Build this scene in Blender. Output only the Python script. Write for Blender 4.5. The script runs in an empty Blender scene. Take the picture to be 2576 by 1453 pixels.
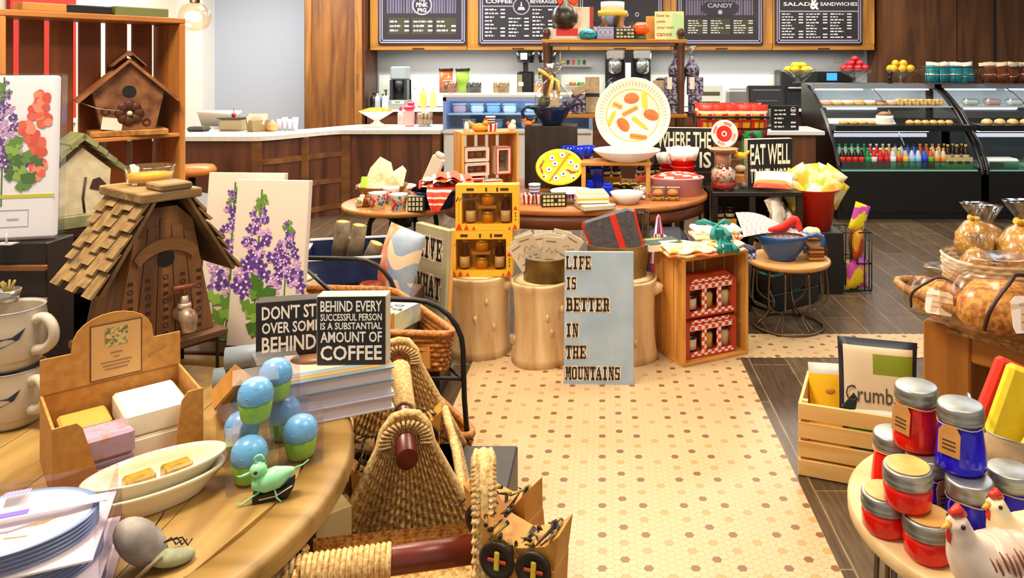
import bpy, math, random
from mathutils import Vector as V, Matrix as MX
R = math.radians; pi = math.pi
rnd = random.Random(7)
S = bpy.context.scene; COL = S.collection
# ---------------------------------------------------------------- camera, light, exposure
F, CX, CY, EYE = 1900.0, 1515.0, 165.0, 1.6          # pixels, principal point, eye height (frame 2576x1453)
cd = bpy.data.cameras.new('camera'); cam = bpy.data.objects.new('camera', cd); COL.objects.link(cam)
cd.sensor_width = 36; cd.lens = 36*F/2576
cd.shift_x = -(CX-1288)/2576; cd.shift_y = (CY-726.5)/2576
cam.location = (0, 0, EYE); cam.rotation_euler = (R(90), 0, 0); cd.clip_start = .05
S.camera = cam
wd = bpy.data.worlds.new('world'); S.world = wd; wd.use_nodes = True
bg = wd.node_tree.nodes['Background']; bg.inputs[0].default_value = (1, .93, .82, 1); bg.inputs[1].default_value = .75  # warm world light added as soft front fill through the open side
def area(x, y, z, sx, sy, w, col, rx=0, rz=0, spread=180):
    l = bpy.data.lights.new('unseen_area_light', 'AREA'); l.shape = 'RECTANGLE'; l.size = sx; l.size_y = sy  # unseen area lamps added to light the room, no fixtures modelled
    l.energy = w; l.color = col; l.spread = R(spread)
    o = bpy.data.objects.new('unseen_area_light', l); COL.objects.link(o); o.location = (x, y, z); o.rotation_euler = (R(rx), 0, R(rz))
    return o
WARM, NEUT, COOL = (1, .80, .56), (1, .90, .74), (.86, .93, 1)
area(-1.4, 1.5, 3.1, .8, .8, 120, (1, .86, .66)); area(.9, 1.5, 3.1, .9, .9, 58, (1, .86, .68))
area(-.9, 3.7, 3.1, 1.0, 1.0, 90, (1, .86, .68)); area(1.0, 4.3, 3.1, 1.0, 1.0, 85, NEUT)
area(-3.2, 5.6, 3.1, 1.2, 1.2, 70, WARM); area(3.6, 5.6, 3.1, 1.4, 1.4, 90, COOL)  # the cool lamp is added for bluish light on the right
area(-2.4, 8.6, 3.1, 3.0, .6, 190, (1, .95, .88)); area(2.2, 8.6, 3.1, 3.4, .6, 140, NEUT)
area(0, 6.6, 3.1, 1.6, .8, 70, NEUT); area(-4.4, 8.9, 3.1, 1.6, .8, 80, (.93, .96, 1))  # last lamp added to brighten the grey wall and tall cabinet
area(.2, 10.25, 1.78, 6.2, .1, 30, NEUT)             # strip under the wall cabinets
S.view_settings.view_transform = 'Standard'; S.view_settings.look = 'None'
S.view_settings.gamma = 1; S.view_settings.use_curve_mapping = False
S.view_settings.exposure = -0.22
# ---------------------------------------------------------------- placing
def at(px, py, h):                                    # ground point of a thing standing on a level of height h
    y = F*(EYE-h)/(py-CY); return V(((px-CX)*y/F, y, h))
def ap(px, py, Y): return V(((px-CX)*Y/F, Y, EYE-(py-CY)*Y/F))
def sz(p, Y): return p*Y/F
# ---------------------------------------------------------------- materials
def lin(h):
    h = h.lstrip('#'); c = [int(h[i:i+2], 16)/255 for i in (0, 2, 4)]
    return tuple(x/12.92 if x <= .04045 else ((x+.055)/1.055)**2.4 for x in c)+(1,)
_M = {}
def mat(n, c='#808080', r=.5, m=0, k=None, c2=None, sc=8, ax=2, bump=0, st=0, e=0, lo=.35, hi=.65):
    if n in _M: return _M[n]
    M = bpy.data.materials.new(n); M.use_nodes = True; nt = M.node_tree; N = nt.nodes; L = nt.links
    b = N['Principled BSDF']; b.inputs['Roughness'].default_value = r; b.inputs['Metallic'].default_value = m
    b.inputs['Base Color'].default_value = lin(c); _M[n] = M
    M.diffuse_color = lin(c)
    if e: b.inputs['Emission Color'].default_value = lin(c); b.inputs['Emission Strength'].default_value = e
    if k == 'glass':
        o = N['Material Output']; t = N.new('ShaderNodeBsdfTransparent'); t.inputs[0].default_value = lin(c)
        g = N.new('ShaderNodeBsdfGlossy'); g.inputs['Roughness'].default_value = r; g.inputs[0].default_value = (1, 1, 1, 1)
        lw = N.new('ShaderNodeLayerWeight'); lw.inputs[0].default_value = .25
        mr = N.new('ShaderNodeMapRange'); mr.inputs[3].default_value = .02+.2*st; mr.inputs[4].default_value = .2+.9*st; L.new(lw.outputs['Facing'], mr.inputs[0])
        x = N.new('ShaderNodeMixShader'); L.new(mr.outputs[0], x.inputs[0]); L.new(t.outputs[0], x.inputs[1]); L.new(g.outputs[0], x.inputs[2])
        L.new(x.outputs[0], o.inputs[0]); N.remove(b); return M
    if k:
        tc = N.new('ShaderNodeTexCoord'); mp = N.new('ShaderNodeMapping'); L.new(tc.outputs['Object'], mp.inputs[0])
        s = [sc]*3
        if k == 'wood': s[ax] = sc*.09
        mp.inputs['Scale'].default_value = s
        rp = N.new('ShaderNodeValToRGB'); rp.color_ramp.elements[0].color = lin(c); rp.color_ramp.elements[1].color = lin(c2 or c)
        rp.color_ramp.elements[0].position = lo; rp.color_ramp.elements[1].position = hi
        if k in ('wood', 'noise'):
            t = N.new('ShaderNodeTexNoise'); t.inputs['Scale'].default_value = 1; t.inputs['Detail'].default_value = 6
            t.inputs['Distortion'].default_value = .8 if k == 'wood' else 0; f = t.outputs[0]
        elif k == 'spots':
            t = N.new('ShaderNodeTexVoronoi'); t.inputs['Scale'].default_value = 1; f = t.outputs['Distance']; rp.color_ramp.interpolation = 'CONSTANT'
        elif k == 'cells':
            t = N.new('ShaderNodeTexVoronoi'); t.inputs['Scale'].default_value = 1; f = t.outputs['Color']; rp.color_ramp.interpolation = 'CONSTANT'
        elif k == 'wave':
            t = N.new('ShaderNodeTexWave'); t.inputs['Scale'].default_value = 1; t.bands_direction = 'XYZ'[ax]; t.inputs['Distortion'].default_value = st; f = t.outputs['Fac']
        elif k == 'check':
            t = N.new('ShaderNodeTexChecker'); t.inputs['Scale'].default_value = 1; f = t.outputs['Fac']
        L.new(mp.outputs[0], t.inputs['Vector']); L.new(f, rp.inputs[0]); L.new(rp.outputs[0], b.inputs['Base Color'])
        if bump:
            bp = N.new('ShaderNodeBump'); bp.inputs['Strength'].default_value = bump; bp.inputs['Distance'].default_value = .004
            L.new(f, bp.inputs['Height']); L.new(bp.outputs[0], b.inputs['Normal'])
    return M
def C(h, r=.5, m=0): return mat('plain_%s_%d_%d' % (h.lstrip('#'), r*100, m*100), h, r, m)
def wood(n, a, b, ax=2, sc=14, r=.5, bump=.15): return mat(n+'xyz'[ax], a, r, 0, 'wood', b, sc, ax, bump)
def pine(ax=2): return wood('pine_', '#B9772E', '#E0A450', ax)
def darkwood(ax=2): return wood('stained_wood_', '#3A1D0D', '#5C3218', ax, 10, .42)
def oak(ax=2): return wood('warm_oak_', '#9A6420', '#C48A34', ax, 12, .4)
CLEAR = mat('clear_glass', '#F4F8F8', .03, k='glass', st=.12)
FILM = mat('clear_film', '#EFEFF0', .12, k='glass', st=.22)
STEEL = C('#B9BAB8', .28, 1); ZINC = mat('zinc_lid', '#8E8F8C', .38, .85, 'noise', '#A9AAA6', 30)
BLACK = C('#0D0B0B', .4); IRON = C('#17120F', .45, .3); WHITE = C('#F0EDE6', .35); CREAM = C('#EADFC0', .4)
# ---------------------------------------------------------------- mesh builder
_tx = {}
def textmesh(s, bold):
    if (s, bold) in _tx: return _tx[s, bold]
    cu = bpy.data.curves.new('t', 'FONT'); cu.body = s; cu.size = 1; cu.offset = bold; cu.resolution_u = 2
    o = bpy.data.objects.new('t', cu); me = bpy.data.meshes.new_from_object(o)
    vs = [tuple(v.co) for v in me.vertices]; fs = [tuple(p.vertices) for p in me.polygons]
    bpy.data.objects.remove(o); bpy.data.curves.remove(cu); bpy.data.meshes.remove(me)
    xs = [v[0] for v in vs] or [0, 1]; ys = [v[1] for v in vs] or [0, 1]
    _tx[s, bold] = (vs, fs, min(xs), max(xs), min(ys), max(ys)); return _tx[s, bold]
def T(x=0, y=0, z=0, rx=0, ry=0, rz=0, s=1):
    return MX.Translation((x, y, z)) @ MX.Rotation(R(rz), 4, 'Z') @ MX.Rotation(R(ry), 4, 'Y') @ MX.Rotation(R(rx), 4, 'X') @ MX.Scale(s, 4)
class MB:
    def __init__(s, m=None): s.v = []; s.f = []; s.mi = []; s.sm = []; s.ms = []; s.M = MX(); s.cur = 0; s.smooth = False; s.mat(m or WHITE)
    def mat(s, m):
        if m not in s.ms: s.ms.append(m)
        s.cur = s.ms.index(m); return s
    def t(s, *a, **k): s.M = T(*a, **k); return s
    def add(s, vs, fs, sm=False, mi=None):
        b = len(s.v); s.v += [s.M @ V(p) for p in vs]
        for i, f in enumerate(fs):
            s.f.append([b+j for j in f]); s.mi.append(s.cur if mi is None else mi[i]); s.sm.append(sm)
        return s
    def bx(s, x0, x1, y0, y1, z0, z1, c=0):
        if c <= 0:
            return s.add([(x, y, z) for z in (z0, z1) for y in (y0, y1) for x in (x0, x1)],
                         [(0, 2, 3, 1), (4, 5, 7, 6), (0, 1, 5, 4), (2, 6, 7, 3), (0, 4, 6, 2), (1, 3, 7, 5)])
        c = min(c, (x1-x0)*.45, (y1-y0)*.45, (z1-z0)*.45)
        vs = []; idx = {}
        X = (x0, x1); Y = (y0, y1); Z = (z0, z1)
        for i in (0, 1):
            for j in (0, 1):
                for k in (0, 1):
                    a, b_, d = (1, -1)[i]*c, (1, -1)[j]*c, (1, -1)[k]*c
                    for q, p in enumerate(((X[i], Y[j]+b_, Z[k]+d), (X[i]+a, Y[j], Z[k]+d), (X[i]+a, Y[j]+b_, Z[k]))):
                        idx[i, j, k, q] = len(vs); vs.append(p)
        fs = []
        I = idx
        for i in (0, 1): fs.append([I[i, 0, 0, 0], I[i, 1, 0, 0], I[i, 1, 1, 0], I[i, 0, 1, 0]][::(-1 if i == 0 else 1)])
        for j in (0, 1): fs.append([I[0, j, 0, 1], I[0, j, 1, 1], I[1, j, 1, 1], I[1, j, 0, 1]][::(-1 if j == 0 else 1)])
        for k in (0, 1): fs.append([I[0, 0, k, 2], I[1, 0, k, 2], I[1, 1, k, 2], I[0, 1, k, 2]][::(-1 if k == 0 else 1)])
        for j in (0, 1):
            for k in (0, 1): fs.append([I[0, j, k, 1], I[1, j, k, 1], I[1, j, k, 2], I[0, j, k, 2]])
        for i in (0, 1):
            for k in (0, 1): fs.append([I[i, 0, k, 0], I[i, 1, k, 0], I[i, 1, k, 2], I[i, 0, k, 2]])
        for i in (0, 1):
            for j in (0, 1): fs.append([I[i, j, 0, 0], I[i, j, 1, 0], I[i, j, 1, 1], I[i, j, 0, 1]])
        for i in (0, 1):
            for j in (0, 1):
                for k in (0, 1): fs.append([I[i, j, k, 0], I[i, j, k, 1], I[i, j, k, 2]])
        return s.add(vs, fs)
    def box(s, w, d, h, x=0, y=0, z=0, c=0): return s.bx(x-w/2, x+w/2, y-d/2, y+d/2, z, z+h, c)   # stands on z
    def lathe(s, pr, n=24, x=0, y=0, z=0, ex=1, ey=1, sm=True, wob=None, mf=None):
        vs = []; fs = []; mi = []
        for r, h in pr:
            for i in range(n):
                a = 2*pi*i/n; q = r*(wob(a, h) if wob else 1)
                vs.append((x+q*ex*math.cos(a), y+q*ey*math.sin(a), z+h))
        for k in range(len(pr)-1):
            for i in range(n):
                j = (i+1) % n; fs.append((k*n+i, k*n+j, k*n+n+j, k*n+n+i)); mi.append(mf(k, i) if mf else s.cur)
        s.add(vs, fs, sm, mi)
        b = len(s.v)-len(vs)
        if pr[0][0] > 1e-5: s.f.append([b+i for i in range(n)][::-1]); s.mi.append(s.cur); s.sm.append(False)
        if pr[-1][0] > 1e-5: s.f.append([b+(len(pr)-1)*n+i for i in range(n)]); s.mi.append(s.cur); s.sm.append(False)
        return s
    def cyl(s, r, h, x=0, y=0, z=0, r2=None, n=20): return s.lathe([(r, 0), (r if r2 is None else r2, h)], n, x, y, z)
    def ball(s, x, y, z, r, ry=None, rz=None, n=14, m=8):
        pr = [(max(1e-6, math.sin(pi*i/m)), -math.cos(pi*i/m)) for i in range(m+1)]
        rz_ = rz or r; ry_ = ry or r
        return s.lathe([(a, b*rz_) for a, b in pr], n, x, y, z, r, ry_)
    def tube(s, pts, r, n=8, closed=False, cap=True, ex=1):
        pts = [V(p) for p in pts]; k = len(pts); rs = list(r) if isinstance(r, (list, tuple)) else [r]*k
        if n >= 6 and 4 <= k <= 9 and not closed:     # round the bends
            q, w = [], []
            for i in range(k-1):
                a, b, c, d = pts[max(i-1, 0)], pts[i], pts[i+1], pts[min(i+2, k-1)]
                for j in range(4):
                    u = j/4; q.append(.5*(2*b+(c-a)*u+(2*a-5*b+4*c-d)*u*u+(3*b-a-3*c+d)*u**3)); w.append(rs[i]+(rs[i+1]-rs[i])*u)
            pts = q+[pts[-1]]; rs = w+[rs[-1]]; k = len(pts)
        vs = []; fs = []; up = None
        for i, p in enumerate(pts):
            a = pts[(i-1) % k] if (i or closed) else p; b = pts[(i+1) % k] if (i < k-1 or closed) else p
            d = (b-a).normalized() if (b-a).length > 1e-9 else V((0, 0, 1))
            if up is None: up = V((0, 0, 1)) if abs(d.z) < .9 else V((1, 0, 0))
            u = (up-d*up.dot(d)); u = u.normalized() if u.length > 1e-6 else d.orthogonal().normalized(); w = d.cross(u); up = u
            for j in range(n):
                t = 2*pi*j/n; vs.append(p+u*(rs[i]*math.cos(t))+w*(rs[i]*ex*math.sin(t)))
        for i in range(k if closed else k-1):
            for j in range(n):
                q = (i+1) % k; fs.append((i*n+j, i*n+(j+1) % n, q*n+(j+1) % n, q*n+j))
        s.add(vs, fs, True); b = len(s.v)-len(vs)
        if cap and not closed:
            s.f.append([b+j for j in range(n)][::-1]); s.f.append([b+(k-1)*n+j for j in range(n)]); s.mi += [s.cur]*2; s.sm += [False]*2
        return s
    def prism(s, poly, z0, z1):                       # polygon in local XY, along Z
        n = len(poly); vs = [(x, y, z) for z in (z0, z1) for x, y in poly]
        return s.add(vs, [tuple(range(n))[::-1], tuple(range(n, 2*n))]+[(i, (i+1) % n, n+(i+1) % n, n+i) for i in range(n)])
    def slab(s, poly, y0, y1):                        # polygon in local XZ, along Y
        n = len(poly); vs = [(x, y, z) for y in (y0, y1) for x, z in poly]
        return s.add(vs, [tuple(range(n)), tuple(range(n, 2*n))[::-1]]+[(i, n+i, n+(i+1) % n, (i+1) % n) for i in range(n)])
    def grid(s, fn, nu, nv, cu=False, sm=True, mf=None):
        vs = [fn(i/nu, j/nv) for j in range(nv+1) for i in range(nu if cu else nu+1)]
        w = nu if cu else nu+1; fs = []; mi = []
        for j in range(nv):
            for i in range(nu):
                k = (i+1) % w if cu else i+1
                fs.append((j*w+i, j*w+k, j*w+w+k, j*w+w+i)); mi.append(mf((i+.5)/nu, (j+.5)/nv) if mf else s.cur)
        return s.add(vs, fs, sm, mi)
    def pillow(s, w, h, t, n=10, p=2.5, mf=None, crimp=0, z=0):   # upright stuffed bag, stands on z, bulges along Y
        m = n+4
        for sd in (1, -1):
            def fn(u, v, sd=sd):
                a, b = 2*u-1, 2*v-1
                k = max(0, 1-abs(a)**p)**.6*max(0, 1-abs(b)**p)**.6
                return ((a*w/2)*(1-.08*k*0+.0*b)*(1-.05*(1-b*b)), sd*t/2*k+crimp*.12*t*math.sin(a*9)*(abs(b)**6), z+(b+1)/2*h)
            s.grid(fn if sd > 0 else (lambda u, v: fn(1-u, v)), n, m, mf=(mf if sd > 0 else (lambda u, v: mf(1-u, v))) if mf else None)
        return s
    def text(s, t, w=None, h=None, x=0, y=0, z=0, bold=0.0, al='c', vert=True):
        vs, fs, x0, x1, y0, y1 = textmesh(t, bold)
        if not fs: return s
        kx = w/(x1-x0) if w else None; ky = h/(y1-y0) if h else None
        kx = kx or ky; ky = ky or kx
        ox = {'c': (x0+x1)/2, 'l': x0, 'r': x1}[al]
        return s.add([(x+(a-ox)*kx, y, z+(b-y0)*ky) if vert else (x+(a-ox)*kx, y+(b-y0)*ky, z) for a, b, _ in vs], fs)
    def o(s, name, parent=None, loc=None, rz=0, label=None, cat=None, group=None, kind=None):
        me = bpy.data.meshes.new(name); me.from_pydata([tuple(p) for p in s.v], [], s.f)
        for m in s.ms: me.materials.append(m)
        me.polygons.foreach_set('material_index', s.mi); me.polygons.foreach_set('use_smooth', s.sm); me.update()
        ob = bpy.data.objects.new(name, me); COL.objects.link(ob)
        if parent: ob.parent = parent
        if loc is not None: ob.location = loc
        ob.rotation_euler = (0, 0, R(rz))
        tag(ob, label, cat, group, kind); return ob
def tag(o, label=None, cat=None, group=None, kind=None):
    for k, v in (('label', label), ('category', cat), ('group', group), ('kind', kind)):
        if v: o[k] = v
    return o
def E(name, label, cat, loc=(0, 0, 0), rz=0, group=None, rx=0, ry=0):
    o = bpy.data.objects.new(name, None); COL.objects.link(o); o.empty_display_size = .05
    o.location = loc; o.rotation_euler = (R(rx), R(ry), R(rz)); return tag(o, label, cat, group)
def kids(o): return [c for c in bpy.data.objects if c.parent == o]
def dup(root, loc, rz=0, label=None, group=None, scale=None):
    def cp(o, par):
        c = o.copy(); COL.objects.link(c)
        if par: c.parent = par
        for k in o.children: cp(k, c)
        return c
    r = cp(root, None); r.location = loc; r.rotation_euler = (0, 0, R(rz))
    if scale: r.scale = (scale,)*3
    if label: r['label'] = label
    if group: r['group'] = group
    return r
def arc(x, y, r, a0, a1, n=10, ey=None): return [(x+r*math.cos(R(a0+(a1-a0)*i/n)), y+(ey or r)*math.sin(R(a0+(a1-a0)*i/n))) for i in range(n+1)]
# ---------------------------------------------------------------- the setting
def floor_mat():
    M = bpy.data.materials.new('plank_tile_floor'); M.use_nodes = True; nt = M.node_tree; N = nt.nodes; L = nt.links; b = N['Principled BSDF']
    tc = N.new('ShaderNodeTexCoord'); mp = N.new('ShaderNodeMapping'); mp.inputs['Rotation'].default_value = (0, 0, R(90)); L.new(tc.outputs['Object'], mp.inputs[0])
    br = N.new('ShaderNodeTexBrick'); L.new(mp.outputs[0], br.inputs['Vector'])
    br.inputs['Scale'].default_value = 1; br.inputs['Brick Width'].default_value = 1.2; br.inputs['Row Height'].default_value = .2
    br.inputs['Mortar Size'].default_value = .0035; br.inputs['Color1'].default_value = lin('#4A3A2B'); br.inputs['Color2'].default_value = lin('#62523F'); br.inputs['Mortar'].default_value = lin('#8C7657')
    br.offset = .37
    n = N.new('ShaderNodeTexNoise'); m2 = N.new('ShaderNodeMapping'); m2.inputs['Scale'].default_value = (14, 1.1, 1); L.new(tc.outputs['Object'], m2.inputs[0]); L.new(m2.outputs[0], n.inputs['Vector']); n.inputs['Detail'].default_value = 6
    rp = N.new('ShaderNodeValToRGB'); rp.color_ramp.elements[0].color = (.45, .42, .4, 1); rp.color_ramp.elements[1].color = (1.25, 1.2, 1.15, 1); rp.color_ramp.elements[0].position = .3; rp.color_ramp.elements[1].position = .7; L.new(n.outputs[0], rp.inputs[0])
    mx = N.new('ShaderNodeMix'); mx.data_type = 'RGBA'; mx.blend_type = 'MULTIPLY'; mx.inputs[0].default_value = .8; L.new(br.outputs['Color'], mx.inputs[6]); L.new(rp.outputs[0], mx.inputs[7]); L.new(mx.outputs[2], b.inputs['Base Color'])
    b.inputs['Roughness'].default_value = .3; return M
XL, XR, YB = -5.8, 6.6, 10.62
MB(floor_mat()).bx(XL, XR, -1.2, YB, -.05, 0).o('floor', kind='structure')
wallm = C('#B3BAC4', .7)
MB(wallm).bx(XL, XR, YB, YB+.1, 0, 3.3).o('wall_back', kind='structure')
MB(C('#E6DDC6', .7)).bx(XL-.1, XL, -1.2, YB, 0, 3.3).o('wall_left', kind='structure')
MB(wallm).bx(XR, XR+.1, -1.2, YB, 0, 3.3).o('wall_right', kind='structure')
MB(C('#E9E4D8', .8)).bx(XL, XR, -1.2, YB, 3.3, 3.4).o('ceiling', kind='structure')
MB(C('#ECE7DC', .6)).bx(XL, -5.45, 10.3, YB, 0, 3.3).o('trim_1', kind='structure')
# wood panelling on the right of the back wall
p = MB(wood('wall_panel_', '#43260F', '#6E4420', 2, 7, .45))
for x0, x1 in ((3.72, 4.7), (4.71, 5.2), (5.215, 6.6)): p.bx(x0, x1, 10.02, 10.6, 0, 3.3)
p.o('wall_back.001', kind='structure')
MB(BLACK).bx(5.195, 5.22, 10.01, 10.05, 0, 3.3).o('trim_2', kind='structure')
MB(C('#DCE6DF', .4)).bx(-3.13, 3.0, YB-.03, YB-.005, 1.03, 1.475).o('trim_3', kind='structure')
# red wall hanging at the far left
b = MB(C('#D8260F', .6)).bx(XL+.01, XL+.04, 7.35, 8.27, 1.03, 3.2); b.mat(C('#E8E3D6')).bx(XL+.01, XL+.06, 7.3, 8.32, .98, 1.03)
b.o('wall_banner', label='tall red banner hanging on the far left wall behind the wooden crate', cat='banner')
# hexagon mosaic let into the planks: an aisle strip and the strip that crosses it
gr = MB(C('#B59B76', .5)); s_ = .0165; hx = gr
cells = {0: C('#C2A67E', .32), 1: C('#B68E56', .32), 2: C('#7C5434', .32)}
def inside(x, y): return (-.70 < x < .755 and .4 < y < 4.14) or (-.72 < x < 2.15 and 4.14 <= y < 4.5)
hx.bx(-.70, .755, .4, 4.14, 0, .002); hx.bx(-.72, 2.15, 4.14, 4.5, 0, .002)
dx, dy = 1.5*s_, math.sqrt(3)*s_
for i in range(int(-.75/dx), int(2.2/dx)):
    for j in range(int(.38/dy), int(4.55/dy)):
        x, y = i*dx, j*dy+(dy/2 if i % 2 else 0)
        if y < 2.0 or not inside(x, y): continue
        if i % 3 == 0 and (j-(i//2 if i % 2 == 0 else (i-1)//2)) % 3 == 0:
            k = (j-(i//2 if i % 2 == 0 else (i-1)//2))//3; kk = 2 if ((i//3)+2*k) % 4 < 2 else 1
            if (i//3+k) % 2: kk = kk if rnd.random() > .0 else 0
            else: kk = 0 if (i//3) % 4 == 3 else kk
        else: kk = 0
        hx.mat(cells[kk]); hx.add([(max(-.70, min(.755 if y < 4.13 else 2.15, x+s_*.975*math.cos(R(60*q)))), y+s_*.975*math.sin(R(60*q)), .0032) for q in range(6)], [tuple(range(6))])
hx.o('floor_mosaic', kind='structure')
# ---------------------------------------------------------------- tall cabinet and wall cabinets with menu boards
def hinge(): pass
t = E('tall_cabinet', 'tall brown oak cabinet against the back wall beside the grey wall', 'cabinet', (-3.55, 9.98, 0))
MB(darkwood()).bx(-.40, .40, .04, .6, 0, 3.28).o('body', t)
d = MB(wood('door_oak_', '#5B3413', '#8C5A26', 2, 9, .45)).bx(-.375, .375, 0, .038, .1, 3.25, .004)
d.mat(wood('door_oak_b', '#6B4118', '#A06A2E', 2, 12, .45)).bx(-.375, -.29, -.012, 0, .1, 3.25, .002).bx(.28, .375, -.012, 0, .1, 3.25, .002)
d = d.o('door', t); MB(STEEL).bx(.315, .327, -.035, -.013, 1.28, 1.5, .004).o('handle', d)
ux = [-3.14, -1.825, -.45, .925, 2.3, 3.68]
for i in range(5):
    x0, x1 = ux[i], ux[i+1]; w = x1-x0
    c = E('overhead_cabinet', ['wooden wall cabinet at the left end of the row above the back counter', 'second wooden wall cabinet from the left above the back counter', 'middle wooden wall cabinet behind the top of the display shelf', 'fourth wooden wall cabinet from the left above the back counter', 'wooden wall cabinet at the right end, next to the brown panelling'][i], 'cabinet', (x0+w/2, 10.2, 1.81), group='wall cabinets')
    MB(darkwood()).bx(-w/2, w/2, .03, .4, 0, 1.4).o('body', c)
    d = MB(oak(0)); d.bx(-w/2+.004, w/2-.004, 0, .03, 0, .085, .003); d.mat(oak(2)).bx(-w/2+.004, -w/2+.16, 0, .03, .085, 1.38).bx(w/2-.09, w/2-.004, 0, .03, .085, 1.38).bx(-w/2+.16, w/2-.09, .01, .03, .085, 1.38)
    d = d.o('door', c); MB(C('#5A4A2C', .3, .8)).bx(-.08, .08, -.012, 0, .012, .028, .003).o('handle', d)
INK, BOARD, CHALK, LAV, OLV = C('#1A1722', .6), C('#2A2631', .6), C('#E6E4EA', .7), C('#A79FBF', .7), C('#3A3720', .7)
def board(i, px0, px1, py1, lab, build):
    Y = 10.166; a = ap(px0, py1, Y); b_ = ap(px1, py1, Y); w = b_.x-a.x
    e = E('menu_board', lab, 'menu board', (a.x+w/2, Y, a.z), group='chalk menu boards')
    m = MB(INK).bx(-w/2, w/2, 0, .02, 0, 1.15, .003); m.o('panel', e)
    m = MB(LAV); y = -.002
    for u in (.022, .05): 
        m.bx(-w/2+u, w/2-u, y, 0, u, u+.014).bx(-w/2+u, -w/2+u+.012, y, 0, u, 1.1).bx(w/2-u-.012, w/2-u, y, 0, u, 1.1)
    m.o('chalk_border', e)
    m = MB(CHALK); build(m, w); m.o('lettering', e); return e
def lines(m, x0, x1, z0, z1, n, seed, fill=.8):
    q = random.Random(seed); h = (z1-z0)/n
    for i in range(n):
        z = z1-(i+.7)*h; x = x0; xe = x0+(x1-x0)*q.uniform(.35, .7)
        while x < xe:
            w = q.uniform(.02, .06); m.bx(x, min(x+w, xe), -.003, -.0012, z, z+h*.38*q.uniform(.8, 1.1)); x += w+.012
        if q.random() < fill: m.bx(x1-.06, x1, -.003, -.0012, z, z+h*.38)
def panels(m, w, zt, n=3):
    m.mat(OLV)
    for k in range(n):
        a = -w/2+.12+k*(w-.24)/n+.02; b = -w/2+.12+(k+1)*(w-.24)/n-.02
        m.bx(a, b, -.001, 0, .14, zt)
    m.mat(CHALK)
def bars(m, w, z0, z1):
    m.mat(C('#6B6480', .7)); q = random.Random(3)
    for k in range(26):
        x = -w/2+.12+k*(w-.24)/26; m.bx(x, x+.018+.012*q.random(), -.001, 0, z0, z1)
    m.mat(CHALK)
def disc(m, x, z, r, mt, y=-.004, n=24, ez=1): m.mat(mt); m.slab([(x+r*math.cos(2*pi*k/n), z+r*ez*math.sin(2*pi*k/n)) for k in range(n)], y, y+.003); m.mat(CHALK)
def b1(m, w):
    bars(m, w, .42, .62); disc(m, 0, .53, .135, LAV, -.0035); disc(m, 0, .53, .115, INK, -.005)
    m.text('THE', .09, .045, 0, -.0062, .575, .02); m.text('PINK', .16, .06, 0, -.0062, .505, .03); m.text('PIG', .12, .055, 0, -.0062, .435, .03)
    panels(m, w, .36); wd_ = (w-.24)/3
    for k in range(3): lines(m, -w/2+.16+k*wd_, -w/2+.1+(k+1)*wd_, .16, .34, 3, k+1)
def b2(m, w):
    m.mat(LAV).bx(-w/2+.06, w/2-.06, -.001, 0, .515, .528); m.mat(CHALK)
    m.text('COFFEE', .36, .055, -w/2+.28, -.003, .56, .03); m.text('BEVERAGES', .36, .05, w/2-.28, -.003, .56, .02)
    disc(m, 0, .52, .115, LAV, -.0035); disc(m, 0, .52, .1, INK, -.005)
    m.slab([(-.05, .47), (.05, .47), (.035, .51), (-.035, .51)], -.0065, -.005); m.slab([(-.012, .52), (.012, .52), (.004, .58), (-.004, .58)], -.0065, -.005)
    wd_ = (w-.2)/3
    for k in range(3): lines(m, -w/2+.09+k*wd_, -w/2+.04+(k+1)*wd_, .1, .5 if k != 1 else .38, 8 if k != 1 else 6, k+5)
def b3(m, w):
    m.text('O', .05, .06, .08, -.003, .38); m.text('O', .05, .06, .22, -.003, .38); m.text('C', .05, .06, -.4, -.003, .38)
    lines(m, -w/2+.12, w/2-.1, .12, .3, 5, 3)
def b4(m, w):
    bars(m, w, .4, .6); m.mat(INK).slab([(-.24, .45), (-.15, .39), (.15, .39), (.24, .45), (.26, .52), (.18, .58), (-.18, .58), (-.26, .52)], -.005, -.002); m.mat(LAV)
    m.text('CANDY', .34, .06, 0, -.0062, .5, .02); disc(m, 0, .44, .03, LAV, -.0065)
    panels(m, w, .35); wd_ = (w-.24)/3
    for k in range(3): lines(m, -w/2+.15+k*wd_, -w/2+.1+(k+1)*wd_, .15, .34, 6, k+11)
def b5(m, w):
    m.text('SALADS', .42, .05, -w/2+.32, -.003, .52, .02); m.text('SANDWICHES', .5, .05, w/2-.32, -.003, .52, .02); m.text('&', .12, .17, -.06, -.006, .47, .03)
    m.mat(LAV).bx(-w/2+.06, w/2-.06, -.001, 0, .44, .455); m.mat(CHALK); wd_ = (w-.2)/3
    for k in range(3): lines(m, -w/2+.09+k*wd_, -w/2+.05+(k+1)*wd_, .08, .43, 9, k+21)
board(0, 951, 1173, 112, 'chalk menu board with a round emblem over three short columns, leftmost of the row', b1)
board(1, 1203, 1420, 113, 'chalk menu board headed coffee with a round emblem', b2)
board(2, 1455, 1668, 113, 'chalk menu board partly hidden behind the tin bucket on the display shelf', b3)
board(3, 1703, 1920, 113, 'chalk menu board with a plaque above three dark columns, right of the green verse block', b4)
board(4, 1950, 2170, 112, 'chalk menu board for sandwiches with a big ampersand, rightmost of the row', b5)
# ---------------------------------------------------------------- back counter
m = MB(darkwood(0)).bx(-3.12, 3.3, 10.02, 10.58, 0, .985)
m.o('back_counter', label='dark wood base counter along the back wall', cat='counter')
MB(C('#EDEDEA', .25)).bx(-3.14, 3.32, 9.98, 10.58, .988, 1.02, .004).o('back_worktop', label='thin white worktop on the back wall counter', cat='worktop')
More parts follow.
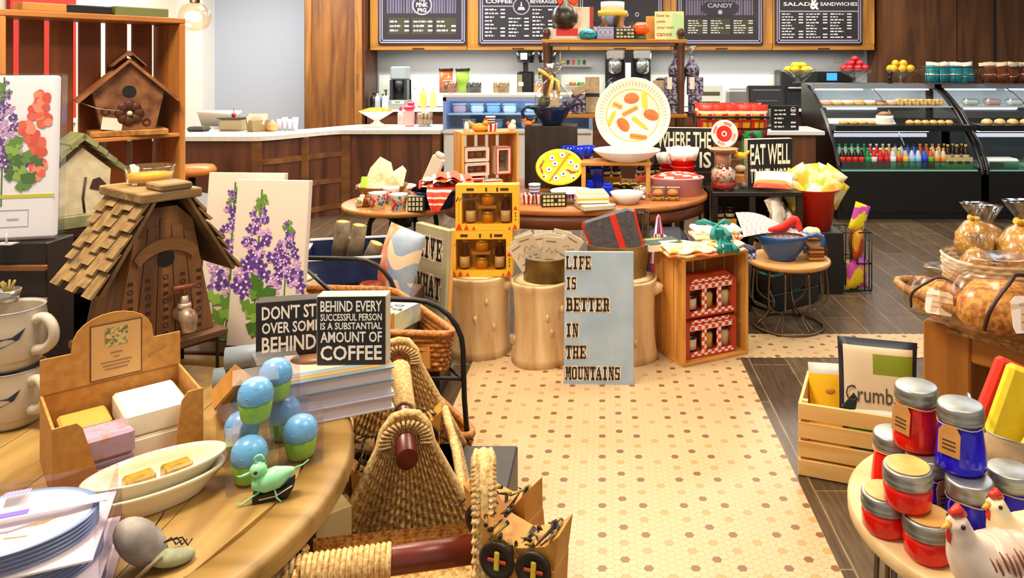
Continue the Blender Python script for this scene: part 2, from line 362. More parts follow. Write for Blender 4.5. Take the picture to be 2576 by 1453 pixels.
# ---------------------------------------------------------------- front counter with its wavy front
YF = 8.2; sm_ = lambda u: u*u*(3-2*u)
front = [(-5.1, 7.45), (-3.4, 7.45)]+[(-3.4+.62*k/14, 7.45+.75*sm_(k/14)) for k in range(1, 15)]+[(-1.75, 8.2)]
def strip(m, pts, z0, z1, o0, o1):                    # a band that follows the front, from offset o0 (towards the room) to o1
    vs = []; n = len(pts)
    for x, y in pts:
        for o in (o0, o1):
            for z in (z0, z1): vs.append((x-o*.35*0, y+o, z))
    fs = []
    for i in range(n-1):
        a = 4*i; b = a+4
        fs += [(a, b, b+1, a+1), (a+2, a+3, b+3, b+2), (a+1, b+1, b+3, a+3), (a, a+2, b+2, b)]
    fs += [(0, 1, 3, 2), (4*n-4, 4*n-2, 4*n-1, 4*n-3)]
    return m.add(vs, fs)
c = E('serving_counter', 'dark wood serving counter with a curved panelled front and stool beside it', 'counter', (0, 0, 0))
strip(MB(wood('counter_wood_', '#4A2817', '#70422A', 2, 8, .45)), front, .0, .858, .0, .5).o('front_panel', c)
tr = MB(wood('counter_trim_', '#66401F', '#8A5A30', 0, 8, .45))
for z in (.62, .34, .06): strip(MB(tr.ms[0]), front[1:16], z, z+.055, -.018, 0).o('rail', c)
for k in (1, 8, 15): x, y = front[k]; MB(tr.ms[0]).bx(x-.05, x+.05, y-.03, y, 0, .858, .004).o('stile', c)
MB(tr.ms[0]).bx(-1.84, -1.76, 8.17, 8.2, 0, .858).o('stile', c)
strip(MB(mat('pale_stone_top', '#D9D8D0', .22, 0, 'noise', '#E6E5DE', 20)), [(-5.1, 7.45)]+front[1:], .862, .905, -.06, .75).o('counter_worktop', label='pale stone worktop on the curved serving counter', cat='worktop')
# counter end by the display cases
m = E('counter_end', 'short dark wood counter end under the chalk price board', 'counter', (1.95, 8.05, 0))
MB(wood('counter_end_', '#4A2814', '#70421F', 2, 8, .45)).bx(-.85, .33, 0, .6, 0, .86, .004).o('body', m)
MB(C('#E4E2DA', .25)).bx(1.05, 2.36, 8.0, 8.68, .862, .905, .004).o('counter_worktop', label='white worktop on the counter end left of the glass display case', cat='worktop')
# bar stool
s_ = ap(505, 430, 6.9); s_.z = 0
t = E('bar_stool', 'bar stool with a tan leather seat on a black post by the counter', 'stool', (s_.x-.08, 6.9, 0))
MB(C('#C9762B', .4)).lathe([(.0, .60), (.17, .60), (.2, .62), (.205, .65), (.18, .685), (0, .69)], 24).o('seat', t)
MB(IRON).cyl(.03, .57, 0, 0, .03).lathe([(0, 0), (.2, 0), (.2, .015), (.04, .04)], 24).o('post', t)
# ---------------------------------------------------------------- things on the wavy counter
ZC = .905
def bowlprof(r0, r1, h, t=.006, foot=.0): return [(0, 0), (r0, 0), (r0*1.02, .004)]+[(r0+(r1-r0)*(k/6)**.7, .004+h*k/6) for k in range(1, 7)]+[(r1-t, h+.004)]+[(max(.001, r0-t)+(r1-r0)*(k/6)**.7, .004+t+(h-t)*k/6) for k in range(5, -1, -1)]+[(0, .004+t)]
q = at(948, 318, ZC)
t = E('pedestal_bowl', 'white footed bowl of orange sweets on the pale counter', 'bowl', q)
MB(WHITE).lathe([(0, 0), (.11, 0), (.1, .015), (.04, .05), (.03, .07), (.08, .10), (.2, .175), (.195, .178), (.07, .11), (0, .1)], 28).o('bowl', t)
m = MB(mat('orange_sweets', '#E9A21B', .5, 0, 'cells', '#D7571C', 60)).lathe([(.185, .168), (.15, .195), (.08, .215), (0, .22)], 24, wob=lambda a, h: 1+.05*math.sin(9*a))
m.o('sweets', t); t.children and None
q = at(1030, 318, ZC); t = E('pink_canister', 'pink plastic canister with a red lid on the pale counter', 'canister', q)
MB(C('#F2A5A0', .35)).box(.11, .1, .19, c=.02).o('body', t); MB(C('#E92552', .35)).box(.115, .105, .05, 0, 0, .19, .015).box(.07, .06, .04, .02, 0, .24, .01).o('lid', t)
q = at(1008, 314, ZC); t = E('pink_bottle', 'small pale pink squeeze bottle left of the pink canister', 'bottle', q)
MB(C('#F4B7AE', .35)).lathe([(0, 0), (.035, 0), (.035, .14), (.02, .16), (.018, .17)], 16).o('body', t); MB(C('#E92552', .35)).lathe([(.02, .17), (.016, .2), (.004, .23)], 12).o('nozzle', t)
q = at(1068, 318, ZC); t = E('cookie_stick_jar', 'glass jar of brown wafer sticks beside the pink canister', 'jar', q)
MB(CLEAR).lathe([(0, 0), (.085, 0), (.095, .1), (.09, .16), (.085, .16), (.09, .1), (.08, .006), (0, .006)], 24).o('glass', t)
m = MB(C('#B9772A', .6))
for k in range(9): a = 2*pi*k/9; m.tube([(.05*math.cos(a), .05*math.sin(a), .01), (.075*math.cos(a+.3), .075*math.sin(a+.3), .15)], .012, 6)
m.o('wafer_sticks', t); MB(CLEAR).lathe([(.09, .162), (.06, .19), (.015, .2), (.015, .23), (0, .235)], 20).o('lid', t)
q = at(588, 328, ZC); t = E('cream_caddy', 'square beige caddy with a red knob at the left of the counter', 'caddy', q)
MB(C('#A99A77', .6)).box(.24, .2, .13, c=.02).o('body', t); MB(C('#4A3F33', .5)).box(.25, .21, .012, 0, 0, .13).o('lid', t); MB(C('#B8213A', .3)).ball(0, 0, .165, .024).tube([(0, 0, .18), (0, 0, .24)], .004).o('knob', t)
q = at(648, 330, ZC); t = E('napkin_basket', 'small wicker basket of paper napkins on the counter', 'basket', q)
MB(mat('pale_wicker', '#8F7B4F', .7, 0, 'wave', '#B8A272', 60, 2, .6)).lathe([(0, 0), (.11, 0), (.125, .12), (.115, .12), (.1, .01), (0, .01)], 4, sm=False).o('basket', t)
m = MB(C('#E9E3CE', .8))
for k in range(6): m.t(0, -.05+.02*k, .09, rnd.uniform(-12, 12), rnd.uniform(-9, 9)).bx(-.09, .09, -.003, .003, 0, .07+.03*rnd.random())
m.o('napkins', t)
q = at(686, 330, ZC); MB(mat('gourd_orange', '#C98A4E', .6, 0, 'noise', '#E0B07A', 20)).lathe([(0, 0), (.04, 0), (.06, .04), (.05, .08), (.015, .1), (.01, .12), (0, .12)], 10, wob=lambda a, h: 1+.08*math.cos(5*a)).o('ornament', loc=q, label='small tan gourd ornament between napkin basket and white cups', cat='ornament')
for k in range(4):
    q = at(704+13*k, 328, ZC); MB(C('#D5D9EE', .4)).lathe([(0, 0), (.022, 0), (.032, .12+.02*(k % 2)), (.028, .12+.02*(k % 2)), (.02, .006), (0, .006)], 14).o('paper_cup', loc=q, label='white paper cup standing upright at the right end of the counter clutter', cat='cup', group='paper cups on the curved counter')
q = at(500, 330, ZC); m = MB(C('#3B3A33', .5)).box(.2, .14, .05, c=.02); m.o('tray', loc=q, label='dark shallow tray beside the beige caddy', cat='tray')
q = at(545, 322, ZC); m = MB(C('#E9EBDC', .5)).lathe([(0, 0), (.2, 0), (.24, .13), (.26, .17), (.25, .17), (0, .14)], 32, ey=.5).o('white_basin', loc=(q.x-.15, q.y+.35, ZC), label='wide white basin behind the tray at the left of the counter', cat='basin')
# ---------------------------------------------------------------- things on the back counter
ZB = 1.02
def bk(px, dy=0): return V(((px-CX)*(10.2+dy)/F, 10.2+dy, ZB))
t = E('coffee_grinder', 'grey coffee grinder with a clear hopper on the back counter', 'grinder', bk(1007))
MB(C('#8E9C9E', .4)).bx(-.115, .115, -.1, .12, .39, .57, .02).o('hopper', t)
MB(C('#2A2E33', .35)).bx(-.115, -.075, -.1, .12, .12, .39).bx(.075, .115, -.1, .12, .12, .39).bx(-.115, .115, .04, .12, .12, .39).lathe([(.0, .22), (.03, .22), (.07, .30), (.075, .385)], 16, 0, -.02).o('body', t)
MB(C('#8C8B82', .4)).bx(-.125, .125, -.12, .13, 0, .12, .01).o('base', t); m = MB(C('#E6E9E4', .4)).bx(-.08, .08, -.124, -.12, .07, .11); m.mat(C('#5D9B4A', .4)).bx(-.04, .03, -.126, -.124, .08, .105); m.o('display', t)
def bottle(px, h, r, c, label, cap='#222222', dy=0, nm='bottle', grp=None):
    t = E(nm, label, 'bottle', bk(px, dy), group=grp); MB(C(c, .35)).lathe([(0, 0), (r, 0), (r, h*.65), (r*.4, h*.78), (r*.35, h*.9)], 16).o('body', t); MB(C(cap, .4)).cyl(r*.42, h*.1, 0, 0, h*.9).o('cap', t); return t
bottle(941, .22, .05, '#2A1710', 'dark brown bottle at the left end of the back counter')
bottle(950, .24, .036, '#AEB4C8', 'silver canister bottle next to the dark bottle on the back counter', '#3B3B3B', -.1)
bottle(963, .2, .03, '#77786A', 'olive bottle between the canister and the soap pump', '#4A4A40')
t = E('soap_pump', 'pale blue soap pump bottle left of the coffee grinder', 'bottle', bk(971, -.08)); MB(C('#A9BAC9', .3)).box(.1, .07, .18, c=.015).o('body', t); MB(C('#5A4636', .4)).cyl(.012, .07, 0, 0, .18).bx(-.012, .012, -.06, .012, .24, .26).o('pump', t)
for px, c, lb in ((1044, '#D9D9D4', 'white syrup bottle right of the coffee grinder'), (1065, '#DDC45A', 'yellow syrup bottle in the middle, behind the wafer stick jar'), (1090, '#D9C77C', 'pale yellow syrup bottle nearest the glass pastry case')): bottle(px, .3, .045, c, lb, '#EDEDEA', nm='syrup_bottle')
# ---------------------------------------------------------------- white pastry case on the counter
a = V((-1.73, 8.2, 0)); WC = 1.62
t = E('pastry_case', 'white refrigerated pastry case with a blue lit glass front', 'display case', a)
MB(C('#D9D6D2', .4)).bx(0, WC, .02, .6, 0, .86, .01).bx(0, WC, 0, .6, .86, .905, .005).o('base', t)
MB(C('#E8E8E4', .3)).bx(0, WC, .0, .6, 1.255, 1.29, .005).o('top', t)
MB(C('#DCE8F8', .4)).bx(.03, WC-.03, .57, .6, .905, 1.255).o('back', t)
m = MB(C('#9FB6E6', .3, .4)); m.bx(0, .035, 0, .6, .905, 1.255).bx(WC-.035, WC, 0, .6, .905, 1.255).bx(0, WC, 0, .02, 1.215, 1.255); m.o('frame', t)
MB(mat('case_glass', '#E6F1FC', .03, k='glass', st=.1)).bx(.035, WC-.035, .004, .009, .92, 1.215).o('glass_front', t)
MB(C('#EFF6FC', .2)).bx(.04, WC-.04, .06, .55, 1.06, 1.075).o('shelf', t)
MB(mat('case_tube', '#CFE4FF', k=None, e=14)).bx(.08, WC-.08, .05, .08, 1.238, 1.252).o('light_tube', t)
for k, (x, c, z) in enumerate(((.14, '#E9A9A0', 1.076), (.34, '#F3E7D9', 1.076), (.52, '#A9C4EA', 1.076), (.7, '#F3F0DC', 1.076), (.95, '#BCD4F2', 1.076), (1.2, '#E3EDF7', 1.076), (.25, '#D3E3F7', .906), (.55, '#B6CCEC', .906), (.9, '#E8EEF7', .906))):
    m = E('pastry_tub', ['pink tub', 'cream tub', 'blue tub', 'ivory tub', 'pale blue tub', 'white tub', 'ice blue tub', 'steel blue tub', 'frosted tub'][k]+(' on the upper' if z > 1 else ' on the lower')+' shelf of the white pastry case', 'tub', (a.x+x, 8.45, z))
    MB(C(c, .4)).box(.14, .14, .09, c=.02).o('tub', m); MB(WHITE).box(.15, .15, .012, 0, 0, .09, .004).o('lid', m)
ZT = 1.29
def cjar(px, r, h, lab, fill, fc2, col=None):
    q = at(px, 233, ZT); q = V(((px-CX)*8.42/F, 8.42, ZT)); t = E('candy_jar', lab, 'jar', q)
    MB(CLEAR).lathe([(0, 0), (r, 0), (r*1.05, .02), (r*1.05, h*.62), (r*.8, h*.74), (r*.78, h*.74), (r, h*.6), (r, .03), (0, .008)], 20).o('glass', t)
    MB(mat(fill+fc2, fill, .5, 0, 'cells', fc2, 70)).lathe([(0, .01), (r*.97, .01), (r*.97, h*.55), (r*.5, h*.58), (0, h*.58)], 18).o('sweets', t)
    MB(CLEAR).lathe([(r*.84, h*.745), (r*.5, h*.87), (r*.15, h*.9), (r*.15, h*.97), (0, h)], 18).o('lid', t)
cjar(1130, .092, .21, 'glass jar of mixed candies on the pastry case, leftmost', '#8A5A22', '#C8392B')
cjar(1192, .085, .21, 'glass jar of dark chocolates on the pastry case', '#231815', '#3F2A22')
cjar(1261, .092, .21, 'glass jar of tan nuts on the pastry case', '#9B6A38', '#C08E55')
cjar(1365, .092, .19, 'glass jar of orange candies on the pastry case behind the cellophane gift', '#D96A1D', '#F0A02C')
cjar(1490, .07, .2, 'glass jar of grey coffee beans on the pastry case, right of the cellophane gift', '#6E675E', '#8B857C')
for px, c, lb in ((1122, '#E2611D', 'tall orange tin with a black lid behind the candy jars'), (1164, '#8DB63A', 'tall green tin with a black lid behind the candy jars')):
    t = E('cookie_tin', lb, 'tin', ((px-CX)*8.66/F, 8.66, ZT)); MB(C(c, .4)).cyl(.075, .25, n=24).o('body', t); MB(BLACK).cyl(.082, .03, 0, 0, .25, n=24).o('lid', t)
# ---------------------------------------------------------------- brewers on the back counter
for px, lb in ((1322, 'black coffee brewer with a white label, left of the pair'), (1376, 'black coffee brewer with a blue display, half hidden by the gift bowl')):
    t = E('coffee_brewer', lb, 'coffee brewer', bk(px, .05)); MB(C('#15151A', .3)).bx(-.11, .11, -.05, .2, 0, .5, .02).lathe([(0, .62), (.11, .62), (.12, .7), (.12, .78), (0, .78)], 20).bx(-.03, .03, -.03, .1, .5, .62).o('body', t)
    MB(C('#E9EEF0', .4)).bx(-.055, .035, -.128, -.12, .66, .75).o('label_plate', t); MB(C('#8C8A5C', .3)).bx(-.1, -.04, -.062, -.05, .18, .46).o('gauge', t); MB(C('#4AA6E8', .3) if px > 1350 else WHITE).bx(-.09, -.02, -.08, -.05, .3, .36, .01).o('tap', t)
t = E('coffee_machine', 'twin coffee machine with chrome heads and two black airpots', 'coffee machine', bk(1578, .05))
MB(C('#101015', .3)).bx(-.05, .07, -.1, .2, 0, .78).bx(-.3, .32, .05, .22, .0, .78, .01).o('body', t)
m = MB(C('#C9CFD2', .2, .9))
for x in (-.16, .2): m.bx(x-.12, x+.12, -.13, .05, .66, .8, .02).lathe([(.05, .46), (.09, .5), (.1, .62), (.08, .66)], 18, x, -.04)
m.o('brew_head', t); MB(C('#DFE6EA', .4)).bx(-.03, .045, -.108, -.1, .35, .62).o('control_panel', t)
def airpot(x, y, lb):
    t = E('airpot', lb, 'airpot', (x, y, ZB)); MB(C('#17171B', .25)).lathe([(0, 0), (.11, 0), (.115, .3), (.09, .36), (.07, .4), (.03, .42), (0, .42)], 24).o('body', t); MB(C('#D8D8D5', .4)).bx(-.03, .05, -.13, -.112, .1, .24).o('tag', t)
b = bk(1543, -.12); airpot(b.x, b.y, 'black airpot under the left head of the coffee machine')
b = bk(1617, -.12); airpot(b.x, b.y, 'black airpot under the right head of the coffee machine')
b = bk(1663, -.1); airpot(b.x, b.y, 'black airpot standing right of the coffee machine')
t = E('syrup_rack', 'wall rack of colourful spouts above the back counter', 'rack', V((bk(1450).x, 10.5, 1.3))); MB(STEEL).bx(-.24, .2, 0, .06, .29, .31).bx(-.16, .2, 0, .06, .02, .035).bx(-.24, -.23, 0, .06, 0, .5).o('rail', t)
for k, c in enumerate(('#D8B82C', '#15301F', '#C23A22', '#3B8A3A', '#1F3B22', '#E0701E', '#2E9A3F', '#A9C43A')): MB(C(c, .4)).tube([((-.2+.075*(k % 5)) if k < 5 else -.1+.11*(k-5), -.02, .36 if k < 5 else .05), ((-.2+.075*(k % 5)) if k < 5 else -.02+.11*(k-5), -.06, .33 if k < 5 else .05)], .022, 8).o('spout', t)
# wall switch plate, rear appliances right of the display shelf
MB(C('#B3AFA6', .5)).bx(-.06, .06, -.012, 0, -.03, .03).o('vent_plate', loc=ap(2108, 152, YB-.001), label='small pale vent plate on the grey wall near the panelling', cat='vent')
t = E('oven', 'black counter oven with a blue digital display', 'oven', bk(2075, 0)); MB(C('#24262A', .35)).bx(-.6, .42, 0, .38, 0, .52, .02).o('body', t); MB(C('#14161A', .3)).bx(-.1, .4, -.012, 0, .36, .5).o('panel', t); MB(mat('blue_display', '#2F86E8', e=1.6)).bx(.02, .16, -.016, -.012, .38, .48).o('display', t); MB(STEEL).tube([(-.5, -.03, .28), (.36, -.03, .28)], .012).o('handle', t)
t = E('toaster', 'silver toaster behind the red chip bags', 'toaster', bk(1872, .05)); MB(STEEL).box(.5, .25, .26, c=.03).o('body', t); MB(BLACK).box(.4, .03, .01, 0, -.05, .255).box(.4, .03, .01, 0, .05, .255).o('slots', t)
t = E('drawer_unit', 'pale grey rack unit on the back counter right of the post', 'rack', bk(1783, .05)); MB(C('#C4C8C0', .4)).box(.34, .25, .32, c=.01).o('body', t); MB(C('#4A4632', .4)).bx(-.13, .13, -.13, -.125, .18, .23).bx(-.13, .13, -.13, -.125, .05, .1).o('slots', t)
# ---------------------------------------------------------------- glass display cases
CB = C('#0C0A0A', .35)
prof = [(7.85, 0), (7.85, .46), (7.88, .56), (8.02, .75), (8.3, .98), (8.5, 1.12), (8.78, 1.27), (9.05, 1.355), (9.3, 1.38)]
def case(x0, x1, lab, seedx):
    w = x1-x0; t = E('display_case', lab, 'display case', (x0, 7.85, 0), group='curved glass display cases'); P = [(y-7.85, z) for y, z in prof]
    MB(CB).bx(.03, w-.03, .02, 1.4, 0, .5).bx(.03, w-.03, .0, .03, .08, .5).bx(.03, w-.03, 1.36, 1.42, .5, 1.36).o('base', t)
    for x in (0, w-.035):
        m = MB(CB); poly = P+[(1.45, 0)]
        m.add([(xx, y, z) for xx in (x, x+.035) for y, z in poly], [tuple(range(len(poly))), tuple(range(len(poly), 2*len(poly)))[::-1]]+[(i, len(poly)+i, len(poly)+(i+1) % len(poly), (i+1) % len(poly)) for i in range(len(poly))])
        if x > 0 or seedx: pass
        m.o('end_panel', t) if x == 0 and not seedx else MB(CB).tube([(x+.018, y, z) for y, z in P[1:]], .022, 8).o('end_frame', t)
    MB(mat('case_metal_back', '#5A5E62', .4, .4)).bx(.04, w-.04, .9, .93, .5, .95).o('back_panel', t)
    MB(mat('case_inner', '#C9CFD2', .4)).bx(.04, w-.04, 1.33, 1.355, .96, 1.34).o('back_panel', t)
    MB(C('#D9DEE0', .3)).bx(.04, w-.04, .06, .9, .502, .515).o('shelf', t)
    MB(CB).bx(.035, w-.035, .18, 1.33, .9, .965).o('shelf', t)
    MB(C('#B9C2C6', .2)).bx(.04, w-.04, .62, 1.33, 1.13, 1.145).o('shelf', t)
    MB(C('#9A9EA2', .3, .6)).bx(.03, w-.03, 1.15, 1.45, 1.365, 1.39).bx(.03, w-.03, 1.1, 1.16, 1.33, 1.385).o('top', t)
    for (y, z, a, b) in ((1.12, 1.31, .08, w*.42), (1.12, 1.31, w*.5, w-.1), (.66, 1.118, .08, w*.42), (.3, .888, .06, w*.7)):
        MB(mat('case_light', '#F4F7FF', e=9)).bx(a, b, y-.02, y+.02, z, z+.014).o('light_tube', t)
    g = MB(mat('curved_glass', '#EDF3F2', .03, k='glass', st=.1)); Q = P[3:8]
    g.add([(x, y, z) for y, z in Q for x in (.04, w-.04)], [(2*i, 2*i+1, 2*i+3, 2*i+2) for i in range(len(Q)-1)], True); g.o('curved_glass', t)
    MB(C('#7B7F80', .25, .7)).tube([(w*.5, y, z) for y, z in Q], .008, 6).o('glass_joint', t)
    m = MB(mat('lip_glass', '#9FD8C8', .05, k='glass', st=.5)); m.bx(.05, w-.05, .03, .036, .5, .6); m.mat(C('#9ADCC8', .3)).bx(.05, w-.05, .028, .038, .5, .512); m.o('lip_glass', t)
    return t
case(2.45, 3.97, 'curved black display case of pastries and bottled drinks, left of the pair', 0)
case(3.99, 5.6, 'curved black display case cut by the right edge, with salad and sandwiches', 1)
# rows of bottles
def pet(lab, liquid, label, cap, h=.21, r=.033, nm='drink_bottle'):
    t = E(nm, lab, 'bottle'); MB(C(liquid, .2)).lathe([(0, 0), (r, 0), (r, h*.3), (r*.92, h*.45), (r, h*.58), (r*.55, h*.8), (r*.36, h*.88), (r*.36, h*.92)], 12).o('body', t)
    MB(C(label, .5)).lathe([(r*1.02, h*.3), (r*1.0, h*.45), (r*1.02, h*.58)], 12).o('label', t); MB(C(cap, .4)).cyl(r*.42, h*.09, 0, 0, h*.91, n=10).o('cap', t); return t
kinds = [('green capped bottle of clear soda', '#9FB6A4', '#2F8A55', '#18A060'), ('dark cola bottle with a red label', '#1E0F0B', '#D22A22', '#2E9A60'), ('green soda bottle with a green label', '#157A44', '#1E9A50', '#1BA55A'),
         ('red topped bottle with a white band', '#C92A22', '#E9E4DC', '#EFEDE8'), ('red fruit drink bottle', '#D01F22', '#C11A20', '#E9E6E0'), ('white capped bottle of milk white drink', '#DDE0DF', '#EEF0EE', '#F2F2F0'),
         ('red label bottle of amber drink', '#C79A32', '#D4302A', '#F0EEEA'), ('yellow label bottle', '#C9B8A0', '#F2B91C', '#3C3630'), ('water bottle with a pale blue label', '#C6D6E2', '#8FC4DE', '#26282C'),
         ('bottle with a deep blue label', '#3A58C8', '#2A2FC0', '#24262B'), ('bottle with a green and red label', '#D9542E', '#5DB03E', '#F0A23A'), ('bottle with an orange label', '#E0C9A2', '#E28A2E', '#EE9A2A')]
for k, (lb, lq, lbl, cp) in enumerate(kinds):
    n = [4, 5, 2, 3, 3, 2, 2, 2, 3, 2, 2, 2][k]; first = None
    for i in range(n):
        x = 2.5+.095*sum([4, 5, 2, 3, 3, 2, 2, 2, 3, 2, 2, 2][:k])*.36+.068*.5*i; 
for col in range(17):
    k = [1, 1, 1, 1, 2, 3, 4, 4, 5, 6, 7, 8, 8, 9, 10, 11, 11][col]; kb = [0, 0, 0, 0, 2, 3, 3, 6, 6, 7, 8, 9, 9, 10, 10, 11, 11][col]
    x = 2.535+.0665*col
    for row, kk in ((0, k), (1, kb)):
        lb, lq, lbl, cp = kinds[kk]; t = pet('', lq, lbl, cp, h=.215+.02*row); t.location = (x, 7.97+.11*row, .516+.012*row)
        t['label'] = lb+(' in the front row' if row == 0 else ' in the second row')+' of the lower case shelf'; t['group'] = 'bottled drinks in the display case'
for i in range(3):
    for j in range(2):
        x = 3.66+.095*i; t = pet('', '#2A160C', '#B9A47C', '#D8B24A', h=.25, r=.035, nm='beer_bottle'); t.location = (x, 8.0+.09*j, .516); t['label'] = 'dark brown beer bottle with a gold cap '+('in a front' if j == 0 else 'in a back')+' place of the six pack'; t['group'] = 'brown bottles at the right end of the case'
m = E('bottle_carrier', 'tan card carrier holding the brown beer bottles', 'carrier', (3.615, 7.945, .516)); MB(C('#CDB27A', .6)).bx(0, .285, 0, .008, 0, .12).bx(0, .285, .185, .193, 0, .12).bx(0, .008, .008, .185, 0, .12).bx(.277, .285, .008, .185, 0, .12).o('box', m); MB(C('#3A3128', .5)).bx(.03, .08, -.002, 0, .05, .08).bx(.12, .17, -.002, 0, .05, .08).bx(.2, .25, -.002, 0, .05, .08).o('print', m)
# pastries
def doughnut(x, y, z, c, lab, r=.05):
    t = E('doughnut', lab, 'doughnut', (x, y, z), group='doughnuts in the display case'); a = [(r*math.cos(2*pi*i/14), r*math.sin(2*pi*i/14), .026) for i in range(14)]
    MB(C('#D8A661', .6)).tube(a, .026, 8, True).o('dough', t); MB(C(c, .35)).tube([(p[0], p[1], .036) for p in a], .022, 8, True).o('icing', t)
for i in range(7):
    x = 2.56+.125*i; c = ['#E59AA8', '#E8C79A', '#EFE3D2', '#D9A05A', '#F0E6DC', '#6B4326', '#E7A0A4'][i]
    doughnut(x, 8.66, 1.146, c, ['pink iced doughnut next to the left case end', 'tan glazed doughnut', 'cream iced doughnut, third in the row', 'plain brown doughnut in the middle of the row', 'white iced doughnut, fifth in the row', 'chocolate iced doughnut', 'pink iced doughnut at the right end of the row'][i]+' on the upper shelf')
for i in range(6):
    x = 3.4+.09*i; MB(mat('crumb_cake', '#B9772F', .6, 0, 'noise', '#E7C57F', 40)).box(.075, .12, .07, c=.01).o('cake_slice', loc=(x, 8.66, 1.146), label='golden cake slice standing in the row on the upper case shelf', cat='cake', group='cake slices in the display case')
def bun(x, y, z, r, c, lab, nm='pastry', grp=None):
    return MB(mat('bake'+c, c, .5, 0, 'noise', '#EBC88A', 25)).lathe([(0, 0), (r*.9, 0), (r, r*.3), (r*.85, r*.7), (r*.4, r*.95), (0, r)], 14, wob=lambda a, h: 1+.06*math.sin(3*a)).o(nm, loc=(x, y, z), label=lab, cat='pastry', group=grp)
for i in range(4): bun(2.62+.1*i, 8.2, .966, .05, '#D39A46', 'golden pastry at the left of the lower glass shelf', grp='pastries low left in the case')
for i in range(6): bun(3.34+.085*i, 8.2, .966, .046, '#C98A3C', 'small round roll on the lower glass shelf right of the joint', grp='rolls low right in the case')
t = E('cake_plate', 'white cake with a brown topping on the lower glass shelf', 'cake', (3.08, 8.24, .966)); MB(WHITE).cyl(.12, .012, n=24).o('plate', t); MB(C('#EFE8DA', .5)).cyl(.09, .08, 0, 0, .013, n=24).o('cake', t); MB(C('#9A6A4A', .5)).lathe([(.09, .093), (.04, .13), (0, .135)], 16).o('topping', t)
for i in range(5): bun(4.18+.14*i, 8.2, .966, .06, '#D9B070', 'wrapped roll on the lower glass shelf of the right case', grp='rolls in the right case')
for i in range(4):
    t = E('salad_tub', ['clear tub of pale salad', 'clear tub with a pink label', 'clear tub of white dip', 'clear tub of orange fruit'][i]+' on the upper shelf of the right case', 'tub', (4.2+.25*i, 8.62, 1.146)); MB(FILM).box(.17, .13, .08, c=.02).o('tub', t); MB(C(['#CBD5C0', '#D9A49A', '#E6E9E4', '#E8A62E'][i], .6)).box(.15, .11, .05, 0, 0, .006, .015).o('food', t)
t = E('sandwich_pack', 'white pack of wraps with an orange label in the lower right case', 'pack', (4.2, 8.0, .516)); MB(C('#ECE8E0', .5)).box(.34, .2, .11, c=.02).o('pack', t); MB(C('#E07A22', .5)).bx(-.15, .0, -.103, -.1, .02, .075).o('label', t)
t = E('lettuce_bowl', 'white tray of bright green lettuce in the lower right case', 'bowl', (4.62, 8.0, .516)); MB(WHITE).box(.34, .22, .05, c=.02).o('tray', t)
m = MB(C('#58B81E', .5))
for k in range(22):
    a, b = rnd.uniform(-.13, .13), rnd.uniform(-.08, .08); m.t(a, b, .05, rnd.uniform(-40, 40), rnd.uniform(-40, 40), rnd.uniform(0, 360)); m.add([(0, 0, 0), (.035, 0, .05), (.02, .01, .1), (-.02, .01, .1), (-.035, 0, .05)], [(0, 1, 2, 3, 4)])
m.o('lettuce', t)
# fruit bowls on the case tops
ZK = 1.39
def fruit(px, lab, fr):
    q = V(((px-CX)*9.1/F, 9.1, ZK)); t = E('fruit_bowl', lab, 'bowl', q, group='glass fruit bowls on the display case')
    MB(CLEAR).lathe([(0, 0), (.07, 0), (.06, .01), (.02, .03), (.03, .05), (.2, .16), (.195, .165), (.02, .06), (0, .055)], 24).tube([(.05, 0, .0), (.21, 0, .165)], .012, 6).o('bowl', t)
    for (x, y, z, nm, lb) in fr:
        o = MB(C({'apple': '#B81F2C', 'orange': '#EDAA1C', 'lemon': '#E8C22A'}[nm], .35))
        if nm == 'lemon': o.t(0, 0, 0, 0, 90, 0).lathe([(0, -.062), (.012, -.056), (.035, -.03), (.04, 0), (.035, .03), (.012, .056), (0, .062)], 12)
        elif nm == 'apple': o.lathe([(0, -.036), (.02, -.042), (.044, -.01), (.045, .015), (.025, .038), (.008, .03), (0, .028)], 12).mat(C('#4A2E18', .6)).tube([(0, 0, .028), (.006, 0, .055)], .003, 5)
        else: o.ball(0, 0, 0, .046)
        o.o(nm, loc=q+V((x, y, z)), rz=rnd.uniform(-40, 40), label=lb, cat=nm, group=nm+'s in the glass bowl')
ring = lambda r, n, z, o=0: [(r*math.cos(2*pi*(k+o)/n), r*math.sin(2*pi*(k+o)/n), z) for k in range(n)]
fruit(2007, 'clear glass bowl of lemons at the left end of the case top', [(x, y, z, 'lemon', 'yellow lemon heaped in the leftmost glass bowl') for x, y, z in ring(.12, 6, .165)+ring(.05, 3, .215)])
fruit(2150, 'clear glass bowl of red apples in the middle of the case top', [(x, y, z, 'apple', 'red apple in the middle glass bowl, lower ring') for x, y, z in ring(.13, 8, .18)]+[(x, y, z, 'apple', 'red apple in the middle glass bowl, upper ring') for x, y, z in ring(.07, 4, .235, .4)]+[(0, 0, .29, 'apple', 'red apple on the very top of the heap')])
fruit(2266, 'clear glass bowl of oranges beside the turquoise snack basket', [(x, y, z, 'orange', 'orange in the right glass bowl, lower ring') for x, y, z in ring(.12, 7, .175)]+[(x, y, z, 'orange', 'orange in the right glass bowl, on top') for x, y, z in ring(.06, 3, .235, .3)])
